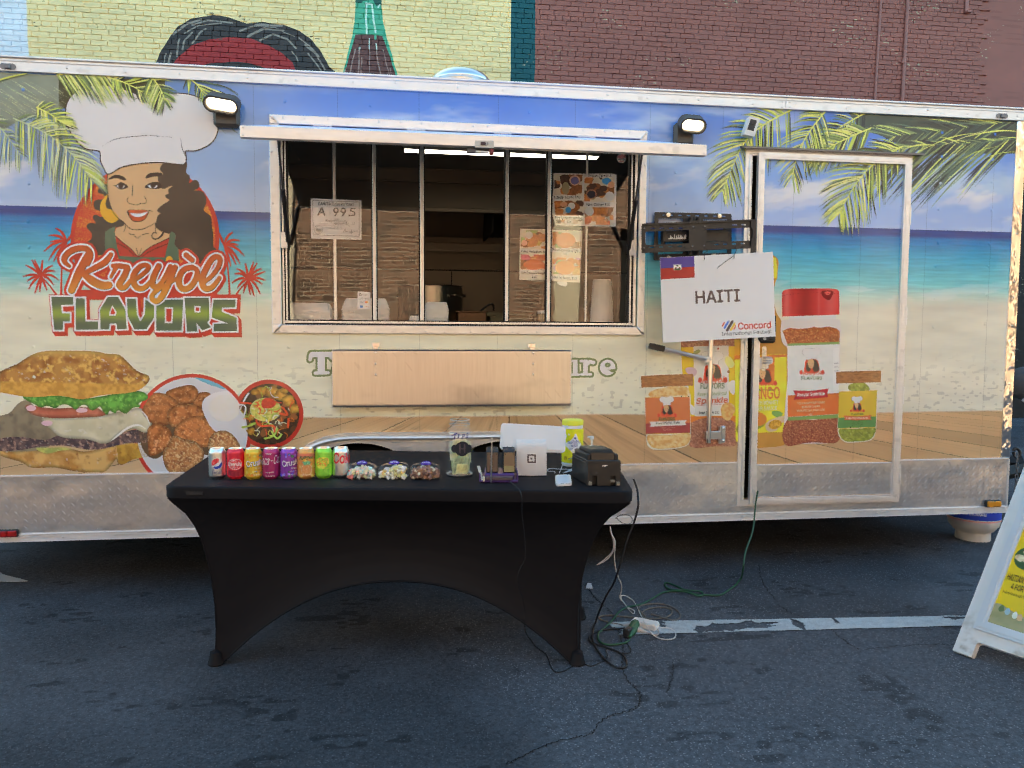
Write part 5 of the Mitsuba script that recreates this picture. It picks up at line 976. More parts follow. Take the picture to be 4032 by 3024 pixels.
    # two small jars with wooden lids
    def jar(f, lidP, glassP, labP, band, cols, logo, rib, ribcol, txt, tx, fill):
        D.add(blob(M(f, glassP)), lambda u, v: cmix(alb(204, 196, 166), alb(224, 216, 196), nz(u, v, 16, 2)), 6); D.add(blob(M(f, fill[0])), fill[1], 4)
        if len(fill) > 2: D.add(blob(M(f, fill[2])), fill[1], 4)
        D.add(M(f, labP), lambda u, v: cmix(cols[0], np.array(cols[0])*0.86, nz(u, v, 20, 1))); D.add(M(f, band), cols[1])
        D.add(M(f, lidP), woodc, 3); P = np.array(M(f, labP)); D.line(P[:2], 1.6, alb(206, 170, 70), False); D.line(P[2:4], 1.6, alb(206, 170, 70), False)
        minilogo(D, f, *logo); D.add(M(f, rib), ribcol); D.text(txt, f(*tx[0]), f(*tx[1]), tx[2], tx[3], True)
    jar(G_, [(82, 535), (300, 518), (805, 502), (810, 664), (400, 680), (90, 692)], [(165, 680), (735, 665), (738, 720), (766, 775), (768, 1000), (772, 1400), (730, 1490), (600, 1535), (400, 1555), (240, 1548), (168, 1480), (152, 1200), (136, 800), (168, 730)], [(140, 830), (758, 816), (768, 1322), (152, 1338)], [(148, 1195), (764, 1180), (767, 1320), (152, 1336)], (alb(204, 122, 76), alb(164, 74, 68)), (440, 1000, 1.22), [(195, 1165), (460, 1160), (720, 1140), (690, 1180), (716, 1212), (460, 1222), (200, 1236), (222, 1200)], alb(214, 206, 196), 'Kreyol Spicy Slaw', ((290, 1206), (624, 1190), 10, alb(84, 68, 60)), ([(200, 760), (420, 690), (720, 690), (755, 790), (600, 805), (200, 812)], food(alb(214, 186, 132), alb(196, 150, 84), alb(228, 220, 200), 10, 5), [(170, 1360), (460, 1350), (765, 1340), (762, 1430), (700, 1495), (500, 1535), (260, 1530), (180, 1450)]))
    jar(I_, [(690, 866), (760, 858), (1108, 852), (1106, 958), (900, 966), (690, 970)], [(736, 960), (1058, 955), (1062, 985), (1074, 1020), (1070, 1200), (1056, 1430), (1010, 1500), (880, 1520), (770, 1516), (712, 1450), (706, 1300), (716, 1030)], [(716, 1048), (1070, 1036), (1058, 1378), (706, 1390)], [(708, 1290), (1062, 1278), (1058, 1376), (706, 1388)], (alb(206, 176, 60), alb(96, 138, 76)), (884, 1185, 0.62), [(756, 1270), (890, 1278), (1020, 1264), (1008, 1286), (1020, 1306), (890, 1314), (760, 1310), (772, 1290)], alb(196, 104, 66), 'Kreyol Epis Marinade', ((782, 1302), (988, 1296), 6.5, alb(232, 206, 180)), ([(800, 1000), (860, 965), (960, 970), (1000, 1030), (900, 1040), (820, 1036)], food(alb(150, 156, 66), alb(120, 128, 54), alb(186, 186, 110), 8, 4), [(716, 1400), (880, 1392), (1056, 1386), (1048, 1440), (1000, 1495), (880, 1512), (770, 1506), (722, 1450)]))
    for i in range(3): D.text(('cilantro, garlic', 'onion, peppers', 'lime, salt')[i], I_(836, 1326+i*18), I_(936, 1324+i*18), 3.5, alb(70, 100, 56))
    for i in range(2): D.text(('cabbage, carrots, onions,', 'peppers, vinegar')[i], G_(355+30*i, 1258+30*i), G_(555-40*i, 1252+30*i), 5, alb(214, 160, 140))
pr = Wall(); jars(pr); put_print(FT+'__product_print', pr, 'vinyl_print', label='printed jars left of the door')
pr = Wall(-0.0162, ON_DOOR); jars(pr); put_print(FT+'__door__product_print', pr, 'vinyl_print', label='printed red capped shaker, sauce bottle and jar')
# ================================================================== inside the trailer, and what hangs in the window
scene['kitchen_steel'] = prin(rgb(0.26, 0.215, 0.165), 0.45, metallic=0.35, specular=0.4)
scene['kitchen_dark'] = prin(rgb(0.03, 0.028, 0.026), 0.6)
scene['ceiling_panel'] = prin(rgb(0.22, 0.21, 0.19), 0.6)
KIT = FT+'__kitchen'
put(KIT+'__ceiling_panel', rbox(XL+0.02, XR-0.1, 0.06, 2.42, 2.50, 2.515), 'ceiling_panel', False)
for x in (-0.72, 0.45, 1.62): put(KIT+'__ceiling_strip', rbox(x-0.015, x+0.015, 0.06, 1.69, 2.494, 2.4995, 0.002), 'ceiling_panel', False)
put(KIT+'__back_panel', rbox(XL+0.02, XR-0.1, 2.40, 2.43, 0.42, 2.495), 'kitchen_steel', False)
put(KIT+'__panel_seam', trimesh.util.concatenate([rbox(XL+0.1, XR-0.2, 2.392, 2.40, 1.822, 1.832, 0.002), rbox(0.39, 0.398, 2.394, 2.40, 1.40, 1.82)]), 'kitchen_dark', False)
put(KIT+'__wall_shelf', trimesh.util.concatenate([rbox(-1.3, 1.7, 2.12, 2.399, 1.985, 2.02, 0.004), rbox(-1.3, 1.7, 2.12, 2.128, 1.955, 2.0)]), 'kitchen_steel', 30)
put(KIT+'__hood', trimesh.util.concatenate([rbox(-1.5, 2.1, 1.70, 1.72, 2.405, 2.4985), rbox(-1.5, 2.1, 1.672, 1.705, 2.398, 2.407, 0.002), slab_yz([(1.70, 2.397), (1.72, 2.397), (1.66, 2.215), (1.64, 2.215)], -1.5, 2.1), rbox(-1.5, 2.1, 1.64, 1.70, 2.186, 2.214, 0.003), rbox(-1.5, 2.1, 1.68, 2.399, 2.49, 2.4985)]), 'kitchen_steel', 30)
put(KIT+'__hood_filter', trimesh.util.concatenate([slab_yz([(2.05, 2.48), (2.07, 2.48), (2.38, 2.10), (2.36, 2.10)], 0.66, 2.0), rbox(0.655, 0.66, 1.72, 2.39, 2.06, 2.48)]), 'kitchen_dark', False)
put(KIT+'__hood_baffle', slab_yz([(2.02, 2.48), (2.04, 2.48), (2.34, 2.09), (2.32, 2.09)], -1.4, 0.64), 'kitchen_steel', False)
put(KIT+'__counter', rbox(-0.9, 1.6, 0.062, 0.46, 1.335, 1.365, 0.004), 'kitchen_steel', 30)
put(KIT+'__stove_top', rbox(-1.0, 1.8, 1.66, 2.39, 1.30, 1.345, 0.006), 'kitchen_dark', 30)
put(KIT+'__stove_body', rbox(-1.0, 1.8, 1.70, 2.39, 0.42, 1.299), 'kitchen_steel', False)
lf = uid(KIT+'__light_fixture'); put(lf, rbox(0.0, 1.28, 0.985, 1.075, 2.475, 2.4935, 0.004), 'pale_stone', 30)
put('ceiling_tube_light', facing(tri([(0.01, 0.99, 2.472), (1.27, 0.99, 2.472), (1.27, 1.07, 2.466), (0.01, 1.07, 2.466)], [(0, 1, 2), (0, 2, 3)]), (0, 0, -1)), 'pale_stone', False, label='bright lit tube light under the trailer ceiling, seen below the raised hatch', category='light')
scene['ceiling_tube_light']['emitter'] = {'type': 'area', 'radiance': rgb(0.30, 0.275, 0.21)}

scene['foam'] = prin(rgb(0.82, 0.82, 0.79), 0.65)
def foam_tray(w, d, h, seed=0):
    "one foam tray, open side down, its rim at the bottom"
    P = []
    for s, z in ((1.0, 0.0), (1.0, 0.004), (0.965, 0.0045), (0.93, h*0.45), (0.86, h*0.85), (0.82, h)):
        P.append(np.array(sg.box(-w/2*s, -d/2*s, w/2*s, d/2*s).buffer(-0.012*s).buffer(0.012*s, quad_segs=3).exterior.coords)[:-1].tolist()); P[-1] = [(x, y, z) for x, y in P[-1]]
    n = len(P[0]); V = np.array([q for r in P for q in r]+[(0, 0, h)]); F = []
    for i in range(len(P)-1):
        for j in range(n):
            k = (j+1) % n; F += [(i*n+j, i*n+k, (i+1)*n+k), (i*n+j, (i+1)*n+k, (i+1)*n+j)]
    F += [((len(P)-1)*n+j, (len(P)-1)*n+(j+1) % n, len(V)-1) for j in range(n)]
    return tri(V, F)
rq = np.random.default_rng(31)
def tray_stack(x, y, n, w, d, h, pitch, lab, grp):
    base = None
    for i in range(n):
        key = uid('foam_tray'); M_ = T().translate([x+rq.normal(0, 0.0012), y+rq.normal(0, 0.001), 1.3655+i*pitch]).rotate([0, 0, 1], rq.normal(0, 0.5))
        if base is None: base = mikit.ply(*((lambda m: (m,))(creased(foam_tray(w, d, h), 40)[0])), 'foam', smooth=True)
        scene[key] = {**base, 'to_world': M_}
        tag(key, lab, 'foam tray', grp)
a = on_y(1222, 1240, 0.22)
tray_stack(a[0], 0.24, 6, 0.235, 0.20, 0.055, 0.0095, 'white foam tray stacked at the left end of the serving window', 'foam trays in the leftmost stack')
a = on_y(1442, 1240, 0.24); tray_stack(a[0], 0.26, 9, 0.25, 0.20, 0.055, 0.0095, 'white foam tray stacked behind the payment sticker in the window', 'foam trays in the second stack')
a = on_y(1716, 1240, 0.22); tray_stack(a[0]+0.002, 0.22, 12, 0.128, 0.128, 0.040, 0.0068, 'white foam tray stacked in the open gap between the panes', 'foam trays in the stack at the open gap')
a = on_y(2369, 1250, 0.25)
put('tapered_tub', lathe([(0.0, 0.0), (0.066, 0.0), (0.068, 0.008), (0.066, 0.014), (0.062, 0.1), (0.0575, 0.18), (0.053, 0.245), (0.050, 0.254), (0.0, 0.258)], (a[0], 0.25, 1.3655), 40), 'foam', 40, label='tall tapered white tub standing at the right end of the window counter', category='tub')
a = on_y(2136, 1240, 0.30); jk = uid('seasoning_jar')
put(jk+'__glass', lathe([(0.0, 0.0), (0.026, 0.0), (0.028, 0.004), (0.028, 0.052), (0.024, 0.06), (0.0, 0.06)], (a[0], 0.3, 1.3655), 24), prin(rgb(0.42, 0.33, 0.2), 0.3), 40); put(jk+'__lid', lathe([(0.0, 0.06), (0.029, 0.0605), (0.029, 0.078), (0.026, 0.08), (0.0, 0.08)], (a[0], 0.3, 1.3655), 24), 'foam', 40)
tag(jk, 'small brown seasoning jar with a white lid behind the window', 'jar')
a = on_y(1645, 1248, 0.2)
put('paper_food_tray', tri(*(lambda V: (V, [(0, 1, 5), (0, 5, 4), (1, 2, 6), (1, 6, 5), (2, 3, 7), (2, 7, 6), (3, 0, 4), (3, 4, 7), (0, 2, 1), (0, 3, 2)]))([(a[0]-0.055, 0.14, 1.3655), (a[0]+0.055, 0.14, 1.3655), (a[0]+0.055, 0.24, 1.3655), (a[0]-0.055, 0.24, 1.3655), (a[0]-0.04, 0.155, 1.405), (a[0]+0.035, 0.155, 1.408), (a[0]+0.035, 0.225, 1.406), (a[0]-0.04, 0.225, 1.404)])), 'foam', False, label='low white paper food tray between the foam stacks', category='food tray')
# stock pot, pan and boards on the stove
pc = on_y(1695, 1180, 1.95); pz = 1.345
scene['pot_steel'] = prin(rgb(0.50, 0.47, 0.42), 0.25, metallic=1.0)
pt = on_y(1700, 1122, 1.75)[1]
pk = uid('stock_pot'); put(pk+'__body', lathe([(0.0, 0.0), (0.235, 0.0), (0.245, 0.01), (0.245, pt-pz-0.006), (0.252, pt-pz), (0.243, pt-pz+0.002), (0.238, pt-pz-0.01), (0.236, 0.02), (0.0, 0.015)], (pc[0], 1.95, pz), 56), 'pot_steel', 40)
hx = pc[0]+0.2; ang = -0.75
for s in (-0.75, 2.4):
    d = np.array([math.cos(s), math.sin(s), 0]); n_ = np.array([-d[1], d[0], 0]); c0 = np.array([pc[0], 1.95, pt-0.085])+d*0.243
    put(pk+'__handle', tube(spline([c0-n_*0.06, c0-n_*0.06+d*0.045+[0, 0, 0.012], c0+n_*0.06+d*0.045+[0, 0, 0.012], c0+n_*0.06], 24), 0.009, 8), 'pot_steel', 40)
tag(pk, 'large steel stock pot with side handles on the stove inside', 'pot')
a, b = on_y(1795, 1230, 1.72), on_y(1921, 1230, 1.72); za0 = on_y(1850, 1227, 1.72)[1]
put('food_pan', trimesh.util.concatenate([rbox(a[0]+0.01, b[0]-0.01, 1.70, 1.86, 1.345, za0, 0.008), rbox(a[0], b[0], 1.69, 1.87, za0-0.005, za0+0.005, 0.002)]), prin(rgb(0.20, 0.14, 0.10), 0.35, metallic=0.8), 30, label='brown metal food pan on the stove right of the stock pot', category='pan')
put('tongs', tube(spline([(a[0]+0.18, 1.75, za0+0.0), (a[0]+0.235, 1.75, za0+0.045), (a[0]+0.275, 1.75, za0+0.06), (a[0]+0.285, 1.75, za0+0.01)], 16), 0.008, 6), 'black_plastic', 40, label='black tongs lying over the food pan', category='tongs')
a = on_y(1907, 1225, 1.75)
for i, (dx, h) in enumerate(((0.03, 0.05), (0.04, 0.045), (0.0, 0.028))):
    put('kitchen_box', rbox(a[0]+dx, a[0]+0.36, 1.72, 1.95, 1.3455+sum((0.05, 0.045)[:i]), 1.3445+sum((0.05, 0.045, 0.028)[:i+1]), 0.004), prin(rgb(0.30, 0.28, 0.19), 0.5), 30, label=('olive box at the bottom of the pile right of the food pan', 'middle olive box of the pile right of the food pan', 'flat olive box on top of the pile right of the food pan')[i], category='box')

# ---- papers taped behind the glass
def K(r, g=None, b=None): return alb(r, g, b, k=0.60)
def paper(key, f, P, y, label, category, col=None, thick=0.0006):
    key = uid(key); S_ = sg.Polygon(M(f, P)); w = shapely.transform(S_, lambda a: np.array([on_y(u, v, y) for u, v in a]))
    put(key+'__sheet', slab_xz(w, y, y+thick), 'solid_matte', False, color=K(col or (226, 224, 218))); tag(key, label, category)
    return key, Print(sheet_y(y-0.0003), 0.00004)
f7 = zoomed(1050, 700, 2.6756)
key, D = paper('sanitation_certificate', f7, [(464, 217), (998, 238), (998, 655), (468, 640)], 0.037, 'white sanitation rating certificate reading A 99.5 behind the left pane', 'certificate')
ink = K(52, 50, 50); gy = K(120, 118, 116)
fr_ = sg.Polygon([(482, 236), (978, 252), (978, 620), (486, 604)]); D.add(shapely.transform(fr_.difference(fr_.buffer(-7)), lambda a: np.c_[1050+a[:, 0]/2.6756, 700+a[:, 1]/2.6756]), K(140, 138, 136))
D.text('SANITATION RATING', f7(543, 287), f7(916, 297), 11, ink, True)
D.text('A', f7(534, 393), f7(620, 397), 30, ink, True); D.text('99', f7(700, 402), f7(836, 405), 32, ink, True); D.text('.', f7(862, 404), f7(878, 404), 30, ink, True); D.line(M(f7, [(935, 326), (890, 324), (884, 352), (925, 360), (930, 392), (884, 398)]), 4, ink, False)
D.line(M(f7, [(667, 322), (667, 392)]), 0.8, gy); D.text('This is to certify that', f7(665, 438), f7(792, 440), 4, gy)
def scrawl(D, f, t, a, b, h, col): D.text(t, f(*a), f(*b), h, col, False, 0.15)
scrawl(D, f7, 'Kreyol Flavors', (620, 464), (850, 470), 10, ink); scrawl(D, f7, 'September 29', (700, 490), (860, 492), 7.5, ink); scrawl(D, f7, '22', (896, 490), (926, 491), 7, ink); D.text('was inspected on', f7(545, 483), f7(648, 484), 3.6, gy)
for i, (t, x0, x1) in enumerate((('North Carolina Department of Health and Human Services', 582, 880), ('Division of Public Health', 670, 796), ('Environmental Health Section', 655, 808))): D.text(t, f7(x0, 508+i*15), f7(x1, 514+i*14), 3.4, gy)
D.add(sg.Point(f7(545, 548)).buffer(17.5).difference(sg.Point(f7(545, 548)).buffer(16)), gy); D.add(sg.Point(f7(545, 548)).buffer(13).difference(sg.Point(f7(545, 548)).buffer(12)), gy); D.add(blob(M(f7, [(520, 560), (530, 530), (545, 545), (560, 535), (572, 565), (545, 572)])), gy)
D.line(M(f7, [(808, 578), (830, 540), (838, 572), (862, 555), (885, 575), (900, 545), (885, 592), (915, 560)]), 1.2, ink); scrawl(D, f7, 'DAVIS', (922, 572), (962, 573), 5, ink); scrawl(D, f7, 'A D', (840, 642), (886, 645), 5, gy)
put_print(key+'__print', D, 'print_matte')
f3 = zoomed(900, 400, 1.1642); f13 = zoomed(2130, 640, 2.5135)
def photo_tile(D, f, P, seed, cols, n=14):
    g = sg.Polygon(M(f, P)); r = np.random.default_rng(seed); D.add(g, K(196, 186, 172)); x0, y0, x1, y1 = g.bounds; old = D.k
    for k in range(n):
        c = cols[r.integers(len(cols))]; cx, cy, a = r.uniform(x0, x1), r.uniform(y0, y1), r.uniform(0.10, 0.28)*(x1-x0)
        h = blob([(cx+a*math.cos(t)*r.uniform(0.6, 1.1), cy+0.8*a*math.sin(t)*r.uniform(0.6, 1.1)) for t in np.linspace(0, 5.5, 8)]).intersection(g.buffer(-1))
        if h.area > 1: D.add(h, lambda u, v, c=c: cmix(np.array(c)*0.72, np.minimum(np.array(c)*1.2, 0.85), (nz(u, v, 6, seed % 9)-0.3)*2.4), 3)
def tagline(D, f, t, x0, y0, x1, y1, h, pad=(12, 10)):
    D.add(sg.LineString(M(f, [(x0, (y0+y1)/2-h*0.5*2.5), (x1, (y0+y1)/2-h*0.5*2.5)])).buffer(h*0.85), K(214, 206, 196)); D.text(t, f(x0, y0), f(x1, y1), h, K(44, 42, 42), True)
BR, OR, GN, BL, DKF = K(140, 92, 56), K(214, 120, 66), K(140, 160, 90), K(70, 140, 196), K(84, 62, 50)
key, D = paper('menu_sheet', f13, [(125, 103), (748, 118), (740, 635), (145, 622), (113, 520)], 0.037, 'upper menu sheet with lobster, snapper and stew chicken photos behind the right pane', 'menu')
photo_tile(D, f13, [(132, 114), (412, 118), (408, 330), (128, 322)], 1, [DKF, BR, DKF, OR]); D.ellipse(*f13(335, 178), 22, 20, K(206, 160, 140)); D.ellipse(*f13(335, 180), 16, 15, K(110, 104, 150)); D.ellipse(*f13(245, 255), 15, 25, K(150, 140, 110))
photo_tile(D, f13, [(428, 122), (728, 126), (724, 392), (426, 386)], 2, [DKF, BR, DKF, OR, GN]); D.ellipse(*f13(498, 315), 21, 20, K(150, 110, 90)); D.ellipse(*f13(498, 315), 16, 15, K(54, 50, 58)); D.ellipse(*f13(680, 335), 18, 19, K(200, 204, 210)); D.ellipse(*f13(650, 185), 18, 13, BL); D.ellipse(*f13(695, 220), 13, 13, K(214, 150, 120))
photo_tile(D, f13, [(128, 380), (425, 372), (420, 610), (150, 606)], 3, [BR, K(170, 150, 130), DKF, OR]); D.ellipse(*f13(225, 415), 14, 10, K(216, 150, 120)); D.ellipse(*f13(302, 430), 14, 13, K(206, 206, 206)); D.ellipse(*f13(270, 470), 11, 12, BL)
photo_tile(D, f13, [(428, 440), (722, 442), (716, 622), (432, 616)], 4, [OR, BR, OR, K(190, 96, 54)]); D.ellipse(*f13(478, 483), 18, 17, K(190, 204, 216))
for t, a in (('Snapper Fillet $18', (464, 140, 695, 143)), ('Lobster combo $30', (130, 356, 388, 356)), ('Stew Chicken $15', (448, 424, 680, 430)), ('Red Snapper combo', (142, 556, 402, 558)), ('$26', (250, 598, 298, 600))): tagline(D, f13, t, *a, 9)
put_print(key+'__print', D, 'print_matte')
key, D = paper('menu_sheet', f3, [(1336, 583), (1458, 585), (1456, 820), (1332, 817)], 0.043, 'lower menu sheet with fried pork bites and plantain burger photos', 'menu', (214, 196, 182))
photo_tile(D, f3, [(1340, 588), (1456, 588), (1455, 675), (1338, 675)], 5, [OR, BR, K(206, 160, 80), GN]); D.ellipse(*f3(1377, 612), 15, 15, K(206, 190, 186)); D.ellipse(*f3(1355, 648), 12, 12, K(206, 150, 130)); photo_tile(D, f3, [(1338, 700), (1455, 700), (1454, 770), (1336, 770)], 6, [OR, K(206, 96, 60), K(200, 90, 110), BR]); D.ellipse(*f3(1400, 748), 42, 20, K(206, 110, 66))
for t, a in (('Fried Pork bites $1', (1342, 691, 1456, 694)), ('Zoe Plantain burger', (1340, 787, 1456, 791)), ('$13', (1390, 808, 1410, 808))): tagline(D, f3, t, *a, 8)
put_print(key+'__print', D, 'print_matte')
key, D = paper('menu_sheet', f13, [(108, 662), (412, 676), (386, 1190), (108, 1172)], 0.0375, 'lower menu sheet with sandwich and burger photos behind the right pane', 'menu', (206, 186, 172))
photo_tile(D, f13, [(112, 680), (404, 690), (398, 852), (112, 845)], 7, [OR, BR, GN, K(206, 160, 120)]); D.ellipse(*f13(240, 770), 40, 30, K(206, 130, 80)); photo_tile(D, f13, [(112, 935), (396, 942), (388, 1115), (112, 1105)], 8, [K(210, 150, 170), OR, GN, K(206, 150, 90)]); D.ellipse(*f13(235, 1040), 38, 28, K(214, 140, 80))
for t, a in (('Sylvie Sandwich w/ Fries', (108, 872, 380, 888)), ('$13', (222, 918, 258, 920)), ('Lou Lou Burger $13', (112, 1142, 352, 1160))): tagline(D, f13, t, *a, 9)
put_print(key+'__print', D, 'print_matte')
put('torn_paper_scrap', slab_xz(shapely.transform(blob(M(f13, [(165, 1176), (255, 1186), (248, 1224), (205, 1218), (168, 1200)])), lambda a: np.array([on_y(u, v, 0.039) for u, v in a])), 0.039, 0.0396), 'solid_matte', False, color=K(214, 206, 198), label='torn white paper scrap under the lower right menu sheet', category='paper')
key, D = paper('payment_sticker', f7, [(958, 1198), (1092, 1204), (1094, 1385), (956, 1380)], 0.037, 'white card payment sticker with small logos low on the left pane', 'sticker')
D.add(sg.Polygon(M(f7, [(973, 1217), (998, 1217), (998, 1242), (973, 1242)])), ink); D.add(sg.Polygon(M(f7, [(979, 1223), (992, 1223), (992, 1236), (979, 1236)])), K(220, 218, 214)); D.add(sg.Polygon(M(f7, [(983, 1227), (988, 1227), (988, 1232), (983, 1232)])), ink); D.text('Square', f7(1004, 1240), f7(1072, 1242), 6, gy)
D.add(shapely.transform(sg.box(980, 1262, 1016, 1284).difference(sg.box(982, 1264, 1014, 1282)), lambda a: np.c_[1050+a[:, 0]/2.6756, 700+a[:, 1]/2.6756]), gy); D.text('GPay', f7(984, 1279), f7(1012, 1279), 3.4, gy); D.text('Pay', f7(1046, 1280), f7(1074, 1280), 4.5, gy); D.ellipse(*f7(1038, 1274), 2.2, 2.2, gy)
D.text('VISA', f7(980, 1319), f7(1016, 1320), 5, K(50, 60, 120), True, 0.2); D.ellipse(*f7(1046, 1310), 4, 4, K(206, 70, 40)); D.ellipse(*f7(1060, 1310), 4, 4, K(230, 150, 60)); D.add(M(f7, [(985, 1343), (1014, 1343), (1014, 1370), (985, 1370)]), K(70, 110, 180)); D.add(M(f7, [(1036, 1348), (1072, 1350), (1072, 1368), (1036, 1366)]), K(214, 206, 190)); D.add(M(f7, [(1036, 1354), (1072, 1360), (1072, 1363), (1036, 1358)]), K(200, 90, 70))
put_print(key+'__print', D, 'print_matte')
f5 = zoomed(2400, 400, 5.53); key = uid('round_sticker'); c = f5(260, 1235)
w = shapely.transform(sg.Point(c).buffer(18.3, 16), lambda a: np.array([on_y(u, v, 0.037) for u, v in a])); put(key+'__sheet', slab_xz(w, 0.037, 0.0374), 'solid_matte', False, color=K(222, 216, 210)); tag(key, 'small round sticker reading made in USA high on the right pane', 'sticker')
D = Print(sheet_y(0.0367), 0.00004); top = sg.Point(c).buffer(17).intersection(sg.box(c[0]-20, c[1]-20, c[0]+20, c[1]))
for i in range(5): D.add(top.intersection(sg.Polygon([(c[0]-20, c[1]-17+i*4+1.5), (c[0]-6, c[1]-18+i*4), (c[0]+20, c[1]-15+i*4), (c[0]+20, c[1]-13+i*4), (c[0]-6, c[1]-16+i*4), (c[0]-20, c[1]-15+i*4+1.5)])), K(190, 60, 60))
D.text('MADE IN', (c[0]-13, c[1]+6), (c[0]+13, c[1]+6), 4.5, K(50, 50, 80), True); D.text('USA', (c[0]-10, c[1]+14), (c[0]+9, c[1]+14), 7, K(180, 60, 60), True); put_print(key+'__print', D, 'print_matte')

# ================================================================== fixed beside the door
# television wall mount
f6 = zoomed(2500, 820, 3.0167)
def q6(P, y): return [tuple(on_y(*f6(*p), y)) for p in P]
TM = uid('television_mount'); tag(TM, 'black steel television wall mount with slotted rails beside the door', 'wall mount')
def slots(f, P, n, w, h, y, t0=0.06, t1=0.94):
    a, b = np.array(P[0]), np.array(P[1]); out = []
    for t in np.linspace(t0, t1, n): c = a+(b-a)*t; out.append(sg.LineString([tuple(on_y(*f(c[0]-w/2, c[1]), y)), tuple(on_y(*f(c[0]+w/2, c[1]+(b-a)[1]*w/np.linalg.norm(b-a)), y))]).buffer(h/2))
    return shapely.union_all(out)
wp = sg.Polygon(q6([(232, 46), (1140, 68), (1146, 130), (1140, 600), (225, 620), (220, 530), (234, 300)], -0.02)).buffer(-0.008).buffer(0.008)
wp = wp.difference(sg.Polygon(q6([(276, 118), (572, 122), (572, 540), (270, 548)], -0.02))).difference(sg.Polygon(q6([(806, 130), (1096, 130), (1096, 532), (800, 540)], -0.02))).difference(slots(f6, [(276, 80), (1100, 98)], 8, 34, 0.0070, -0.02)).difference(slots(f6, [(265, 588), (1100, 570)], 8, 34, 0.0070, -0.02))
put(TM+'__wall_plate', slab_xz(wp, -0.024, -0.018), 'black_plastic', False)
put(TM+'__standoff', trimesh.util.concatenate([rbox(*q6([(300, 70)], -0.02)[0][:1]*1, q6([(330, 70)], -0.02)[0][0], -0.018, 0.0, q6([(300, 90)], -0.02)[0][1], q6([(300, 60)], -0.02)[0][1]), rbox(q6([(1040, 80)], -0.02)[0][0], q6([(1075, 80)], -0.02)[0][0], -0.018, 0.0, q6([(300, 600)], -0.02)[0][1], q6([(300, 570)], -0.02)[0][1])]), 'black_plastic', False)
for x, y in ((398, 77), (1007, 90), (398, 585)):
    c = on_y(*f6(x, y), -0.024); put(TM+'__lag_bolt', lathe([(0.0, 0.007), (0.007, 0.006), (0.0085, 0.002), (0.0115, 0.0015), (0.0115, 0.0)], (c[0], -0.024, c[1]), 12, 'y'), 'chrome', 40)
k = [sg.Polygon(q6([(322, 138), (1090, 132), (1092, 500), (325, 510)], -0.05)).difference(sg.Polygon(q6([(356, 380), (570, 372), (570, 420), (358, 428)], -0.05))).difference(sg.Polygon(q6([(560, 300), (640, 300), (640, 240), (560, 245)], -0.05)))]
arm = [slab_xz(sg.Polygon(q6([(322, 275), (640, 265), (640, 395), (325, 400)], -0.06)), -0.075, -0.035), slab_xz(sg.Polygon(q6([(840, 260), (1095, 250), (1095, 395), (840, 400)], -0.06)), -0.070, -0.035)]
for x in (665, 755): arm.append(tube([(on_y(*f6(x, 110), -0.05)[0], -0.05, on_y(*f6(x, 560), -0.05)[1]), (on_y(*f6(x, 110), -0.05)[0], -0.05, on_y(*f6(x, 110), -0.05)[1])], 0.012, 12))
arm.append(tube([(on_y(*f6(1070, 240), -0.05)[0], -0.05, on_y(*f6(1070, 410), -0.05)[1]), (on_y(*f6(1070, 240), -0.05)[0], -0.05, on_y(*f6(1070, 240), -0.05)[1])], 0.011, 12))
arm.append(tube([(on_y(*f6(340, 240), -0.05)[0], -0.05, on_y(*f6(340, 430), -0.05)[1]), (on_y(*f6(340, 240), -0.05)[0], -0.05, on_y(*f6(340, 240), -0.05)[1])], 0.011, 12))
put(TM+'__arm', trimesh.util.concatenate(arm), 'black_plastic', 35)
put(TM+'__centre_block', slab_xz(sg.Polygon(q6([(645, 150), (845, 150), (845, 490), (640, 495)], -0.09)), -0.100, -0.060), 'black_plastic', 30)
st_ = Print(sheet_y(-0.0756), 0.00005); st_.add(M(f6, [(386, 292), (604, 310), (604, 370), (386, 366)]), K(60, 58, 56)); rr = np.random.default_rng(3)
for x in range(392, 604, 12):
    h = rr.uniform(10, 62); st_.add(M(f6, [(x, 366), (x+11, 367), (x+rr.uniform(8, 14), 367-h), (x+rr.uniform(-2, 4), 367-h*rr.uniform(0.7, 1))]), K(206, 206, 206))
put_print(TM+'__sticker', st_, 'print_matte', label='torn white sticker')
FY = -0.120
fr1 = sg.Polygon(q6([(85, 190), (1430, 138), (1424, 470), (80, 532)], FY)).buffer(-0.004).buffer(0.004)
fr1 = fr1.difference(sg.Polygon(q6([(112, 280), (640, 256), (640, 415), (112, 440)], FY))).difference(sg.Polygon(q6([(850, 250), (1360, 228), (1366, 385), (850, 405)], FY)))
fr1 = fr1.difference(slots(f6, [(205, 240), (540, 238)], 4, 40, 0.0065, FY, 0, 1)).difference(slots(f6, [(1185, 200), (1290, 197)], 2, 44, 0.0065, FY, 0, 1)).difference(slots(f6, [(200, 466), (530, 452)], 4, 40, 0.0065, FY, 0, 1)).difference(slots(f6, [(965, 432), (1280, 420)], 4, 40, 0.0065, FY, 0, 1))
put(TM+'__front_frame', trimesh.util.concatenate([slab_xz(fr1, FY-0.003, FY), slab_xz(sg.Polygon(q6([(85, 186), (1430, 134), (1430, 152), (85, 206)], FY)), FY-0.012, FY), slab_xz(sg.Polygon(q6([(80, 512), (1424, 452), (1424, 474), (80, 534)], FY)), FY-0.012, FY)]), 'black_plastic', 20)
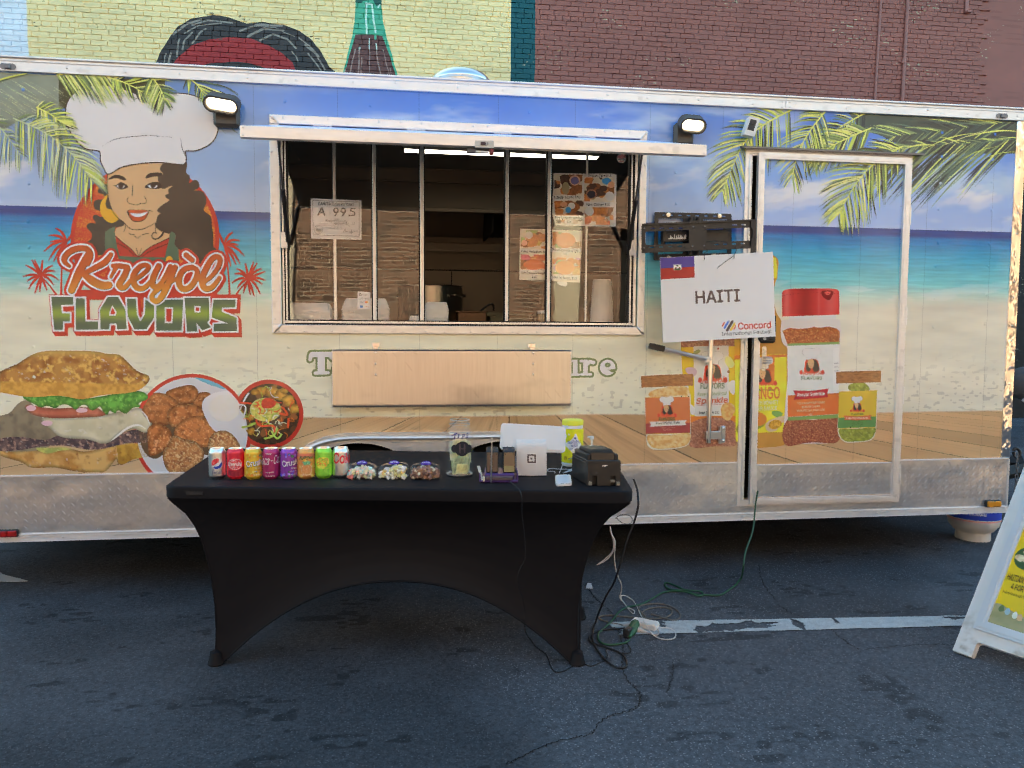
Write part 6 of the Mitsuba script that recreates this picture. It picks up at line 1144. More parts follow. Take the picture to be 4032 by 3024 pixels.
put(TM+'__end_plate', slab_xz(sg.Polygon(q6([(76, 210), (128, 222), (128, 275), (112, 300), (112, 410), (128, 438), (128, 505), (74, 505)], FY)), FY-0.014, FY-0.003), 'black_plastic', 20); put(TM+'__end_plate', slab_xz(sg.Polygon(q6([(1366, 140), (1430, 140), (1420, 525), (1372, 525), (1366, 380), (1386, 350), (1386, 260), (1366, 230)], FY)), FY-0.014, FY-0.003), 'black_plastic', 20)
D_ = [dome(*(lambda c: (c[0], FY-0.014, c[1]))(on_y(*f6(x, y), FY)), 0.005, 0.003) for x, y in ((101, 243), (99, 473))]+[dome(*(lambda c: (c[0], FY-0.003, c[1]))(on_y(*f6(x, y), FY)), 0.005, 0.003) for x, y in ((690, 222), (826, 216), (680, 452), (820, 446))]
put(TM+'__frame_bolts', trimesh.util.concatenate(D_), 'dark_metal', 40, kind='stuff')
# sign board with the flag
SB = uid('festival_sign'); SY = -0.150
tag(SB, 'white festival sign reading HAITI with a blue and red flag, tied under the wall mount', 'sign')
put(SB+'__board', slab_xz(sg.Polygon(q6([(297, 588), (1640, 517), (1670, 1522), (335, 1597)], SY)), SY, SY+0.004), 'solid_satin', False, color=alb(222, 222, 224))
D = Print(sheet_y(SY-0.0004), 0.00005)
D.add(M(f6, [(299, 590), (702, 568), (711, 823), (309, 845)]), alb(168, 50, 46)); 
def fl(u, v): return cmix(alb(66, 56, 132), alb(80, 66, 146), nz(u, v, 40, 3))
D.add(M(f6, [(299, 590), (702, 568), (707, 694), (304, 714)]), fl, 8); D.add(M(f6, [(458, 672), (550, 667), (552, 732), (460, 738)]), alb(214, 210, 204)); D.add(blob(M(f6, [(480, 684), (505, 675), (524, 684), (506, 694), (508, 715), (536, 710), (542, 728), (505, 736), (468, 732), (474, 712), (500, 712), (502, 694)])), alb(84, 90, 62)); D.add(M(f6, [(478, 700), (492, 704), (488, 720), (474, 716)]), alb(140, 60, 56)); D.add(M(f6, [(520, 702), (534, 698), (538, 714), (522, 720)]), alb(140, 60, 56))
D.text('HAITI', f6(722, 1130), f6(1252, 1103), 47, alb(84, 70, 70), True)
D.text('Concord', f6(1226, 1440), f6(1618, 1420), 26, alb(188, 66, 52), True); D.text('International Festival', f6(1032, 1514), f6(1624, 1484), 14, alb(64, 58, 62))
for P, w, c_ in (([(1038, 1398), (1062, 1360)], 14, alb(190, 60, 50)), ([(1064, 1420), (1105, 1352)], 22, alb(66, 104, 196)), ([(1095, 1450), (1156, 1345)], 30, alb(80, 66, 68)), ([(1140, 1442), (1182, 1374)], 24, alb(220, 184, 66)), ([(1175, 1438), (1195, 1400)], 14, alb(180, 64, 48))): D.line(M(f6, P), w/3.0, c_, False)
for x, y, c_ in ((1118, 1337, alb(110, 130, 180)), (1190, 1358, alb(226, 196, 120))): D.ellipse(*f6(x, y), 2.2, 2.2, c_)
put_print(SB+'__print', D, 'print_gloss')
def q3(P, y): return [(*(lambda c: (c[0], y_, c[1]))(on_y(*f6(*p), y_)),) for p, y_ in zip(P, y)]
put(SB+'__cable_tie', tube(spline(q3([(850, 470), (862, 500), (830, 530), (810, 545), (828, 580), (818, 620)], [-0.134, -0.136, -0.150, -0.156, -0.158, -0.160]), 40), 0.0016, 6), 'black_plastic', 40)
put(SB+'__cable_tie', tube(spline(q3([(1190, 450), (1205, 500), (1180, 550), (1170, 565), (1080, 630), (975, 715)], [-0.134, -0.138, -0.154, -0.160, -0.162, -0.160]), 40), 0.0016, 6), 'black_plastic', 40)
put(SB+'__cable_tie', tube(spline(q3([(1170, 562), (1182, 575), (1178, 592), (1166, 590)], [-0.158, -0.160, -0.160, -0.158]), 16), 0.0022, 6), 'black_plastic', 40)
# small security camera
fc = zoomed(2900, 420, 10.37)
SC = uid('security_camera'); tag(SC, 'small white security camera tilted on the wall above the door', 'security camera')
q = lambda P, y: [tuple(on_y(*fc(*p), y)) for p in P]
body = sg.Polygon(q([(530, 385), (950, 505), (710, 1245), (280, 1140)], -0.06)).buffer(-0.006).buffer(0.006)
put(SC+'__body', slab_xz(body, -0.066, -0.022), 'solid_satin', 30, color=(0.78, 0.78, 0.75)); put(SC+'__bracket', rbox(body.centroid.x-0.012, body.centroid.x+0.012, -0.022, 0.0, body.centroid.y-0.015, body.centroid.y+0.015), 'solid_satin', 30, color=(0.7, 0.7, 0.68))
put(SC+'__faceplate', slab_xz(sg.Polygon(q([(580, 500), (832, 570), (690, 1000), (435, 930)], -0.066)), -0.0675, -0.0658), 'black_plastic', False); c = on_y(*fc(650, 695), -0.066); put(SC+'__lens', lathe([(0.0, 0.003), (0.004, 0.003), (0.006, 0.001), (0.006, 0.0)], (c[0], -0.0675, c[1]), 16, 'y'), 'dark_glass', 40)
# ================================================================== the table in its stretch cover
TZ = 0.74
FL, FR, BL_, BR_ = np.array([-0.889, -1.013]), np.array([0.836, -1.300]), np.array([-0.905, -0.060]), np.array([0.985, -0.430])
TB = 'covered_table'; tag(TB, 'long folding table in a tight black stretch cover', 'table')
scene['stretch_cloth'] = two(bumped({'type': 'principled', 'base_color': rgb(0.0062, 0.0060, 0.0085), 'roughness': 0.66, 'sheen': 0.12, 'sheen_tint': 0.2, 'specular': 0.25}, lambda p, n, uv: fbm(p.x*7, p.y*7, p.z*5, 3), 0.004, 0.004))
quad = sg.Polygon([FL, FR, BR_, BL_]).buffer(-0.055).buffer(0.055, quad_segs=6)
LIP = 0.047
# the top with a softly rolled edge and the lip below it
ring = np.array(quad.exterior.segmentize(0.03).coords)[:-1]
if sg.LinearRing(ring).is_ccw is False: ring = ring[::-1]
ctr = np.array(quad.centroid.coords[0]); n = len(ring)
def off(d): return ctr+(ring-ctr)*(1-d/np.linalg.norm(ring-ctr, axis=1, keepdims=True))
rows = [np.c_[off(0.006), np.full(n, TZ)], np.c_[off(0.0015), np.full(n, TZ-0.003)], np.c_[off(0.0), np.full(n, TZ-0.009)], np.c_[off(0.001), np.full(n, TZ-LIP+0.004)], np.c_[off(0.006), np.full(n, TZ-LIP)]]
V = np.vstack(rows); F = []
for i in range(4):
    for j in range(n):
        k = (j+1) % n; F += [(i*n+j, (i+1)*n+j, (i+1)*n+k), (i*n+j, (i+1)*n+k, i*n+k)]
vt, ft = fine(sg.Polygon(off(0.006)), 0.09)
def ztop(v): return TZ-0.0016*np.exp(-((v @ np.array([0.986, 0.165])-0.11)/0.02)**2)     # the hinge line of the folding top
top = tri(np.c_[vt, ztop(vt)], ft)
put(TB+'__top', trimesh.util.concatenate([facing(top, (0, 0, 1)), tri(V, F)]), 'stretch_cloth', 50)
# four stretched sides: Coons patches between the lip and the arched hem
feet = [np.array([-0.740, -0.895]), np.array([0.682, -1.075]), np.array([0.80, -0.60]), np.array([-0.74, -0.22])]
cor = [FL+[0.012, 0.012], FR+[-0.012, 0.012], BR_-[0.012, 0.012], BL_+[0.012, -0.012]]
# how far a seam has drawn in towards its foot, read off the left and right outlines
S_T = np.array([0, 0.035, 0.10, 0.17, 0.24, 0.34, 0.48, 0.66, 0.82, 0.93, 0.97, 1.0]); S_L = np.array([0, 0.12, 0.38, 0.56, 0.68, 0.80, 0.92, 1.0, 1.015, 0.99, 0.965, 0.955])
def seam(i, t):
    s = np.interp(t, S_T, S_L); p = cor[i]+(feet[i]-cor[i])*s[:, None]; return np.c_[p, (TZ-LIP+0.002)*(1-t)+0.004*t]
def side(i, j, hem_h, bulge, NU=56, NV=40):
    t = np.linspace(0, 1, NV); u = np.linspace(0, 1, NU); A, Bm = seam(i, t), seam(j, t)
    topc = np.c_[cor[i]+(cor[j]-cor[i])*u[:, None], np.full(NU, TZ-LIP+0.002)]
    f0, f1 = np.r_[feet[i], 0.004], np.r_[feet[j], 0.004]; f0, f1 = A[-1], Bm[-1]
    w = 0.030/np.linalg.norm(feet[i]-feet[j]); uu = np.clip((u-w)/(1-2*w), 0, 1)
    hem = f0+(f1-f0)*u[:, None]; hem[:, 2] += hem_h*(1-np.abs(2*uu-1)**2.15)**1.0
    P = np.zeros((NV, NU, 3))
    for a in range(NV):
        for b in range(NU):
            P[a, b] = (1-t[a])*topc[b]+t[a]*hem[b]+(1-u[b])*A[a]+u[b]*Bm[a]-((1-u[b])*(1-t[a])*topc[0]+u[b]*(1-t[a])*topc[-1]+(1-u[b])*t[a]*hem[0]+u[b]*t[a]*hem[-1])
    nrm = np.array([-(cor[j]-cor[i])[1], (cor[j]-cor[i])[0], 0]); nrm /= np.linalg.norm(nrm)
    P += nrm*bulge*(np.sin(math.pi*u)[None, :, None]*np.sin(math.pi*t)[:, None, None])
    a, b = np.meshgrid(np.arange(NV-1), np.arange(NU-1), indexing='ij'); q = (a*NU+b).ravel()
    hemtube = tube(P[-1], 0.0045, 6)
    return trimesh.util.concatenate([tri(P.reshape(-1, 3), np.vstack([np.c_[q, q+NU, q+NU+1], np.c_[q, q+NU+1, q+1]])), hemtube, tube(A, 0.003, 6)])
for nm, i, j, h, bl in (('front', 0, 1, 0.335, 0.02), ('right', 1, 2, 0.34, 0.02), ('back', 2, 3, 0.335, 0.02), ('left', 3, 0, 0.34, 0.02)): put(TB+'__side_panel', side(i, j, h, bl), 'stretch_cloth', 60)
for f in feet: put(TB+'__foot_pocket', lathe([(0.0, 0.0), (0.030, 0.0), (0.033, 0.004), (0.027, 0.022), (0.022, 0.05), (0.0, 0.06)], (f[0], f[1], 0.0015), 20), 'stretch_cloth', 50)
put(TB+'__brand_patch', slab_xz(sg.box(0, 0, 0.064, 0.013), -0.0006, 0.0).apply_transform(np.array([[0.9865, 0.1636, 0, FL[0]+0.085], [-0.164, 0.986, 0, FL[1]-0.0165], [0, 0, 1, TZ-0.030], [0, 0, 0, 1]])), 'rubber', False)

# ================================================================== things on the table
def lblcyl(cx, cy, z0, r, u0=0.0):
    "print wrapped round a can: sheet coordinates (metres along the wall of the can from its camera side, metres above its foot)"
    a0 = math.atan2(EYE[1]-cy, EYE[0]-cx)+u0
    def place(v, d):
        a = a0+v[:, 0]/r; rr = r+d; return np.c_[cx+rr*np.cos(a), cy+rr*np.sin(a), z0+v[:, 1]]
    return place
class Wrap(Print):
    def __init__(s, cx, cy, z0, r, u0=0.0): super().__init__(lblcyl(cx, cy, z0, r, u0), 0.00005); s.k = 3
    def add(s, g, col, h=None, layer=True):
        if not hasattr(g, 'geom_type'): g = sg.Polygon(g)
        return super().add(g, col, h or 0.004, layer)
    def mesh(s):
        m = super().mesh(); return m
    def put(s, key, cx, cy, bsdf='print_gloss', **k):
        m = s.mesh(); c = m.triangles_center; f = m.faces.copy(); out = np.einsum('ij,ij->i', m.face_normals[:, :2], c[:, :2]-[cx, cy]) < 0; f[out] = f[out][:, ::-1]
        q = tri(m.vertices, f); q.metadata = m.metadata; return put(key, q, bsdf, False, **k)
    def word(s, t, x, y, w, h, col, bold=True, slant=0.0, tilt=0.0):
        g = text_shape(t, bold); x0, _, x1, _ = g.bounds; k = w/(x1-x0); g = shapely.transform(g, lambda a: np.c_[(a[:, 0]-x0-(x1-x0)/2)*k+slant*h*a[:, 1], a[:, 1]*h]); g = saf.rotate(g, tilt, origin=(0, 0)); return s.add(saf.translate(g, x, y), col)
CT = dict(k=0.62)
def kc(r, g, b): return alb(r, g, b, k=0.62)
canz = [(277, 600), (533, 602), (777, 604), (1030, 600), (1280, 600), (1520, 600), (1768, 592), (2010, 588)]
base = [kc(176, 184, 194), kc(190, 34, 52), kc(226, 150, 44), kc(140, 36, 84), kc(112, 52, 140), kc(222, 126, 66), kc(116, 186, 56), kc(196, 196, 200)]
clab = ['silver soda can with a red, white and blue ball emblem', 'red cherry soda can with a red oval label', 'orange soda can with white Crush lettering', 'dark magenta cherry cola can with white script', 'purple grape soda can with white Crush lettering', 'orange pineapple soda can with a pineapple picture', 'lime green soda can with a yellow splash label', 'silver diet cola can with big red lettering']
profc = [(0.0, 0.004), (0.020, 0.004), (0.0225, 0.0), (0.026, 0.004), (0.0322, 0.010), (0.0331, 0.014), (0.0331, 0.102), (0.0322, 0.106), (0.0290, 0.1135), (0.0272, 0.1175), (0.0268, 0.1190)]
for i, (a, b) in enumerate(canz):
    p = on_z(780+a/3.568, 1720+b/3.568, TZ); d = p-EYE[:2]; d /= np.linalg.norm(d); cx, cy = p+d*0.031
    key = uid('soda_can'); tag(key, clab[i], 'soda can', 'soda cans in a row on the table')
    put(key+'__body', lathe(profc, (cx, cy, TZ), 36), 'metal_color' if i in (0, 7) else 'can_paint', 35, color=np.clip(np.array(base[i])*1.15, 0, 0.85))
    put(key+'__lid', lathe([(0.0, 0.1155), (0.0215, 0.1155), (0.0225, 0.1165), (0.0240, 0.1145), (0.0255, 0.1205), (0.0268, 0.1208), (0.0272, 0.1190)], (cx, cy, TZ), 36), 'chrome', 35)
    put(key+'__tab', slab_xy(sg.LineString([(cx-0.003, cy), (cx+0.012, cy-0.002)]).buffer(0.006), TZ+0.1165, TZ+0.1178), 'chrome', False)
    W = Wrap(cx, cy, TZ, 0.0331)
    w_, dk = kc(226, 226, 228), kc(40, 36, 60)
    if i == 0:
        c = sg.Point(-0.003, 0.062).buffer(0.0225, 24); W.add(c, w_); q = sg.Point(-0.003, 0.062).buffer(0.0205, 24)
        W.add(q.intersection(sg.Polygon([(-0.04, 0.1), (0.012, 0.1), (0.004, 0.068), (-0.012, 0.058), (-0.04, 0.050)])), kc(196, 36, 40)); W.add(q.intersection(sg.Polygon([(-0.03, 0.030), (-0.03, 0.044), (-0.012, 0.050), (0.004, 0.054), (0.016, 0.068), (0.03, 0.08), (0.03, 0.03)])), kc(36, 56, 150))
        W.word('pepsi', -0.004, 0.024, 0.036, 0.0098, kc(44, 74, 140), False); W.word('diet', -0.015, 0.036, 0.008, 0.004, kc(44, 74, 140), False); W.add(sg.box(0.024, 0.014, 0.04, 0.10), kc(196, 120, 128))
    elif i == 1:
        W.add(blob([(-0.03, 0.02), (0.04, 0.02), (0.046, 0.042), (0.03, 0.048), (0.0, 0.036), (-0.03, 0.036)]), kc(130, 26, 44)); o = saf.scale(sg.Point(-0.003, 0.061).buffer(0.0215, 24), 1.32, 1); W.add(o, kc(226, 190, 186)); W.add(saf.scale(o, 0.94, 0.92), kc(186, 40, 56)); W.word('Cheerwine', -0.004, 0.054, 0.056, 0.0150, w_); W.word('DRINK', -0.008, 0.073, 0.016, 0.0038, w_); W.word('SINCE 1917', -0.004, 0.046, 0.020, 0.0036, w_)
    elif i in (2, 4):
        r_ = np.random.default_rng(i); C2 = [kc(214, 120, 40), kc(90, 130, 110), kc(236, 180, 90)] if i == 2 else [kc(84, 70, 190), kc(70, 100, 80), kc(130, 110, 214)]
        for k in range(24): W.add(sg.Point(r_.uniform(-0.045, 0.045), r_.choice([r_.uniform(0.012, 0.032), r_.uniform(0.088, 0.100)])).buffer(r_.uniform(0.003, 0.006), 5), C2[r_.integers(3)])
        W.word('Crush', 0.006+0.001, 0.0535, 0.066, 0.0235, kc(60, 90, 80) if i == 2 else kc(60, 40, 110), True, 0.05, 8); W.word('Crush', 0.006, 0.055, 0.064, 0.0225, w_, True, 0.05, 8); W.word(('Orange', '', 'Grape')[i-2], 0.020, 0.042, 0.022, 0.0065, kc(230, 206, 150) if i == 2 else w_); W.word('NATURAL FLAVOR', 0.016, 0.031, 0.026, 0.003, w_)
        W.word('12 FL OZ', 0.012, 0.017, 0.026, 0.004, w_)
    elif i == 3:
        W.word('Coca-Cola', -0.004, 0.060, 0.110, 0.0330, w_, False, 0.25, 4); W.word('Cherry', -0.010, 0.098, 0.022, 0.0066, w_); W.word('PURE FLAVORED', -0.006, 0.026, 0.034, 0.0040, w_); W.word('CHERRY FLAVORED COLA', -0.006, 0.012, 0.040, 0.0034, w_)
    elif i == 5:
        W.add(sg.box(-0.05, 0.088, 0.05, 0.102), kc(206, 110, 84))
        for k in range(30): r_ = np.random.default_rng(60+k); W.add(sg.Point(r_.uniform(-0.05, 0.05), r_.uniform(0.012, 0.085)).buffer(0.0055, 5).difference(sg.Point(0, 0).buffer(0.001)), [kc(226, 150, 60), kc(206, 110, 60), kc(230, 170, 90)][k % 3])
        b_ = saf.scale(sg.Point(0.002, 0.040).buffer(0.02, 16), 0.95, 1.08); W.add(b_.buffer(0.0014), kc(226, 206, 170)); W.add(b_, lambda u, v: cmix(kc(170, 100, 50), kc(206, 140, 80), nz(u*1000, v*1000, 4, 2)))
        for k in range(9): x = 0.002+0.013*math.sin((k-4)*0.5); W.add([(0.002+(k-4)*0.0016, 0.056), (x-0.004, 0.066+0.003*(k % 3)), (x+0.004, 0.076-abs(k-4)*0.002)], [kc(80, 140, 100), kc(110, 166, 120)][k % 2])
        W.word('JUPINA', 0.0, 0.080, 0.056, 0.0125, kc(60, 84, 60)); W.word('GASEOSA DE PINA', 0.0, 0.017, 0.044, 0.0042, kc(240, 206, 170))
    elif i == 6:
        W.add(blob([(-0.030, 0.052), (-0.034, 0.072), (-0.010, 0.086), (0.018, 0.080), (0.022, 0.060), (0.006, 0.044), (-0.018, 0.042)]), kc(236, 210, 70)); W.add(blob([(-0.01, 0.046), (0.01, 0.042), (0.03, 0.050), (0.01, 0.038)]), kc(226, 210, 70))
        W.word('Sun', -0.002, 0.070, 0.036, 0.0130, kc(206, 76, 40), True, 0.1, 4); W.word('Drop', -0.006, 0.054, 0.042, 0.0135, kc(206, 76, 40), True, 0.1, 4)
        for k in range(14): r_ = np.random.default_rng(80+k); W.line([(r_.uniform(-0.045, 0.045), r_.uniform(0.02, 0.10)) for _ in range(2)], 0.0016, [kc(150, 210, 80), kc(90, 160, 46)][k % 2], False)
    else:
        W.word('Coke', 0.012, 0.062, 0.092, 0.0400, kc(190, 40, 54), True, 0.06); W.word('ZERO CALORIES', 0.012, 0.017, 0.024, 0.003, kc(190, 70, 80)); W.add(sg.box(0.03, 0.02, 0.0306, 0.1), kc(150, 160, 170))
    W.put(key+'__label', cx, cy, 'can_print')
scene['can_paint'] = prin(VC, 0.20, specular=0.5, metallic=0.35, clearcoat=0.6); scene['can_print'] = prin(VC, 0.22, specular=0.5, metallic=0.15, clearcoat=0.5)

# popcorn bags: lumpy clear bags full of kernels, each with a purple sticker
def corn(key, uvc, cols, lab, tilt, seed, wid=0.118):
    r = np.random.default_rng(seed); p = on_z(1350+uvc[0]/4.4243, 1600+uvc[1]/4.4243, TZ); d = p-EYE[:2]; d /= np.linalg.norm(d); c = p+d*0.034
    key = uid(key); tag(key, lab, 'popcorn bag', 'popcorn bags on the table'); ax = np.array([0.986, -0.164])
    V, F, C, n = [], [], [], 0; ico = trimesh.creation.icosphere(1, 1.0)
    for k in range(150):
        a, b = r.uniform(-1, 1), r.uniform(-1, 1); h = r.random()**0.8; hh = 0.058*(1-0.25*abs(a)**3)*(0.85+tilt*a)
        if abs(b) > 0.86 and h > 0.8: continue
        o = np.array([*(c+ax*a*(wid/2-0.008)*(1-0.10*h)+np.array([-ax[1], ax[0]])*b*0.030*(1-0.3*h)), TZ+0.007+h*max(hh-0.012, 0.01)])
        v = ico.vertices*(1+0.30*r.normal(size=(len(ico.vertices), 1)))*r.uniform(0.0055, 0.0085); V.append(v+o); F.append(ico.faces+n); n += len(v); C.append(np.tile(np.array(cols[r.integers(len(cols))])*r.uniform(0.8, 1.1), (len(v), 1)))
    m = tri(np.vstack(V), np.vstack(F)); m.metadata['col'] = np.clip(np.vstack(C), 0, 0.85); put(key+'__popcorn', m, 'solid_matte', False, kind='stuff')
    u = trimesh.creation.icosphere(4, 1.0); q = u.vertices; q = np.sign(q)*np.abs(q)**0.62; hh = 0.032*(0.95+tilt*q[:, :1]*0.9)
    Pq = np.c_[c+ax*q[:, :1]*wid/2+np.array([-ax[1], ax[0]])*q[:, 1:2]*0.036, TZ+0.0318*1.0+q[:, 2:]*hh]
    Pq[:, 2] = np.maximum(Pq[:, 2], TZ+0.0012); w = meshkit.fbm(Pq*55+seed, 4)-0.5; Pq += (Pq-np.r_[c, TZ+0.03])*w[:, None]*0.22; Pq[:, 2] = np.maximum(Pq[:, 2], TZ+0.0012)
    put(key+'__bag', tri(Pq, u.faces), 'bag_film', True)
    e = saf.scale(sg.Point(0, 0).buffer(0.021, 16), 1.0, 0.55); v, f = fine(e, 0.006); top = TZ+0.0318+0.0318*(0.98+tilt*0.2)
    nn = np.array([-ax[1], ax[0]]); S = np.c_[c+ax*(v[:, :1]+0.004)+nn*(v[:, 1:2]*0.9-0.012), top+0.003+v[:, 1]*0.55-np.abs(v[:, 0])*0.16]
    kk = Kit(); kk.add(facing(tri(S, f), (0, -0.5, 1)), kc(70, 40, 130)); g = saf.translate(text_shape('Kernel', True), 0, 0); x0, y0, x1, y1 = g.bounds; g = shapely.transform(g, lambda a: np.c_[((a[:, 0]-x0)/(x1-x0)-0.5)*0.032, a[:, 1]*0.0075-0.001]); v, f = triangulate(g)
    kk.add(facing(tri(np.c_[c+ax*(v[:, :1]+0.004)+nn*(v[:, 1:2]*0.9-0.0125), top+0.0036+v[:, 1]*0.55-np.abs(v[:, 0])*0.16], f), (0, -0.5, 1)), kc(206, 196, 226)); kk.put(key+'__sticker', 'print_gloss', False)
scene['bag_film'] = {'type': 'thindielectric', 'int_ior': 1.28}
corn('popcorn_bag', (330, 1285), [kc(214, 206, 176), kc(226, 216, 190), kc(196, 196, 160), kc(206, 170, 160), kc(150, 190, 190), kc(206, 110, 100), kc(190, 200, 150)], 'clear bag of pale rainbow popcorn, nearest the cans', 0.10, 1)
corn('popcorn_bag', (885, 1285), [kc(226, 196, 140), kc(232, 216, 178), kc(206, 164, 100), kc(236, 226, 206)], 'clear bag of golden popcorn between the other two bags', 0.22, 2)
corn('popcorn_bag', (1440, 1290), [kc(120, 92, 76), kc(96, 72, 62), kc(146, 110, 84), kc(140, 110, 100), kc(226, 190, 170)], 'clear bag of brown chocolate popcorn, nearest the tips jar', 0.0, 3)

# tips jar
scene['jar_glass'] = {'type': 'thindielectric', 'int_ior': 1.42}
p = on_z(1740+255/3.66, 1640+878/3.66, TZ); d = p-EYE[:2]; d /= np.linalg.norm(d); jx, jy = p+d*0.055
JR = 0.0555; key = uid('tips_jar'); tag(key, 'tall glass jar marked TIPS with dollar bills and a black letter H label', 'jar')
profj = [(0.0, 0.004), (0.044, 0.002), (0.053, 0.006), (JR, 0.014), (JR, 0.10), (JR-0.001, 0.168), (0.051, 0.182), (0.043, 0.194), (0.0385, 0.200), (0.0385, 0.206), (0.0405, 0.2075), (0.0390, 0.2095), (0.0405, 0.214), (0.0390, 0.2165), (0.0405, 0.221), (0.0392, 0.228), (0.0370, 0.2285), (0.0365, 0.226)]
jm = lathe(profj, (jx, jy, TZ), 48); fr_t = 1+0.035*np.sign(np.cos(4*np.arctan2(jm.vertices[:, 1]-jy, jm.vertices[:, 0]-jx)))*0
put(key+'__glass', jm, 'jar_glass', 45)
put(key+'__rim_glass', trimesh.util.concatenate([lathe([(0.0378, 0.2272), (0.0392, 0.2282), (0.0405, 0.2262), (0.0395, 0.2250)], (jx, jy, TZ), 40), lathe([(0.0410, 0.2065), (0.0416, 0.2075), (0.0410, 0.2085)], (jx, jy, TZ), 40), lathe([(0.045, 0.001), (0.053, 0.0045), (0.0538, 0.008), (0.045, 0.005)], (jx, jy, TZ), 40)]), prin(rgb(0.42, 0.44, 0.43), 0.08, specular=0.9), 40)
W = Wrap(jx, jy, TZ, JR+0.0006)
pl = shapely.union_all([saf.scale(sg.Point(0.011, 0.115).buffer(0.03, 20), 1.0, 0.98), sg.Point(-0.020, 0.115).buffer(0.016), sg.Point(0.042, 0.113).buffer(0.016), saf.scale(sg.Point(0.011, 0.115).buffer(0.033), 1.06, 0.55)]); W.add(pl, kc(34, 34, 38))
for x in (0.001, 0.020): W.add(sg.box(x-0.003, 0.097, x+0.003, 0.135), kc(74, 62, 64))
W.add(sg.box(0.001, 0.113, 0.020, 0.118), kc(74, 62, 64)); W.put(key+'__label', jx, jy, 'print_matte')
Wt = Wrap(jx, jy, TZ, 0.0535); ik = kc(40, 44, 110)
for P, w in (([(-0.034, 0.166), (-0.022, 0.172), (-0.010, 0.177)], 0.005), ([(-0.019, 0.174), (-0.020, 0.164), (-0.022, 0.154)], 0.005), ([(-0.003, 0.173), (-0.006, 0.157)], 0.005), ([(0.009, 0.155), (0.013, 0.174), (0.020, 0.172), (0.020, 0.166), (0.011, 0.164)], 0.004), ([(0.037, 0.176), (0.030, 0.174), (0.030, 0.168), (0.036, 0.166), (0.034, 0.160), (0.026, 0.160)], 0.004)): Wt.add(sg.LineString(P).buffer(w/2), ik)
Wt.put(key+'__writing', jx, jy, 'print_matte')
rb_ = np.random.default_rng(12)
def bill(c, a, tilt, w, h, col, name='dollar_bill'):
    u = np.array([math.cos(a), math.sin(a), 0]); up = np.array([-math.sin(a)*math.sin(tilt), math.cos(a)*math.sin(tilt), math.cos(tilt)])
    X, Z = np.meshgrid(np.linspace(-0.5, 0.5, 13), np.linspace(0, 1, 7)); cr = 0.010*(meshkit.fbm(np.stack([X*3+c[0]*90, Z*3, X*0+a], -1), 3)-0.5)
    nn = np.cross(u, up); P = np.asarray(c)+X[..., None]*w*u+Z[..., None]*h*up+cr[..., None]*nn; q = P[..., :2]-[jx, jy]; rr = np.linalg.norm(q, axis=-1, keepdims=True); P[..., :2] = [jx, jy]+q*np.minimum(1, 0.050/np.maximum(rr, 1e-6)); P[..., 2] = np.maximum(P[..., 2], TZ+0.008)
    i, j = np.meshgrid(np.arange(6), np.arange(12), indexing='ij'); q = (i*13+j).ravel(); e = np.minimum(np.minimum(X+0.5, 0.5-X), np.minimum(Z, 1-Z)).ravel(); V = P.reshape(-1, 3); cc = np.where((e < 0.09)[:, None], np.array(col)*1.18, np.array(col)*(0.6+0.5*meshkit.noise(np.c_[X.ravel()*16, Z.ravel()*16, X.ravel()*0+5])[:, None]))
    put(key+'__'+name, tri(V, np.vstack([np.c_[q, q+1, q+14], np.c_[q, q+14, q+13]])), 'print_matte', True, color=np.clip(cc, 0, 0.8))
cr_, gn_, ye_ = kc(196, 196, 150), kc(150, 164, 130), kc(206, 190, 130)
b0 = math.atan2(EYE[1]-jy, EYE[0]-jx); fwd = np.array([math.cos(b0), math.sin(b0)]); rt = np.array([-fwd[1], fwd[0]])
def jp(s, f, z): q = np.array([jx, jy])+rt*s+fwd*f; return (q[0], q[1], TZ+z)
ar = math.atan2(rt[1], rt[0])
for s, f, z, a, t, w, h, c_ in ((0.012, 0.040, 0.012, 0.0, 0.05, 0.058, 0.040, ye_), (-0.020, 0.040, 0.010, 0.5, -0.05, 0.040, 0.050, gn_), (0.005, 0.030, 0.042, 0.45, 0.1, 0.075, 0.034, gn_), (0.018, 0.032, 0.046, -0.55, 0.1, 0.06, 0.034, gn_), (0.0, 0.0, 0.06, 0.2, 0.15, 0.08, 0.075, cr_), (0.01, -0.015, 0.05, -0.4, -0.1, 0.08, 0.09, cr_), (-0.01, -0.02, 0.02, 0.9, 0.1, 0.07, 0.07, gn_), (0.03, 0.0, 0.015, -1.1, 0.0, 0.05, 0.06, cr_), (0.0, 0.015, 0.10, 0.1, -0.1, 0.06, 0.05, cr_)): bill(jp(s, f, z), ar+a, t, w, h, np.array(c_))

# pager charger with its pagers
tz = lambda x, y: (1850+x/3.4031, 1630+y/3.4031)
A0, A1 = on_z(*tz(195, 925), TZ), on_z(*tz(600, 925), TZ); ex = (A1-A0)/np.linalg.norm(A1-A0); ey = np.array([-ex[1], ex[0]])
def at(o, s, t, z): q = o+ex*s+ey*t; return (q[0], q[1], TZ+z)
def obox(o, s0, s1, t0, t1, z0, z1, r=0.0):
    m = rbox(s0, s1, t0, t1, z0, z1, r); v = m.vertices; return tri(np.c_[o+v[:, :1]*ex+v[:, 1:2]*ey, TZ+v[:, 2]], m.faces)
wt = np.linalg.norm(A1-A0); key = uid('pager_charger'); tag(key, 'purple charging tray holding two rows of black pagers with a thin antenna', 'pager charger')
scene['purple_plastic'] = prin(rgb(0.075, 0.035, 0.16), 0.25, specular=0.5)
scene['smoke_plastic'] = prin(rgb(0.10, 0.075, 0.085), 0.25)
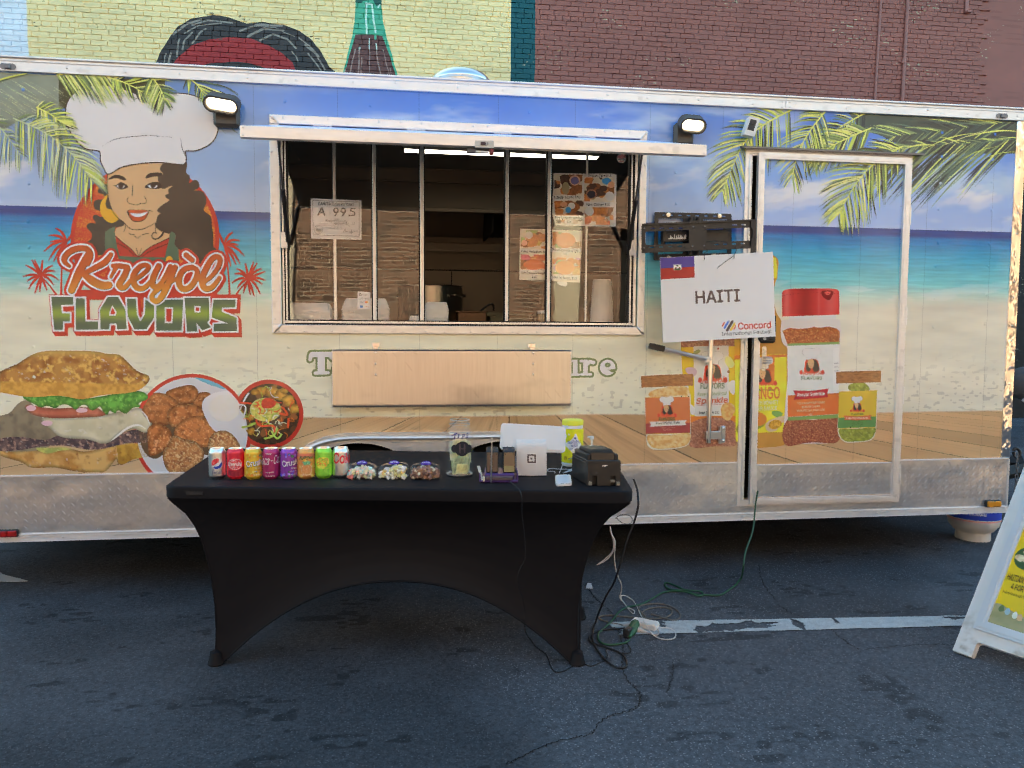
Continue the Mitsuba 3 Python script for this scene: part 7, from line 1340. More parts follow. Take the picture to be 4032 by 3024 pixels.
put(key+'__tray', trimesh.util.concatenate([obox(A0, -0.020, wt+0.014, -0.002, 0.16, 0.0015, 0.012, 0.004), obox(A0, 0.0, wt, 0.010, 0.15, 0.012, 0.034, 0.004), obox(A0, -0.020, -0.015, 0.0, 0.16, 0.010, 0.036, 0.001), obox(A0, wt+0.009, wt+0.014, 0.0, 0.16, 0.010, 0.036, 0.001)]), 'purple_plastic', 30)
put(key+'__front_cover', obox(A0, 0.004, wt-0.006, -0.004, 0.012, 0.010, 0.026, 0.003), 'smoke_plastic', 30)
put(key+'__clear_end', trimesh.util.concatenate([tri([at(A0, -0.030, 0.05, 0.058), at(A0, -0.018, 0.05, 0.058), at(A0, -0.004, 0.0, 0.012), at(A0, -0.012, 0.0, 0.010)], [(0, 1, 2), (0, 2, 3)]), obox(A0, -0.006, 0.002, -0.006, 0.002, 0.006, 0.026, 0.002)]), prin(rgb(0.62, 0.58, 0.46), 0.3), False)
put(key+'__antenna', tube([at(A0, 0.026, -0.008, 0.004), at(A0, 0.027, -0.008, 0.10), at(A0, 0.028, -0.008, 0.172)], [0.0034, 0.0030, 0.0020], 10), 'chrome', 40)
put(key+'__antenna_tip', lathe([(0.0, 0.0), (0.003, 0.001), (0.0034, 0.004), (0.0025, 0.007), (0.0, 0.007)], at(A0, 0.028, -0.008, 0.170), 12), 'chrome', 40)
for c, s0 in enumerate((0.006, 0.072)):
    for k in range(6):
        t = 0.028+k*0.020; s = s0+0.0*k; pk = key+'__pager'+('' if (c, k) == (0, 0) else f'_{c*6+k:03d}'); used.add(pk); x1 = s+0.048
        m = rbox(s, x1, t, t+0.015, 0.034, 0.120, 0.004); put(pk, tri(np.c_[A0+m.vertices[:, :1]*ex+m.vertices[:, 1:2]*ey, TZ+m.vertices[:, 2]], m.faces), 'solid_satin', 30, color=(0.030, 0.028, 0.030))
        if k == 0:
            kk = Kit(); kk.add(obox(A0, s+0.003, x1-0.003, t-0.0012, t+0.001, 0.038, 0.114, 0.0008), kc(84, 68, 56) if c == 0 else kc(104, 86, 66))
            if c: kk.add(obox(A0, s+0.004, x1-0.006, t-0.0016, t, 0.038, 0.062), kc(120, 112, 78))
            for dx in (0.008, 0.040): kk.add(obox(A0, s+dx-0.002, s+dx+0.002, t-0.0018, t, 0.106, 0.110), kc(20, 18, 18))
            kk.put(pk+'__face', 'solid_satin', 30)

# point-of-sale stand: curved white foot with a tablet seen from behind
A2 = on_z(*tz(625, 838), TZ); A3 = on_z(*tz(1028, 838), TZ); e2 = (A3-A2)/np.linalg.norm(A3-A2); f2 = np.array([-e2[1], e2[0]]); wp_ = np.linalg.norm(A3-A2)
scene['white_plastic'] = prin(rgb(0.74, 0.72, 0.69), 0.3, specular=0.5)
def ob2(P, s0, s1):
    "profile in (depth, height) drawn along the stand's width"
    m = slab_yz(P, s0, s1); v = m.vertices; return tri(np.c_[A2+v[:, :1]*e2+v[:, 1:2]*f2, TZ+v[:, 2]], m.faces)
key = uid('payment_stand'); tag(key, 'white payment stand with its tablet facing away, square logo on the back', 'payment stand')
outer = spline([(0.0, 0.004), (0.004, 0.06), (0.012, 0.115), (0.022, 0.135), (0.040, 0.145)], 24)
prof = np.vstack([outer, [(0.12, 0.150), (0.12, 0.140)], (outer[::-1]+[0.012, -0.008])*[1, 1]]); prof[:, 1] = np.maximum(prof[:, 1], 0.0035)
put(key+'__column', ob2(sg.Polygon(prof).buffer(0), 0, wp_), 'white_plastic', 40); put(key+'__foot', trimesh.util.concatenate([ob2([(0.004, 0.003), (0.12, 0.003), (0.12, 0.012), (0.004, 0.012)], 0, wp_), lathe([(0.0, 0.0), (0.042, 0.0), (0.042, 0.005), (0.0, 0.005)], (*(A2+e2*wp_/2+f2*0.05), TZ), 32)]), 'white_plastic', 30)
# the tablet: rounded slab leaning back over the column
tc = A2+e2*(wp_/2-0.002)+f2*0.055; TW, TH = 0.268, 0.112
tb = slab_xy(sg.box(-TW/2+0.016, -TH/2+0.016, TW/2-0.016, TH/2-0.016).buffer(0.016, quad_segs=6), -0.006, 0.004); tb2 = slab_xy(sg.box(-TW/2+0.02, -TH/2+0.02, TW/2-0.02, TH/2-0.02).buffer(0.012, quad_segs=6), -0.011, -0.0055)
th = math.radians(24); Rm = np.eye(4); zax = np.array([f2[0]*math.cos(th), f2[1]*math.cos(th), math.sin(th)*1.0]); zax = np.array([*(f2*math.cos(th)), -math.sin(th)]); xax = np.array([*e2, 0])*math.cos(0.062)+np.array([0, 0, -math.sin(0.062)]); xax -= zax*(xax @ zax); xax /= np.linalg.norm(xax); yax = np.cross(zax, xax); Rm[:3, 0], Rm[:3, 1], Rm[:3, 2] = xax, yax, zax
cz = on_y(*tz(845, 325), tc[1])[1]; cxx = on_y(*tz(845, 325), tc[1])[0]; Rm[:3, 3] = [cxx, tc[1], cz]
put(key+'__tablet_shell', trimesh.util.concatenate([tb, tb2]).apply_transform(Rm), 'white_plastic', 40)
put(key+'__tablet_screen', slab_xy(sg.box(-TW/2+0.012, -TH/2+0.012, TW/2-0.012, TH/2-0.012), 0.0042, 0.005).apply_transform(Rm), 'dark_glass', False)
lg = Kit(); gk = kc(78, 70, 70)
def lg_add(g):
    m = slab_xz(g, -0.0012, 0.0); v = m.vertices; depth = np.interp(v[:, 2], outer[:, 1], outer[:, 0]); return tri(np.c_[A2+v[:, :1]*e2+(depth+v[:, 1]*0.5)[:, None]*f2, TZ+v[:, 2]], m.faces)
so = sg.box(-0.015, -0.015, 0.015, 0.015).buffer(0.0025); si = sg.box(-0.009, -0.009, 0.009, 0.009).buffer(0.002); lo = saf.translate(so.difference(si), wp_/2, 0.072); lg.add(lg_add(lo), gk); lg.add(lg_add(saf.translate(sg.box(-0.004, -0.004, 0.004, 0.004), wp_/2, 0.072)), gk)
lg.put(key+'__logo', 'print_gloss', False)
put(key+'__receipt_slot', trimesh.util.concatenate([obox(A2, -0.006, -0.001, 0.02, 0.05, 0.03, 0.075)]), prin(rgb(0.5, 0.56, 0.62), 0.3), False)

# canister of wipes
p = on_z(*tz(1372, 712), TZ); d = p-EYE[:2]; d /= np.linalg.norm(d); wx, wy = p+d*0.047; WR = 0.047; key = uid('wipes_canister'); tag(key, 'yellow and white canister of disinfecting wipes', 'canister')
kk = Kit(); kk.add(lathe([(0.0, 0.0), (0.043, 0.0), (0.0465, 0.004), (0.0475, 0.017)], (wx, wy, TZ), 40), kc(226, 226, 226)); kk.add(lathe([(0.0475, 0.017), (0.0475, 0.160), (0.046, 0.165)], (wx, wy, TZ), 40), kc(230, 190, 34)); kk.put(key+'__body', 'solid_gloss', 40)
kk = Kit(); kk.add(lathe([(0.0445, 0.165), (0.0455, 0.168), (0.0455, 0.179)], (wx, wy, TZ), 40), kc(232, 230, 226)); kk.add(lathe([(0.0458, 0.179), (0.0466, 0.181), (0.0466, 0.194), (0.0455, 0.200), (0.040, 0.203), (0.0, 0.204)], (wx, wy, TZ), 40), kc(228, 206, 60)); kk.put(key+'__lid', 'solid_gloss', 40)
W = Wrap(wx, wy, TZ, 0.0475); wh, na = kc(226, 224, 236), kc(52, 50, 120)
W.add(blob([(0.014, 0.146), (0.030, 0.112), (0.043, 0.098), (0.030, 0.070), (0.014, 0.046), (-0.004, 0.066), (-0.034, 0.098), (-0.004, 0.120)], 60), wh); W.word('DISINFECTING', 0.008, 0.102, 0.060, 0.0115, na); W.word('WIPES', 0.008, 0.0875, 0.030, 0.0105, na); W.word('BLEACH FREE', 0.006, 0.080, 0.036, 0.003, kc(110, 110, 150)); W.word('CLEANS AND DEODORIZES', 0.006, 0.074, 0.046, 0.003, kc(110, 110, 150)); W.word('LEMON', 0.010, 0.065, 0.020, 0.006, kc(226, 200, 110)); W.add(saf.rotate(sg.box(0.007, 0.122, 0.015, 0.130), 45), na); W.word("Members' Mark", 0.011, 0.115, 0.020, 0.004, na)
W.add(blob([(-0.037, 0.146), (-0.026, 0.134), (-0.036, 0.120), (-0.046, 0.134)], 40), wh); W.word('78', -0.036, 0.134, 0.011, 0.0065, na); W.word('WIPES', -0.036, 0.128, 0.011, 0.003, na); W.add(sg.Polygon([(-0.016, 0.146), (-0.0135, 0.143), (-0.010, 0.141), (-0.0135, 0.139), (-0.016, 0.135), (-0.018, 0.139), (-0.022, 0.141), (-0.018, 0.143)]), wh); W.add(sg.box(0.026, 0.058, 0.042, 0.070), kc(70, 76, 170)); W.add(sg.box(-0.040, 0.028, -0.022, 0.046), kc(200, 170, 30)); 
for k in range(4): W.word('CAUTION: KEEP AWAY', -0.031, 0.042-k*0.004, 0.016, 0.0022, kc(60, 54, 30))
W.word('KEEP OUT OF REACH', 0.006, 0.036, 0.050, 0.0034, kc(110, 96, 30)); W.word('7.8 IN x 7 IN', 0.006, 0.029, 0.036, 0.003, kc(110, 96, 30)); W.put(key+'__label', wx, wy)

# hand sanitiser pump bottle, half hidden by the printer
p = np.array([0.838, -0.77]); 
c = on_y(2330, 1745, p[1]); sx = c[0]; key = uid('pump_bottle'); tag(key, 'clear pump bottle with a white pump head behind the printer', 'bottle'); zt = lambda v: on_y(2330, v, p[1])[1]-TZ
put(key+'__bottle', lathe([(0.0, 0.0), (0.028, 0.0), (0.03, 0.004), (0.03, zt(1795)), (0.026, zt(1785)), (0.0125, zt(1775)), (0.012, zt(1772))], (sx, p[1], TZ), 28), 'jar_glass', 40); put(key+'__gel', lathe([(0.0, 0.004), (0.0285, 0.004), (0.0285, zt(1802)), (0.0, zt(1802))], (sx, p[1], TZ), 28), prin(rgb(0.50, 0.58, 0.62), 0.1), 40)
zc = zt(1770); put(key+'__pump', trimesh.util.concatenate([lathe([(0.0, zc-0.004), (0.0125, zc-0.004), (0.0125, zc+0.013), (0.010, zc+0.015), (0.0095, zc+0.018), (0.004, zc+0.019), (0.004, zc+0.045), (0.008, zc+0.045), (0.0095, zc+0.050), (0.009, zc+0.058), (0.0, zc+0.058)], (sx, p[1], TZ), 24), tube([(sx, p[1], TZ+zc+0.054), (sx-0.012, p[1], TZ+zc+0.055), (sx-0.019, p[1], TZ+zc+0.053)], [0.0055, 0.0045, 0.004], 10)]), 'foam', 40)

# card reader dock and receipt printer
B0, B1, B2, B3 = [on_z(*tz(*q), TZ) for q in ((1070, 935), (1160, 975), (1368, 968), (1285, 880))]
key = uid('card_reader'); tag(key, 'small white wedge card reader in front of the wipes', 'card reader'); bb = (B3-B2)
lo_ = [B0, B1+np.array([0.0, 0.0]), B2, B2+(B0-B1)*1.0]; fq = sg.Polygon([B1, B2, B2+f2*0.062, B1+f2*0.062]).buffer(-0.009).buffer(0.009, quad_segs=5); oo = np.array(fq.exterior.coords)[:-1]; dep = (oo-B1) @ f2
hgt = 0.008+np.clip(dep/0.062, 0, 1)*0.026; nq = len(oo); V = np.vstack([np.c_[oo, np.full(nq, TZ+0.0015)], np.c_[oo, TZ+hgt-0.002], np.c_[oo+(np.array(fq.centroid.coords[0])-oo)*0.06, TZ+hgt]]); F = []
for i in range(2):
    for j in range(nq): k = (j+1) % nq; F += [(i*nq+j, i*nq+k, (i+1)*nq+k), (i*nq+j, (i+1)*nq+k, (i+1)*nq+j)]
vv, ff = triangulate(sg.Polygon(V[2*nq:, :2])); V2 = np.c_[vv, TZ+0.008+np.clip(((vv-B1) @ f2)/0.062, 0, 1)*0.026]
m = trimesh.util.concatenate([tri(V, F), facing(tri(V2, ff), (0, 0, 1))]); put(key+'__dock', m, 'white_plastic', 30)
ce = np.array(fq.centroid.coords[0]); sc = saf.scale(fq, 0.80, 0.74); vv, ff = triangulate(sc); put(key+'__reader', facing(tri(np.c_[vv, TZ+0.0086+np.clip(((vv-B1) @ f2)/0.062, 0, 1)*0.026], ff), (0, 0, 1)), prin(rgb(0.66, 0.70, 0.74), 0.2), False)
key = uid('receipt_printer'); tag(key, 'black receipt printer at the right end of the table', 'printer')
C0, C1 = on_z(*tz(1580, 968), TZ), on_z(*tz(2018, 968), TZ); e3 = (C1-C0)/np.linalg.norm(C1-C0); f3_ = np.array([-e3[1], e3[0]])*0.94-e3*0.20; f3_ /= np.linalg.norm(f3_); wpr = np.linalg.norm(C1-C0)
def o3(m): v = m.vertices; return tri(np.c_[C0+v[:, :1]*e3+v[:, 1:2]*f3_, TZ+v[:, 2]], m.faces)
scene['printer_black'] = prin(rgb(0.030, 0.027, 0.024), 0.30, specular=0.45)
front = sg.box(0, 0.002, wpr, 0.092).difference(sg.box(0.017, -0.01, 0.036, 0.040)).difference(sg.box(wpr-0.038, -0.01, wpr-0.017, 0.040))
P = [o3(slab_xz(front, 0.0, 0.02)), o3(rbox(0, wpr, 0.02, 0.195, 0.002, 0.088, 0.003)), o3(rbox(-0.001, wpr+0.001, 0.004, 0.19, 0.088, 0.098, 0.003)), o3(rbox(0.002, 0.018, 0.02, 0.17, 0.095, 0.120, 0.004)), o3(rbox(wpr-0.018, wpr-0.002, 0.02, 0.17, 0.095, 0.120, 0.004)), o3(slab_yz([(0.018, 0.095), (0.022, 0.124), (0.045, 0.134), (0.15, 0.134), (0.17, 0.118), (0.17, 0.095)], 0.019, wpr-0.019))]
put(key+'__case', trimesh.util.concatenate(P), 'printer_black', 25)
put(key+'__recess', trimesh.util.concatenate([o3(rbox(0.017, 0.036, 0.0195, 0.0205, 0.002, 0.040)), o3(rbox(wpr-0.038, wpr-0.017, 0.0195, 0.0205, 0.002, 0.040))]), 'rubber', False)
put(key+'__connector', trimesh.util.concatenate([o3(rbox(wpr-0.037, wpr-0.018, 0.004, 0.018, 0.014, 0.023, 0.001)), o3(rbox(0.003, 0.015, -0.002, 0.001, 0.003, 0.018, 0.001)), o3(rbox(wpr-0.015, wpr-0.003, -0.002, 0.001, 0.003, 0.018, 0.001))]), prin(rgb(0.24, 0.22, 0.18), 0.4), 30)
g = text_shape('star', True); x0, _, x1, _ = g.bounds; g = shapely.transform(g, lambda a: np.c_[(a[:, 0]-x0)/(x1-x0)*0.020+wpr/2-0.009+0.2*0.006*a[:, 1], a[:, 1]*0.0065+0.076]); put(key+'__logo', o3(slab_xz(g, -0.0008, 0.0)), 'print_gloss', False, color=kc(190, 186, 180))
put(key+'__status_light', o3(rbox(0.030, 0.032, -0.0008, 0.0, 0.050, 0.052)), 'foam', False)
# ================================================================== cords and what lies on the ground
g4 = zoomed(2250, 1950, 2.37)
def cord(key, pts, r, col, label, category='cord', parent=None, bsdf='solid_satin', n=None):
    "pts: survey points of the centre line with the level z, or with ('y', depth)"
    P = []
    for (u, v, z) in pts:
        if isinstance(z, tuple): a = on_y(u, v, z[1]); P.append((a[0], z[1], max(a[1], r)))
        else: a = on_z(u, v, z); P.append((a[0], a[1], z))
    S = spline(P, n or 9*len(P)); S[:, 2] = np.maximum(S[:, 2], r+0.001)
    k = uid(key) if parent is None else parent+'__'+key
    put(k, tube(S, r, 8), bsdf, 60, color=col) if parent is None else put(k, tube(S, r, 8), bsdf, 60, color=col)
    if parent is None: tag(k, label, category)
    return k
G = lambda L, z=0.004: [(*g4(x, y), z) for x, y in L]
used.discard('x')
def cord2(*a, **k): return cord(*a, **k)
_put = put
gp = prin(rgb(0.016, 0.075, 0.036), 0.45)
scene['green_rubber'] = gp
def groundcord(key, L, r, col, label, zs=0.0):
    P = []
    for q in L:
        u, v = g4(q[0], q[1])
        if len(q) == 3 and isinstance(q[2], tuple): a = on_y(u, v, q[2][0]); P.append((a[0], q[2][0], a[1]))
        else: z = r+0.002+(q[2] if len(q) == 3 else 0); a = on_z(u, v, z); P.append((a[0], a[1], z))
    S = spline(P, 10*len(P)); S[:, 2] = np.maximum(S[:, 2], r+0.001)
    k = put(key, tube(S, r, 8), 'solid_satin', 60, color=col); tag(k, label, 'cord'); return k
groundcord('extension_cord', [(1738, -40, (-0.06,)), (1722, 60, (-0.05,)), (1712, 150, (-0.06,)), (1704, 250, (-0.08,)), (1690, 340, (-0.12,)), (1655, 440, (-0.20,)), (1622, 540, (-0.26,)), (1605, 660, (-0.33,)), (1580, 780), (1535, 835), (1480, 875), (1410, 920), (1350, 935), (1260, 930), (1200, 930), (1170, 925), (1100, 905), (1030, 870), (950, 835), (880, 815), (872, 835), (900, 870), (960, 885, 0.006), (1040, 882, 0.008), (1120, 890, 0.008), (1190, 895, 0.004), (1222, 910), (1205, 940), (1150, 930, 0.006), (1080, 905, 0.009), (1000, 895, 0.006), (930, 895), (860, 905), (780, 950), (700, 995), (620, 1025), (540, 1040), (460, 1075), (410, 1130), (360, 1190, 0.004), (300, 1245), (255, 1290), (250, 1340), (280, 1375), (340, 1395), (420, 1390), (500, 1375), (545, 1345)], 0.0045, (0.020, 0.085, 0.045), 'green extension cord running from under the trailer door')
groundcord('power_cord', [(580, -150, (-1.12,)), (612, -60, (-1.13,)), (622, 20, (-1.16,)), (625, 80, (-1.18,)), (606, 180, (-1.18,)), (570, 290, (-1.17,)), (520, 420, (-1.16,)), (470, 590, (-1.14,)), (425, 740, (-1.12,)), (385, 840, (-1.08,)), (330, 930, (-1.03,)), (270, 1060, (-0.98,)), (220, 1200), (200, 1280), (205, 1370), (240, 1440), (300, 1520), (370, 1580), (440, 1610), (500, 1605), (515, 1560), (495, 1510), (450, 1470), (380, 1440), (290, 1410), (200, 1380), (168, 1350), (185, 1305), (240, 1270), (330, 1252), (420, 1245), (500, 1240)], 0.0040, (0.014, 0.014, 0.016), 'thick black power cord hanging from the printer to the ground')
groundcord('charger_cord', [(362, 290, (-0.85,)), (380, 370, (-0.85,)), (408, 430, (-0.85,)), (404, 520, (-0.85,)), (402, 590, (-0.84,)), (412, 680, (-0.82,)), (440, 770, (-0.78,)), (468, 850, (-0.72,)), (460, 915, (-0.70,)), (452, 940, (-0.68,)), (475, 990), (530, 1060), (580, 1105), (590, 1090), (570, 1065), (530, 1050), (495, 1010), (460, 950, 0.02), (490, 935, 0.02), (550, 965), (595, 1010), (630, 1080), (680, 1180, 0.03), (720, 1250, 0.02), (770, 1310), (840, 1340), (920, 1345), (970, 1320), (960, 1270), (910, 1240), (830, 1235)], 0.0024, (0.66, 0.64, 0.62), 'white charger cord hanging from the table and looping over the ground')
groundcord('looped_cord', [(360, 290, (-0.86,)), (366, 350, (-0.86,)), (395, 410, (-0.86,)), (400, 470, (-0.87,)), (385, 530, (-0.87,)), (330, 600, (-0.88,)), (270, 635, (-0.89,)), (240, 648, (-0.89,)), (265, 632, (-0.88,)), (330, 580, (-0.87,)), (380, 520, (-0.86,)), (392, 460, (-0.85,)), (378, 380, (-0.85,)), (358, 310, (-0.85,))], 0.0022, (0.55, 0.50, 0.46), 'pale looped cord dangling beside the right table leg')
groundcord('small_loop_cord', [(410, 215, (-0.75,)), (450, 190, (-0.75,)), (490, 180, (-0.75,)), (540, 190, (-0.75,)), (568, 225, (-0.75,)), (550, 262, (-0.75,)), (500, 265, (-0.75,)), (450, 242, (-0.75,)), (418, 205, (-0.75,))], 0.0018, (0.16, 0.15, 0.14), 'thin grey cord loop poking out under the table top')
groundcord('adapter_cord', [(800, 1245), (815, 1285), (790, 1305), (740, 1295), (690, 1285), (660, 1285)], 0.0032, (0.40, 0.36, 0.34), 'short pale adapter cord plugged into the green outlet')
groundcord('grey_cord', [(480, 1215), (430, 1200), (360, 1190), (290, 1165), (258, 1145), (270, 1128), (340, 1118), (450, 1128), (600, 1140), (760, 1150), (880, 1140), (930, 1110), (940, 1075), (900, 1050), (820, 1045), (730, 1055), (670, 1085), (665, 1120), (700, 1165), (690, 1130), (640, 1080), (630, 1045), (680, 1020), (780, 1010), (870, 1020), (960, 1055), (1015, 1110), (1005, 1150), (960, 1168), (880, 1150), (800, 1125), (740, 1110)], 0.0030, (0.16, 0.145, 0.125), 'grey brown cord coiled over the parking line')
gz = zoomed(1800, 1800, 1.58)
def zc_(L, y): return [(*gz(a, b), y) for a, b in L]
S = []
for a, b, y in [(325, 150, -1.215), (365, 180, -1.25), (395, 220, -1.285), (404, 280, -1.285), (403, 350, -1.26), (415, 450, -1.23), (424, 560, -1.20), (420, 640, -1.18), (395, 690, -1.17), (376, 740, -1.16), (385, 810, -1.14), (410, 880, -1.12), (420, 960, -1.09), (420, 1040, -1.08)]:
    q = on_y(*gz(a, b), y); S.append((q[0], y, q[1]))
for a, b in [(450, 1130), (490, 1180), (545, 1220), (575, 1280), (610, 1335), (650, 1335), (710, 1305), (765, 1280), (800, 1290), (830, 1300), (880, 1282), (930, 1262)]: q = on_z(*gz(a, b), 0.003); S.append((q[0], q[1], 0.003))
S = spline(S, 220); S[:, 2] = np.maximum(S[:, 2], 0.0026); k = put('thin_cord', tube(S, 0.0021, 8), 'solid_satin', 60, color=(0.015, 0.015, 0.017)); tag(k, 'thin black cord hanging down the front of the black table cover', 'cord')
groundcord('thin_cord', [(505, 1335, 0.01), (515, 1375), (545, 1420), (550, 1465), (500, 1478), (430, 1462), (370, 1440), (335, 1430), (322, 1450), (335, 1490), (325, 1522)], 0.0019, (0.013, 0.013, 0.014), 'thin black cord curling on the asphalt in front of the green outlet')
S = []
for a, b, y in [(1345, 590, -1.0), (1250, 640, -1.02), (1200, 780, -1.13)]:
    pass
# reader cables on the table
def tabcord(key, L, r, col, label):
    S = [(*on_z(*tz(a, b), TZ+r+dz), TZ+r+dz) for a, b, dz in L]; k = put(key, tube(spline(S, 60), r, 8), 'solid_satin', 60, color=col); tag(k, label, 'cable'); return k
tabcord('reader_cable', [(1200, 790, 0.004), (1225, 730, 0.004), (1260, 660, 0.01), (1320, 610, 0.03), (1400, 590, 0.045), (1485, 592, 0.05)], 0.0018, (0.62, 0.62, 0.66), 'white cable rising from the card reader to the printer')
tabcord('twisted_cable', [(1140, 790, 0), (1120, 770, 0), (1060, 770, 0), (1042, 745, 0), (1080, 732, 0), (1180, 738, 0), (1280, 742, 0), (1390, 750, 0.002), (1330, 768, 0.004), (1250, 790, 0.004), (1300, 772, 0.003), (1390, 735, 0), (1485, 742, 0)], 0.0022, (0.55, 0.56, 0.62), 'white twisted cable bunched behind the card reader')
# power adapter, plug block and outlet head by the parking line
def gpt(x, y, z=0.0): return on_z(*g4(x, y), z)
def groundbox(A, Bp, depth, h, r):
    A, Bp = np.array(A), np.array(Bp); e = (Bp-A)/np.linalg.norm(Bp-A); f = np.array([-e[1], e[0]]); m = rbox(0, np.linalg.norm(Bp-A), 0, depth, 0.002, h, r); v = m.vertices; return tri(np.c_[A+v[:, :1]*e+v[:, 1:2]*f, v[:, 2]], m.faces)
k = uid('power_adapter'); put(k+'__case', groundbox(gpt(545, 1232), gpt(783, 1282), 0.060, 0.032, 0.006), 'white_plastic', 30); put(k+'__strain_relief', tube([(*gpt(540, 1210, 0.016), 0.018), (*gpt(480, 1215, 0.01), 0.011)], [0.006, 0.0035], 10), 'solid_satin', 40, color=(0.6, 0.58, 0.55)); tag(k, 'white power adapter brick lying on the parking line', 'power adapter')
k = uid('plug_block'); put(k+'__case', groundbox(gpt(475, 1330), gpt(530, 1345), 0.050, 0.040, 0.004), 'black_plastic', 30); tag(k, 'black plug-in charger block beside the green outlet', 'charger')
k = uid('cord_outlet'); a, b = gpt(545, 1345), gpt(600, 1235)
put(k+'__head', tube([(*a, 0.010), (*(a+(b-a)*0.18), 0.015), (*(a+(b-a)*0.30), 0.021), (*(a+(b-a)*0.85), 0.022), (*b, 0.020)], [0.006, 0.012, 0.020, 0.021, 0.018], 14), 'solid_satin', 40, color=(0.028, 0.11, 0.055)); tag(k, 'green outlet head of the extension cord', 'cord outlet')
k = uid('white_plug'); put(k+'__body', tube([(*gpt(612, 1280), 0.014), (*gpt(650, 1285), 0.013), (*gpt(700, 1292), 0.007)], [0.011, 0.011, 0.004], 10), 'solid_satin', 40, color=(0.58, 0.54, 0.50)); tag(k, 'pale plug pushed into the side of the green outlet', 'plug')
k = uid('tag_card'); q = [on_y(*g4(x, y), -0.74) for x, y in ((495, 118), (510, 150), (490, 172), (455, 178), (460, 150))]; put(k+'__card', slab_xz(sg.Polygon(q), -0.742, -0.740), 'solid_matte', False, color=(0.66, 0.66, 0.70)); tag(k, 'small white tag sticking out under the right table end', 'tag')
def scrap(key, L, f, col, label, z=0.004, cat='paper'):
    P = [on_z(*f(*p), z) for p in L]; v, ff = triangulate(sg.Polygon(P)); r = meshkit.noise(np.c_[v*40, np.zeros(len(v))])*0.006
    m = slab_xy(sg.Polygon(P), z, z+0.0012); k = put(key, m, 'solid_matte', False, color=col); tag(k, label, cat)
scrap('paper_scrap', [(148, 820), (185, 822), (200, 872), (135, 868)], g4, (0.66, 0.66, 0.68), 'small white paper scrap beside the right table leg')
scrap('torn_sheet', [(-300, 380), (0, 380), (20, 395), (150, 428), (180, 436), (100, 442), (0, 440), (-300, 430)], zoomed(0, 2012, 1.58), (0.46, 0.47, 0.48), 'torn white sheet on the asphalt under the left end of the trailer')

# ================================================================== at the right edge: sandwich board, propane, hitch
k = uid('sandwich_board'); tag(k, 'white A-frame sidewalk sign with a green and yellow food menu', 'sandwich board')
bz = zoomed(3700, 2050, 2.37)
L0 = np.array([*on_z(*bz(120, 1190), 0.02), 0.02]); L0[2] = 0.012
# face plane: the left leg's line and the bottom edge fix it
fb = on_z(*bz(300, 1310), 0.0); ub = np.array([*(fb-L0[:2]), 0]); ub /= np.linalg.norm(ub)
eb = on_z(4032, 2675, 0.0); ub = np.array([*(eb-L0[:2]), 0]); ub /= np.linalg.norm(ub)
nb = np.array([ub[1], -ub[0], 0]); 
if nb[0] > 0: nb = -nb
def _miss(a):
    w = np.array([0, 0, 1])*math.cos(a)-nb*math.sin(a); u_, v_ = uv_of(*(L0+w*0.75)); return abs((u_-3752)-(2560-v_)*272/700.0)
lean = min(np.radians(np.arange(0, 45, 0.5)), key=_miss)
upb = np.array([0, 0, 1])*math.cos(lean)-nb*math.sin(lean); nrm = np.cross(ub, upb); nrm = nrm if nrm @ (EYE-L0) > 0 else -nrm
BW, BH = 0.70, 1.16
def bp(s, t, d=0.0): return L0+ub*s+upb*t+nrm*d
def bmesh(m): v = m.vertices; return facing2(tri(L0+v[:, :1]*ub+v[:, 2:3]*upb-v[:, 1:2]*nrm, m.faces))
def facing2(m):
    return m if m.volume > 0 else tri(m.vertices, m.faces[:, ::-1])
shell = sg.box(0, 0.0, BW, BH).difference(sg.box(0.09, -0.1, BW-0.09, 0.055).buffer(0.012)).buffer(0.012).buffer(-0.012)
def dirt(p, n, uv): return mix((0.70, 0.70, 0.68), (0.36, 0.33, 0.27), smoothstep(0.52, 0.75, fbm(p.x*16, p.y*16, p.z*16, 4))*(0.15+0.85*smoothstep(0.20, 0.02, p.z)))
scene['board_plastic'] = prin(mikit.proc(dirt), 0.45)
put(k+'__front_panel', bmesh(slab_xz(shell, 0.0, 0.03)), 'board_plastic', 30)
FR_ = (0.050, 0.115, BW-0.050, BH-0.06)
rim = sg.box(*FR_).difference(sg.box(FR_[0]+0.042, FR_[1]+0.042, FR_[2]-0.042, FR_[3]-0.042))
put(k+'__frame', bmesh(slab_xz(rim, -0.012, 0.0)), 'board_frame', 30); scene['board_frame'] = prin(rgb(0.66, 0.67, 0.68), 0.35, metallic=0.3)
put(k+'__frame_lip', bmesh(slab_xz(rim.buffer(-0.012), -0.016, -0.011)), 'board_frame', 30)
back = trimesh.util.concatenate([slab_xz(sg.box(0, 0, BW, BH).difference(sg.box(0.09, -0.1, BW-0.09, 0.055)), 0.0, 0.03)])
v = back.vertices; topc = bp(0, BH); ub2 = np.array([0, 0, 1])*math.cos(lean)+nb*(-math.sin(lean))*-1
up2 = np.array([0, 0, 1])*math.cos(lean)+nb*math.sin(lean); o2 = topc-up2*BH-nb*0.04*0
o2 = o2-nb*0.035
put(k+'__rear_panel', tri(o2+v[:, :1]*ub+v[:, 2:3]*up2+v[:, 1:2]*(-nb), back.faces), 'board_plastic', 30)
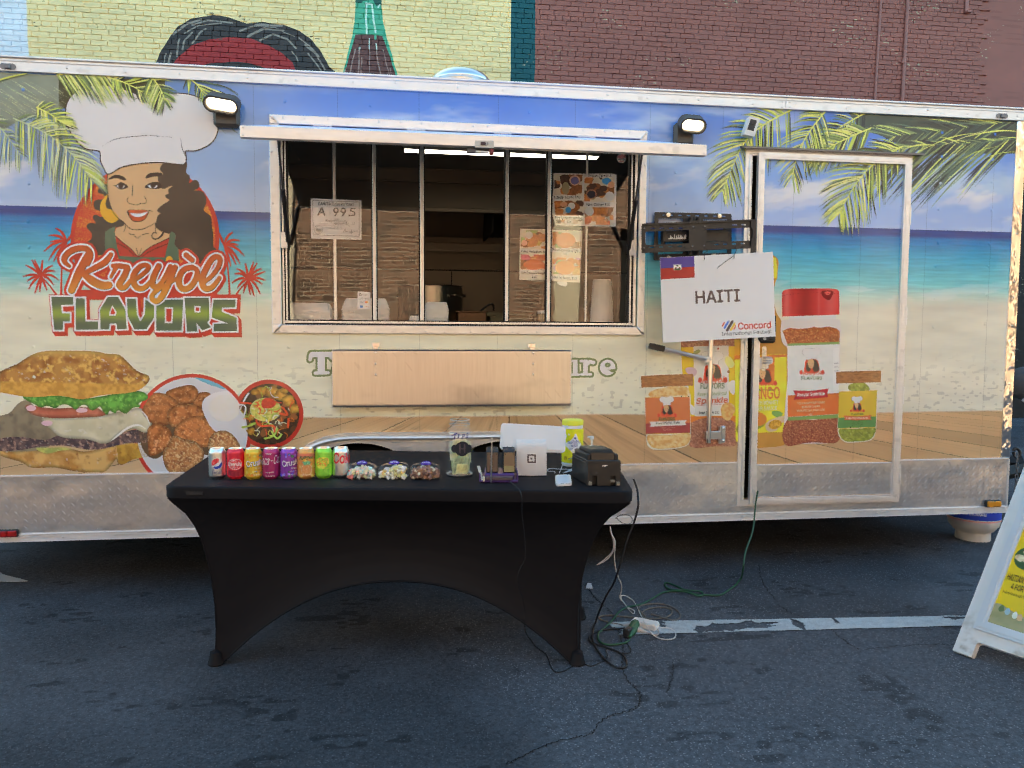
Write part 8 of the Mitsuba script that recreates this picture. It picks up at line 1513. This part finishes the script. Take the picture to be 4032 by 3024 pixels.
# its printed menu, laid out in metres on the panel
PX0, PZ0, PX1, PZ1 = FR_[0]+0.042, FR_[1]+0.042, FR_[2]-0.042, FR_[3]-0.042
D = Print(lambda v, d: L0+v[:, :1]*ub+v[:, 1:2]*upb+nrm*(0.003+d), 0.00008)
def bt(t, x, z, w, h, col, bold=True, slant=0.0):
    g = text_shape(t, bold); x0, _, x1, _ = g.bounds; D.add(shapely.transform(g, lambda a: np.c_[x+(a[:, 0]-x0)/(x1-x0)*w+slant*h*a[:, 1], z+a[:, 1]*h]), col)
def kb(r, g, b): return alb(r, g, b, k=0.80)
D.add(sg.box(PX0, PZ0, PX1, PZ1), lambda u, v: cmix(kb(40, 110, 60), kb(60, 134, 72), nz(u*10, v*10, 2, 3)), 0.05)
D.add(blob([(PX0, PZ0+0.06), (PX0, PZ0+0.435), (PX0+0.06, PZ0+0.455), (PX0+0.17, PZ0+0.44), (PX0+0.30, PZ0+0.46), (PX0+0.33, PZ0+0.40), (PX0+0.27, PZ0+0.30), (PX0+0.27, PZ0+0.18), (PX0+0.20, PZ0+0.03), (PX0+0.06, PZ0+0.02)]).intersection(sg.box(PX0, PZ0, PX1, PZ1)), lambda u, v: cmix(kb(222, 196, 34), kb(200, 170, 24), nz(u*10, v*10, 1.2, 2)), 0.03)
D.add(blob([(PX0+0.06, PZ0+0.43), (PX0+0.17, PZ0+0.40), (PX0+0.31, PZ0+0.41), (PX0+0.31, PZ0+0.455), (PX0+0.17, PZ0+0.45)]), kb(226, 214, 150))
bt('Bites', PX0+0.058, PZ0+0.392, 0.16, 0.058, kb(226, 206, 130), True, 0.25); bt('Bites', PX0+0.060, PZ0+0.394, 0.156, 0.054, kb(96, 66, 34), True, 0.25)
def bfood(x, z, r, cols, seed, n=9, el=1.0, bg=(214, 206, 200)):
    g = saf.scale(sg.Point(x, z).buffer(r, 16), 1, el); D.add(g, kb(*bg)); rr = np.random.default_rng(seed)
    for i in range(n):
        a, q = rr.uniform(0, 6.28), r*0.62*math.sqrt(rr.random()); c = np.array(kb(*cols[rr.integers(len(cols))]))
        D.add(blob([(x+q*math.cos(a)+r*0.40*math.cos(t)*rr.uniform(0.7, 1.1), z+(q*math.sin(a)+r*0.32*math.sin(t)*rr.uniform(0.7, 1.1))*el) for t in np.linspace(0, 5.5, 8)]).intersection(g), lambda u, v, c=c: cmix(c*0.6, np.minimum(c*1.25, 0.85), (nz(u*100, v*100, 1.4, seed)-0.3)*2.5), 0.006)
bfood(PX0+0.052, PZ0+0.305, 0.047, [(206, 176, 130), (226, 200, 160), (180, 140, 96)], 1, 7, 1.05, (60, 84, 50)); bfood(PX0+0.185, PZ0+0.155, 0.058, [(196, 96, 40), (180, 84, 34), (214, 120, 60)], 2, 10, 1.1)
bt('PATE | $3 EACH', PX0+0.110, PZ0+0.312, 0.15, 0.030, kb(84, 56, 30)); bt('Haitian Patties', PX0+0.125, PZ0+0.288, 0.095, 0.014, kb(110, 84, 40), False); bt('(Beef)', PX0+0.140, PZ0+0.268, 0.042, 0.013, kb(110, 84, 40), False)
bt('HAITIAN ACCRA', PX0+0.008, PZ0+0.198, 0.115, 0.027, kb(84, 56, 30)); bt('4 FOR $5', PX0+0.034, PZ0+0.162, 0.072, 0.025, kb(84, 56, 30)); bt('Fried Malanga Fritters', PX0+0.012, PZ0+0.138, 0.115, 0.012, kb(110, 84, 40), False)
D.add(blob([(PX0, PZ0), (PX0, PZ0+0.085), (PX0+0.05, PZ0+0.080), (PX0+0.11, PZ0+0.066), (PX0+0.17, PZ0+0.044), (PX0+0.21, PZ0+0.0)]).intersection(sg.box(PX0, PZ0, PX1, PZ1)), lambda u, v: cmix(kb(176, 164, 126), kb(120, 130, 84), nz(u*100, v*100, 2.2, 4)), 0.012)
for i, (x, c_) in enumerate(((0.030, (90, 110, 70)), (0.055, (150, 176, 180)), (0.085, (206, 210, 190)), (0.105, (196, 166, 120)))): D.add(blob([(PX0+x-0.010, PZ0+0.074-x*0.2), (PX0+x, PZ0+0.094-x*0.2), (PX0+x+0.010, PZ0+0.072-x*0.2), (PX0+x, PZ0+0.064-x*0.2)]), kb(*c_))
rc = sg.box(PX0+0.235, PZ0+0.008, PX0+0.38, PZ0+0.115).buffer(0.008); D.add(rc, kb(214, 208, 200)); rr = np.random.default_rng(8)
for i in range(14): c_ = [(176, 84, 50), (206, 130, 60), (150, 66, 44), (226, 160, 80)][i % 4]; x, z = rr.uniform(PX0+0.245, PX0+0.37), rr.uniform(PZ0+0.012, PZ0+0.10); D.add(saf.scale(sg.Point(x, z).buffer(0.017, 8), 1.2, 0.8).intersection(rc.buffer(-0.004)), kb(*c_))
D.add(sg.Point(PX0+0.262, PZ0+0.098).buffer(0.017), kb(226, 200, 190)); D.add(sg.Point(PX0+0.262, PZ0+0.098).buffer(0.011), kb(126, 96, 166)); D.add(sg.Point(PX0+0.325, PZ0+0.100).buffer(0.015), kb(226, 224, 226))
for i, (z, t1, t2, l3, el) in enumerate(((0.505, 'THE LIZZIE | $15', 'W/FRIES $16', ('Red Snapper Fillet Lettuce', '& Argula Tomatoes Kreyol', 'Sauce served on a Brioche'), 1.0), (0.655, 'THE SALMON', 'BURGER W/FRIES', ('Salmon Burger Lettuce', 'Argula Tomatoes Kreyol', 'served on a Brioche'), 1.0), (0.79, 'THE KREYOL', 'PLANTAIN $14', ('Kreyol Smoked Tomatoes', 'Tomatoes Cheese Fried', 'Plantain'), 0.85))):
    bfood(PX0+0.042, PZ0+z+0.020, 0.040, [(206, 120, 50), (150, 66, 40), (120, 150, 60), (226, 170, 90)], 11+i, 8, el, (70, 120, 70)); D.add(saf.scale(sg.Point(PX0+0.042, PZ0+z+0.034).buffer(0.033), 1, 0.55), kb(206, 130, 60))
    wx0 = PX0+0.115+0.01*i; bt(t1, wx0, PZ0+z+0.036, 0.155, 0.026, kb(206, 220, 200)); bt(t2, wx0+0.02, PZ0+z+0.012, 0.10, 0.017, kb(206, 220, 200))
    for j, t in enumerate(l3): bt(t, PX0+0.085+0.01*j, PZ0+z-0.010-0.018*j, 0.19, 0.012, kb(190, 210, 180), False)
put(k+'__menu_poster', (lambda m: facing_dir(m, nrm))(D.mesh()) if False else facing(D.mesh(), nrm), 'print_gloss', False)

# propane cylinder under the tongue
k = uid('propane_tank'); tag(k, 'white propane tank with a blue label on the ground behind the trailer corner', 'propane tank')
tx, ty = 3.66, 0.46
scene['tank_paint'] = prin(rgb(0.66, 0.63, 0.57), 0.35)
R = 0.155
put(k+'__shell', lathe([(0.0, 0.035), (0.07, 0.040), (0.115, 0.062), (0.145, 0.10), (R, 0.145), (R, 0.30), (0.145, 0.345), (0.115, 0.385), (0.06, 0.405), (0.0, 0.408)], (tx, ty, 0), 48), 'tank_paint', 50)
put(k+'__foot_ring', lathe([(0.098, 0.002), (0.102, 0.002), (0.100, 0.055), (0.096, 0.055), (0.098, 0.002)], (tx, ty, 0), 40), 'tank_paint', 40)
put(k+'__collar', lathe([(0.095, 0.385), (0.105, 0.385), (0.108, 0.46), (0.102, 0.465), (0.095, 0.46)], (tx, ty, 0), 36), 'tank_paint', 40)
W = Wrap(tx, ty, 0, R, 0.0); W.add(sg.box(-0.22, 0.152, 0.22, 0.298), alb(44, 60, 150, k=0.62)); W.add(sg.box(-0.22, 0.140, 0.22, 0.146), alb(196, 120, 116, k=0.62)); W.add(sg.box(-0.22, 0.236, 0.22, 0.298), alb(70, 100, 180, k=0.62))
W.word('AmeriGas', -0.010, 0.212, 0.215, 0.052, alb(210, 214, 224, k=0.62)); W.word('AmeriGas', -0.010, 0.2145, 0.205, 0.046, alb(30, 38, 110, k=0.62)); W.word('G', 0.013, 0.2145, 0.032, 0.046, alb(190, 46, 50, k=0.62)); W.word('PROPANE EXCHANGE', -0.020, 0.182, 0.19, 0.015, alb(210, 212, 220, k=0.62)); W.put(k+'__label', tx, ty)
# trailer tongue with the second tank, battery box and safety chain, cut by the right edge of the picture
TG = FT+'__tongue'
put(TG, trimesh.util.concatenate([tube([(XR-0.6, 0.35, 0.33), (XR+1.3, 1.15, 0.33)], 0.05, 4), tube([(XR-0.6, 2.15, 0.33), (XR+1.3, 1.35, 0.33)], 0.05, 4)]), 'chassis_black', 30)
k = uid('second_propane_tank'); x2, y2 = 3.96, 0.86; put(k+'__shell', lathe([(0.0, 0.40), (0.10, 0.405), (0.145, 0.45), (R, 0.50), (R, 0.66), (0.145, 0.70), (0.11, 0.735), (0.06, 0.755), (0.0, 0.757)], (x2, y2, 0), 40), 'tank_paint', 50); put(k+'__collar', lathe([(0.095, 0.74), (0.105, 0.74), (0.108, 0.81), (0.100, 0.815)], (x2, y2, 0), 32), 'tank_paint', 40); put(k+'__blue_band', lathe([(R+0.001, 0.60), (R+0.0015, 0.605), (R+0.0015, 0.635), (R+0.001, 0.64)], (x2, y2, 0), 40), prin(rgb(0.05, 0.07, 0.30), 0.4), 40)
tag(k, 'white tank with a blue band on the trailer tongue, at the right edge', 'propane tank')
k = uid('battery_box'); put(k+'__box', rbox(3.80, 4.25, 0.95, 1.45, 0.40, 1.02, 0.03), 'black_plastic', 30); put(k+'__lid', rbox(3.78, 4.27, 0.93, 1.47, 1.02, 1.07, 0.02), 'black_plastic', 30); tag(k, 'black box on the trailer tongue behind the hanging chain', 'battery box')
k = uid('safety_chain'); tag(k, 'grey steel safety chain hanging at the trailer corner', 'chain')
pc0 = np.array([3.80, 0.62]); rot_ = 0
for i in range(7):
    u_, v_ = 4003+2.5*math.sin(i*0.8), 1790+i*22; q = on_y(u_, v_, 0.62); t = np.linspace(0, 2*math.pi, 18)[:-1]; a = 0.0095; L = 0.018
    ring_ = np.c_[np.cos(t)*a, np.zeros(17), np.sin(t)*a+np.sign(np.sin(t))*(L-a)]; 
    if i % 2: ring_ = np.c_[ring_[:, 0]*0.35, ring_[:, 0]*0.93, ring_[:, 2]]
    c_ = ring_+[q[0], 0.62, q[1]]; c_ = np.vstack([c_, c_[:1]]); put(k+'__link', tube(c_, 0.0035, 6, False), 'dark_metal', 50)
k = uid('coiled_hose'); q = [on_y(u_, v_, 0.70) for u_, v_ in ((3990, 1775), (3998, 1765), (4010, 1770), (4016, 1785), (4008, 1800), (3996, 1795), (3990, 1780))]; put(k+'__loop', tube(spline([(a, 0.70, b) for a, b in q], 40), 0.010, 8), 'black_plastic', 50); tag(k, 'black hose loop beside the safety chain', 'hose')
k = uid('grey_bundle'); q0 = on_y(4030, 1500, 0.9); put(k+'__cloth', trimesh.creation.icosphere(3, 1.0).apply_transform(np.diag([0.13, 0.12, 0.12, 1])).apply_translation([q0[0]+0.06, 0.95, q0[1]-0.02]), 'solid_matte', True, color=(0.10, 0.10, 0.105)); put(k+'__strap', tube(spline([(q0[0]-0.05, 0.84, q0[1]-0.14), (q0[0]+0.0, 0.83, q0[1]-0.10), (q0[0]+0.05, 0.83, q0[1]-0.12)], 20), 0.012, 6), 'solid_matte', 40, color=(0.6, 0.58, 0.55)); tag(k, 'dark grey cloth bundle with a pale strap on the tongue box', 'bundle')
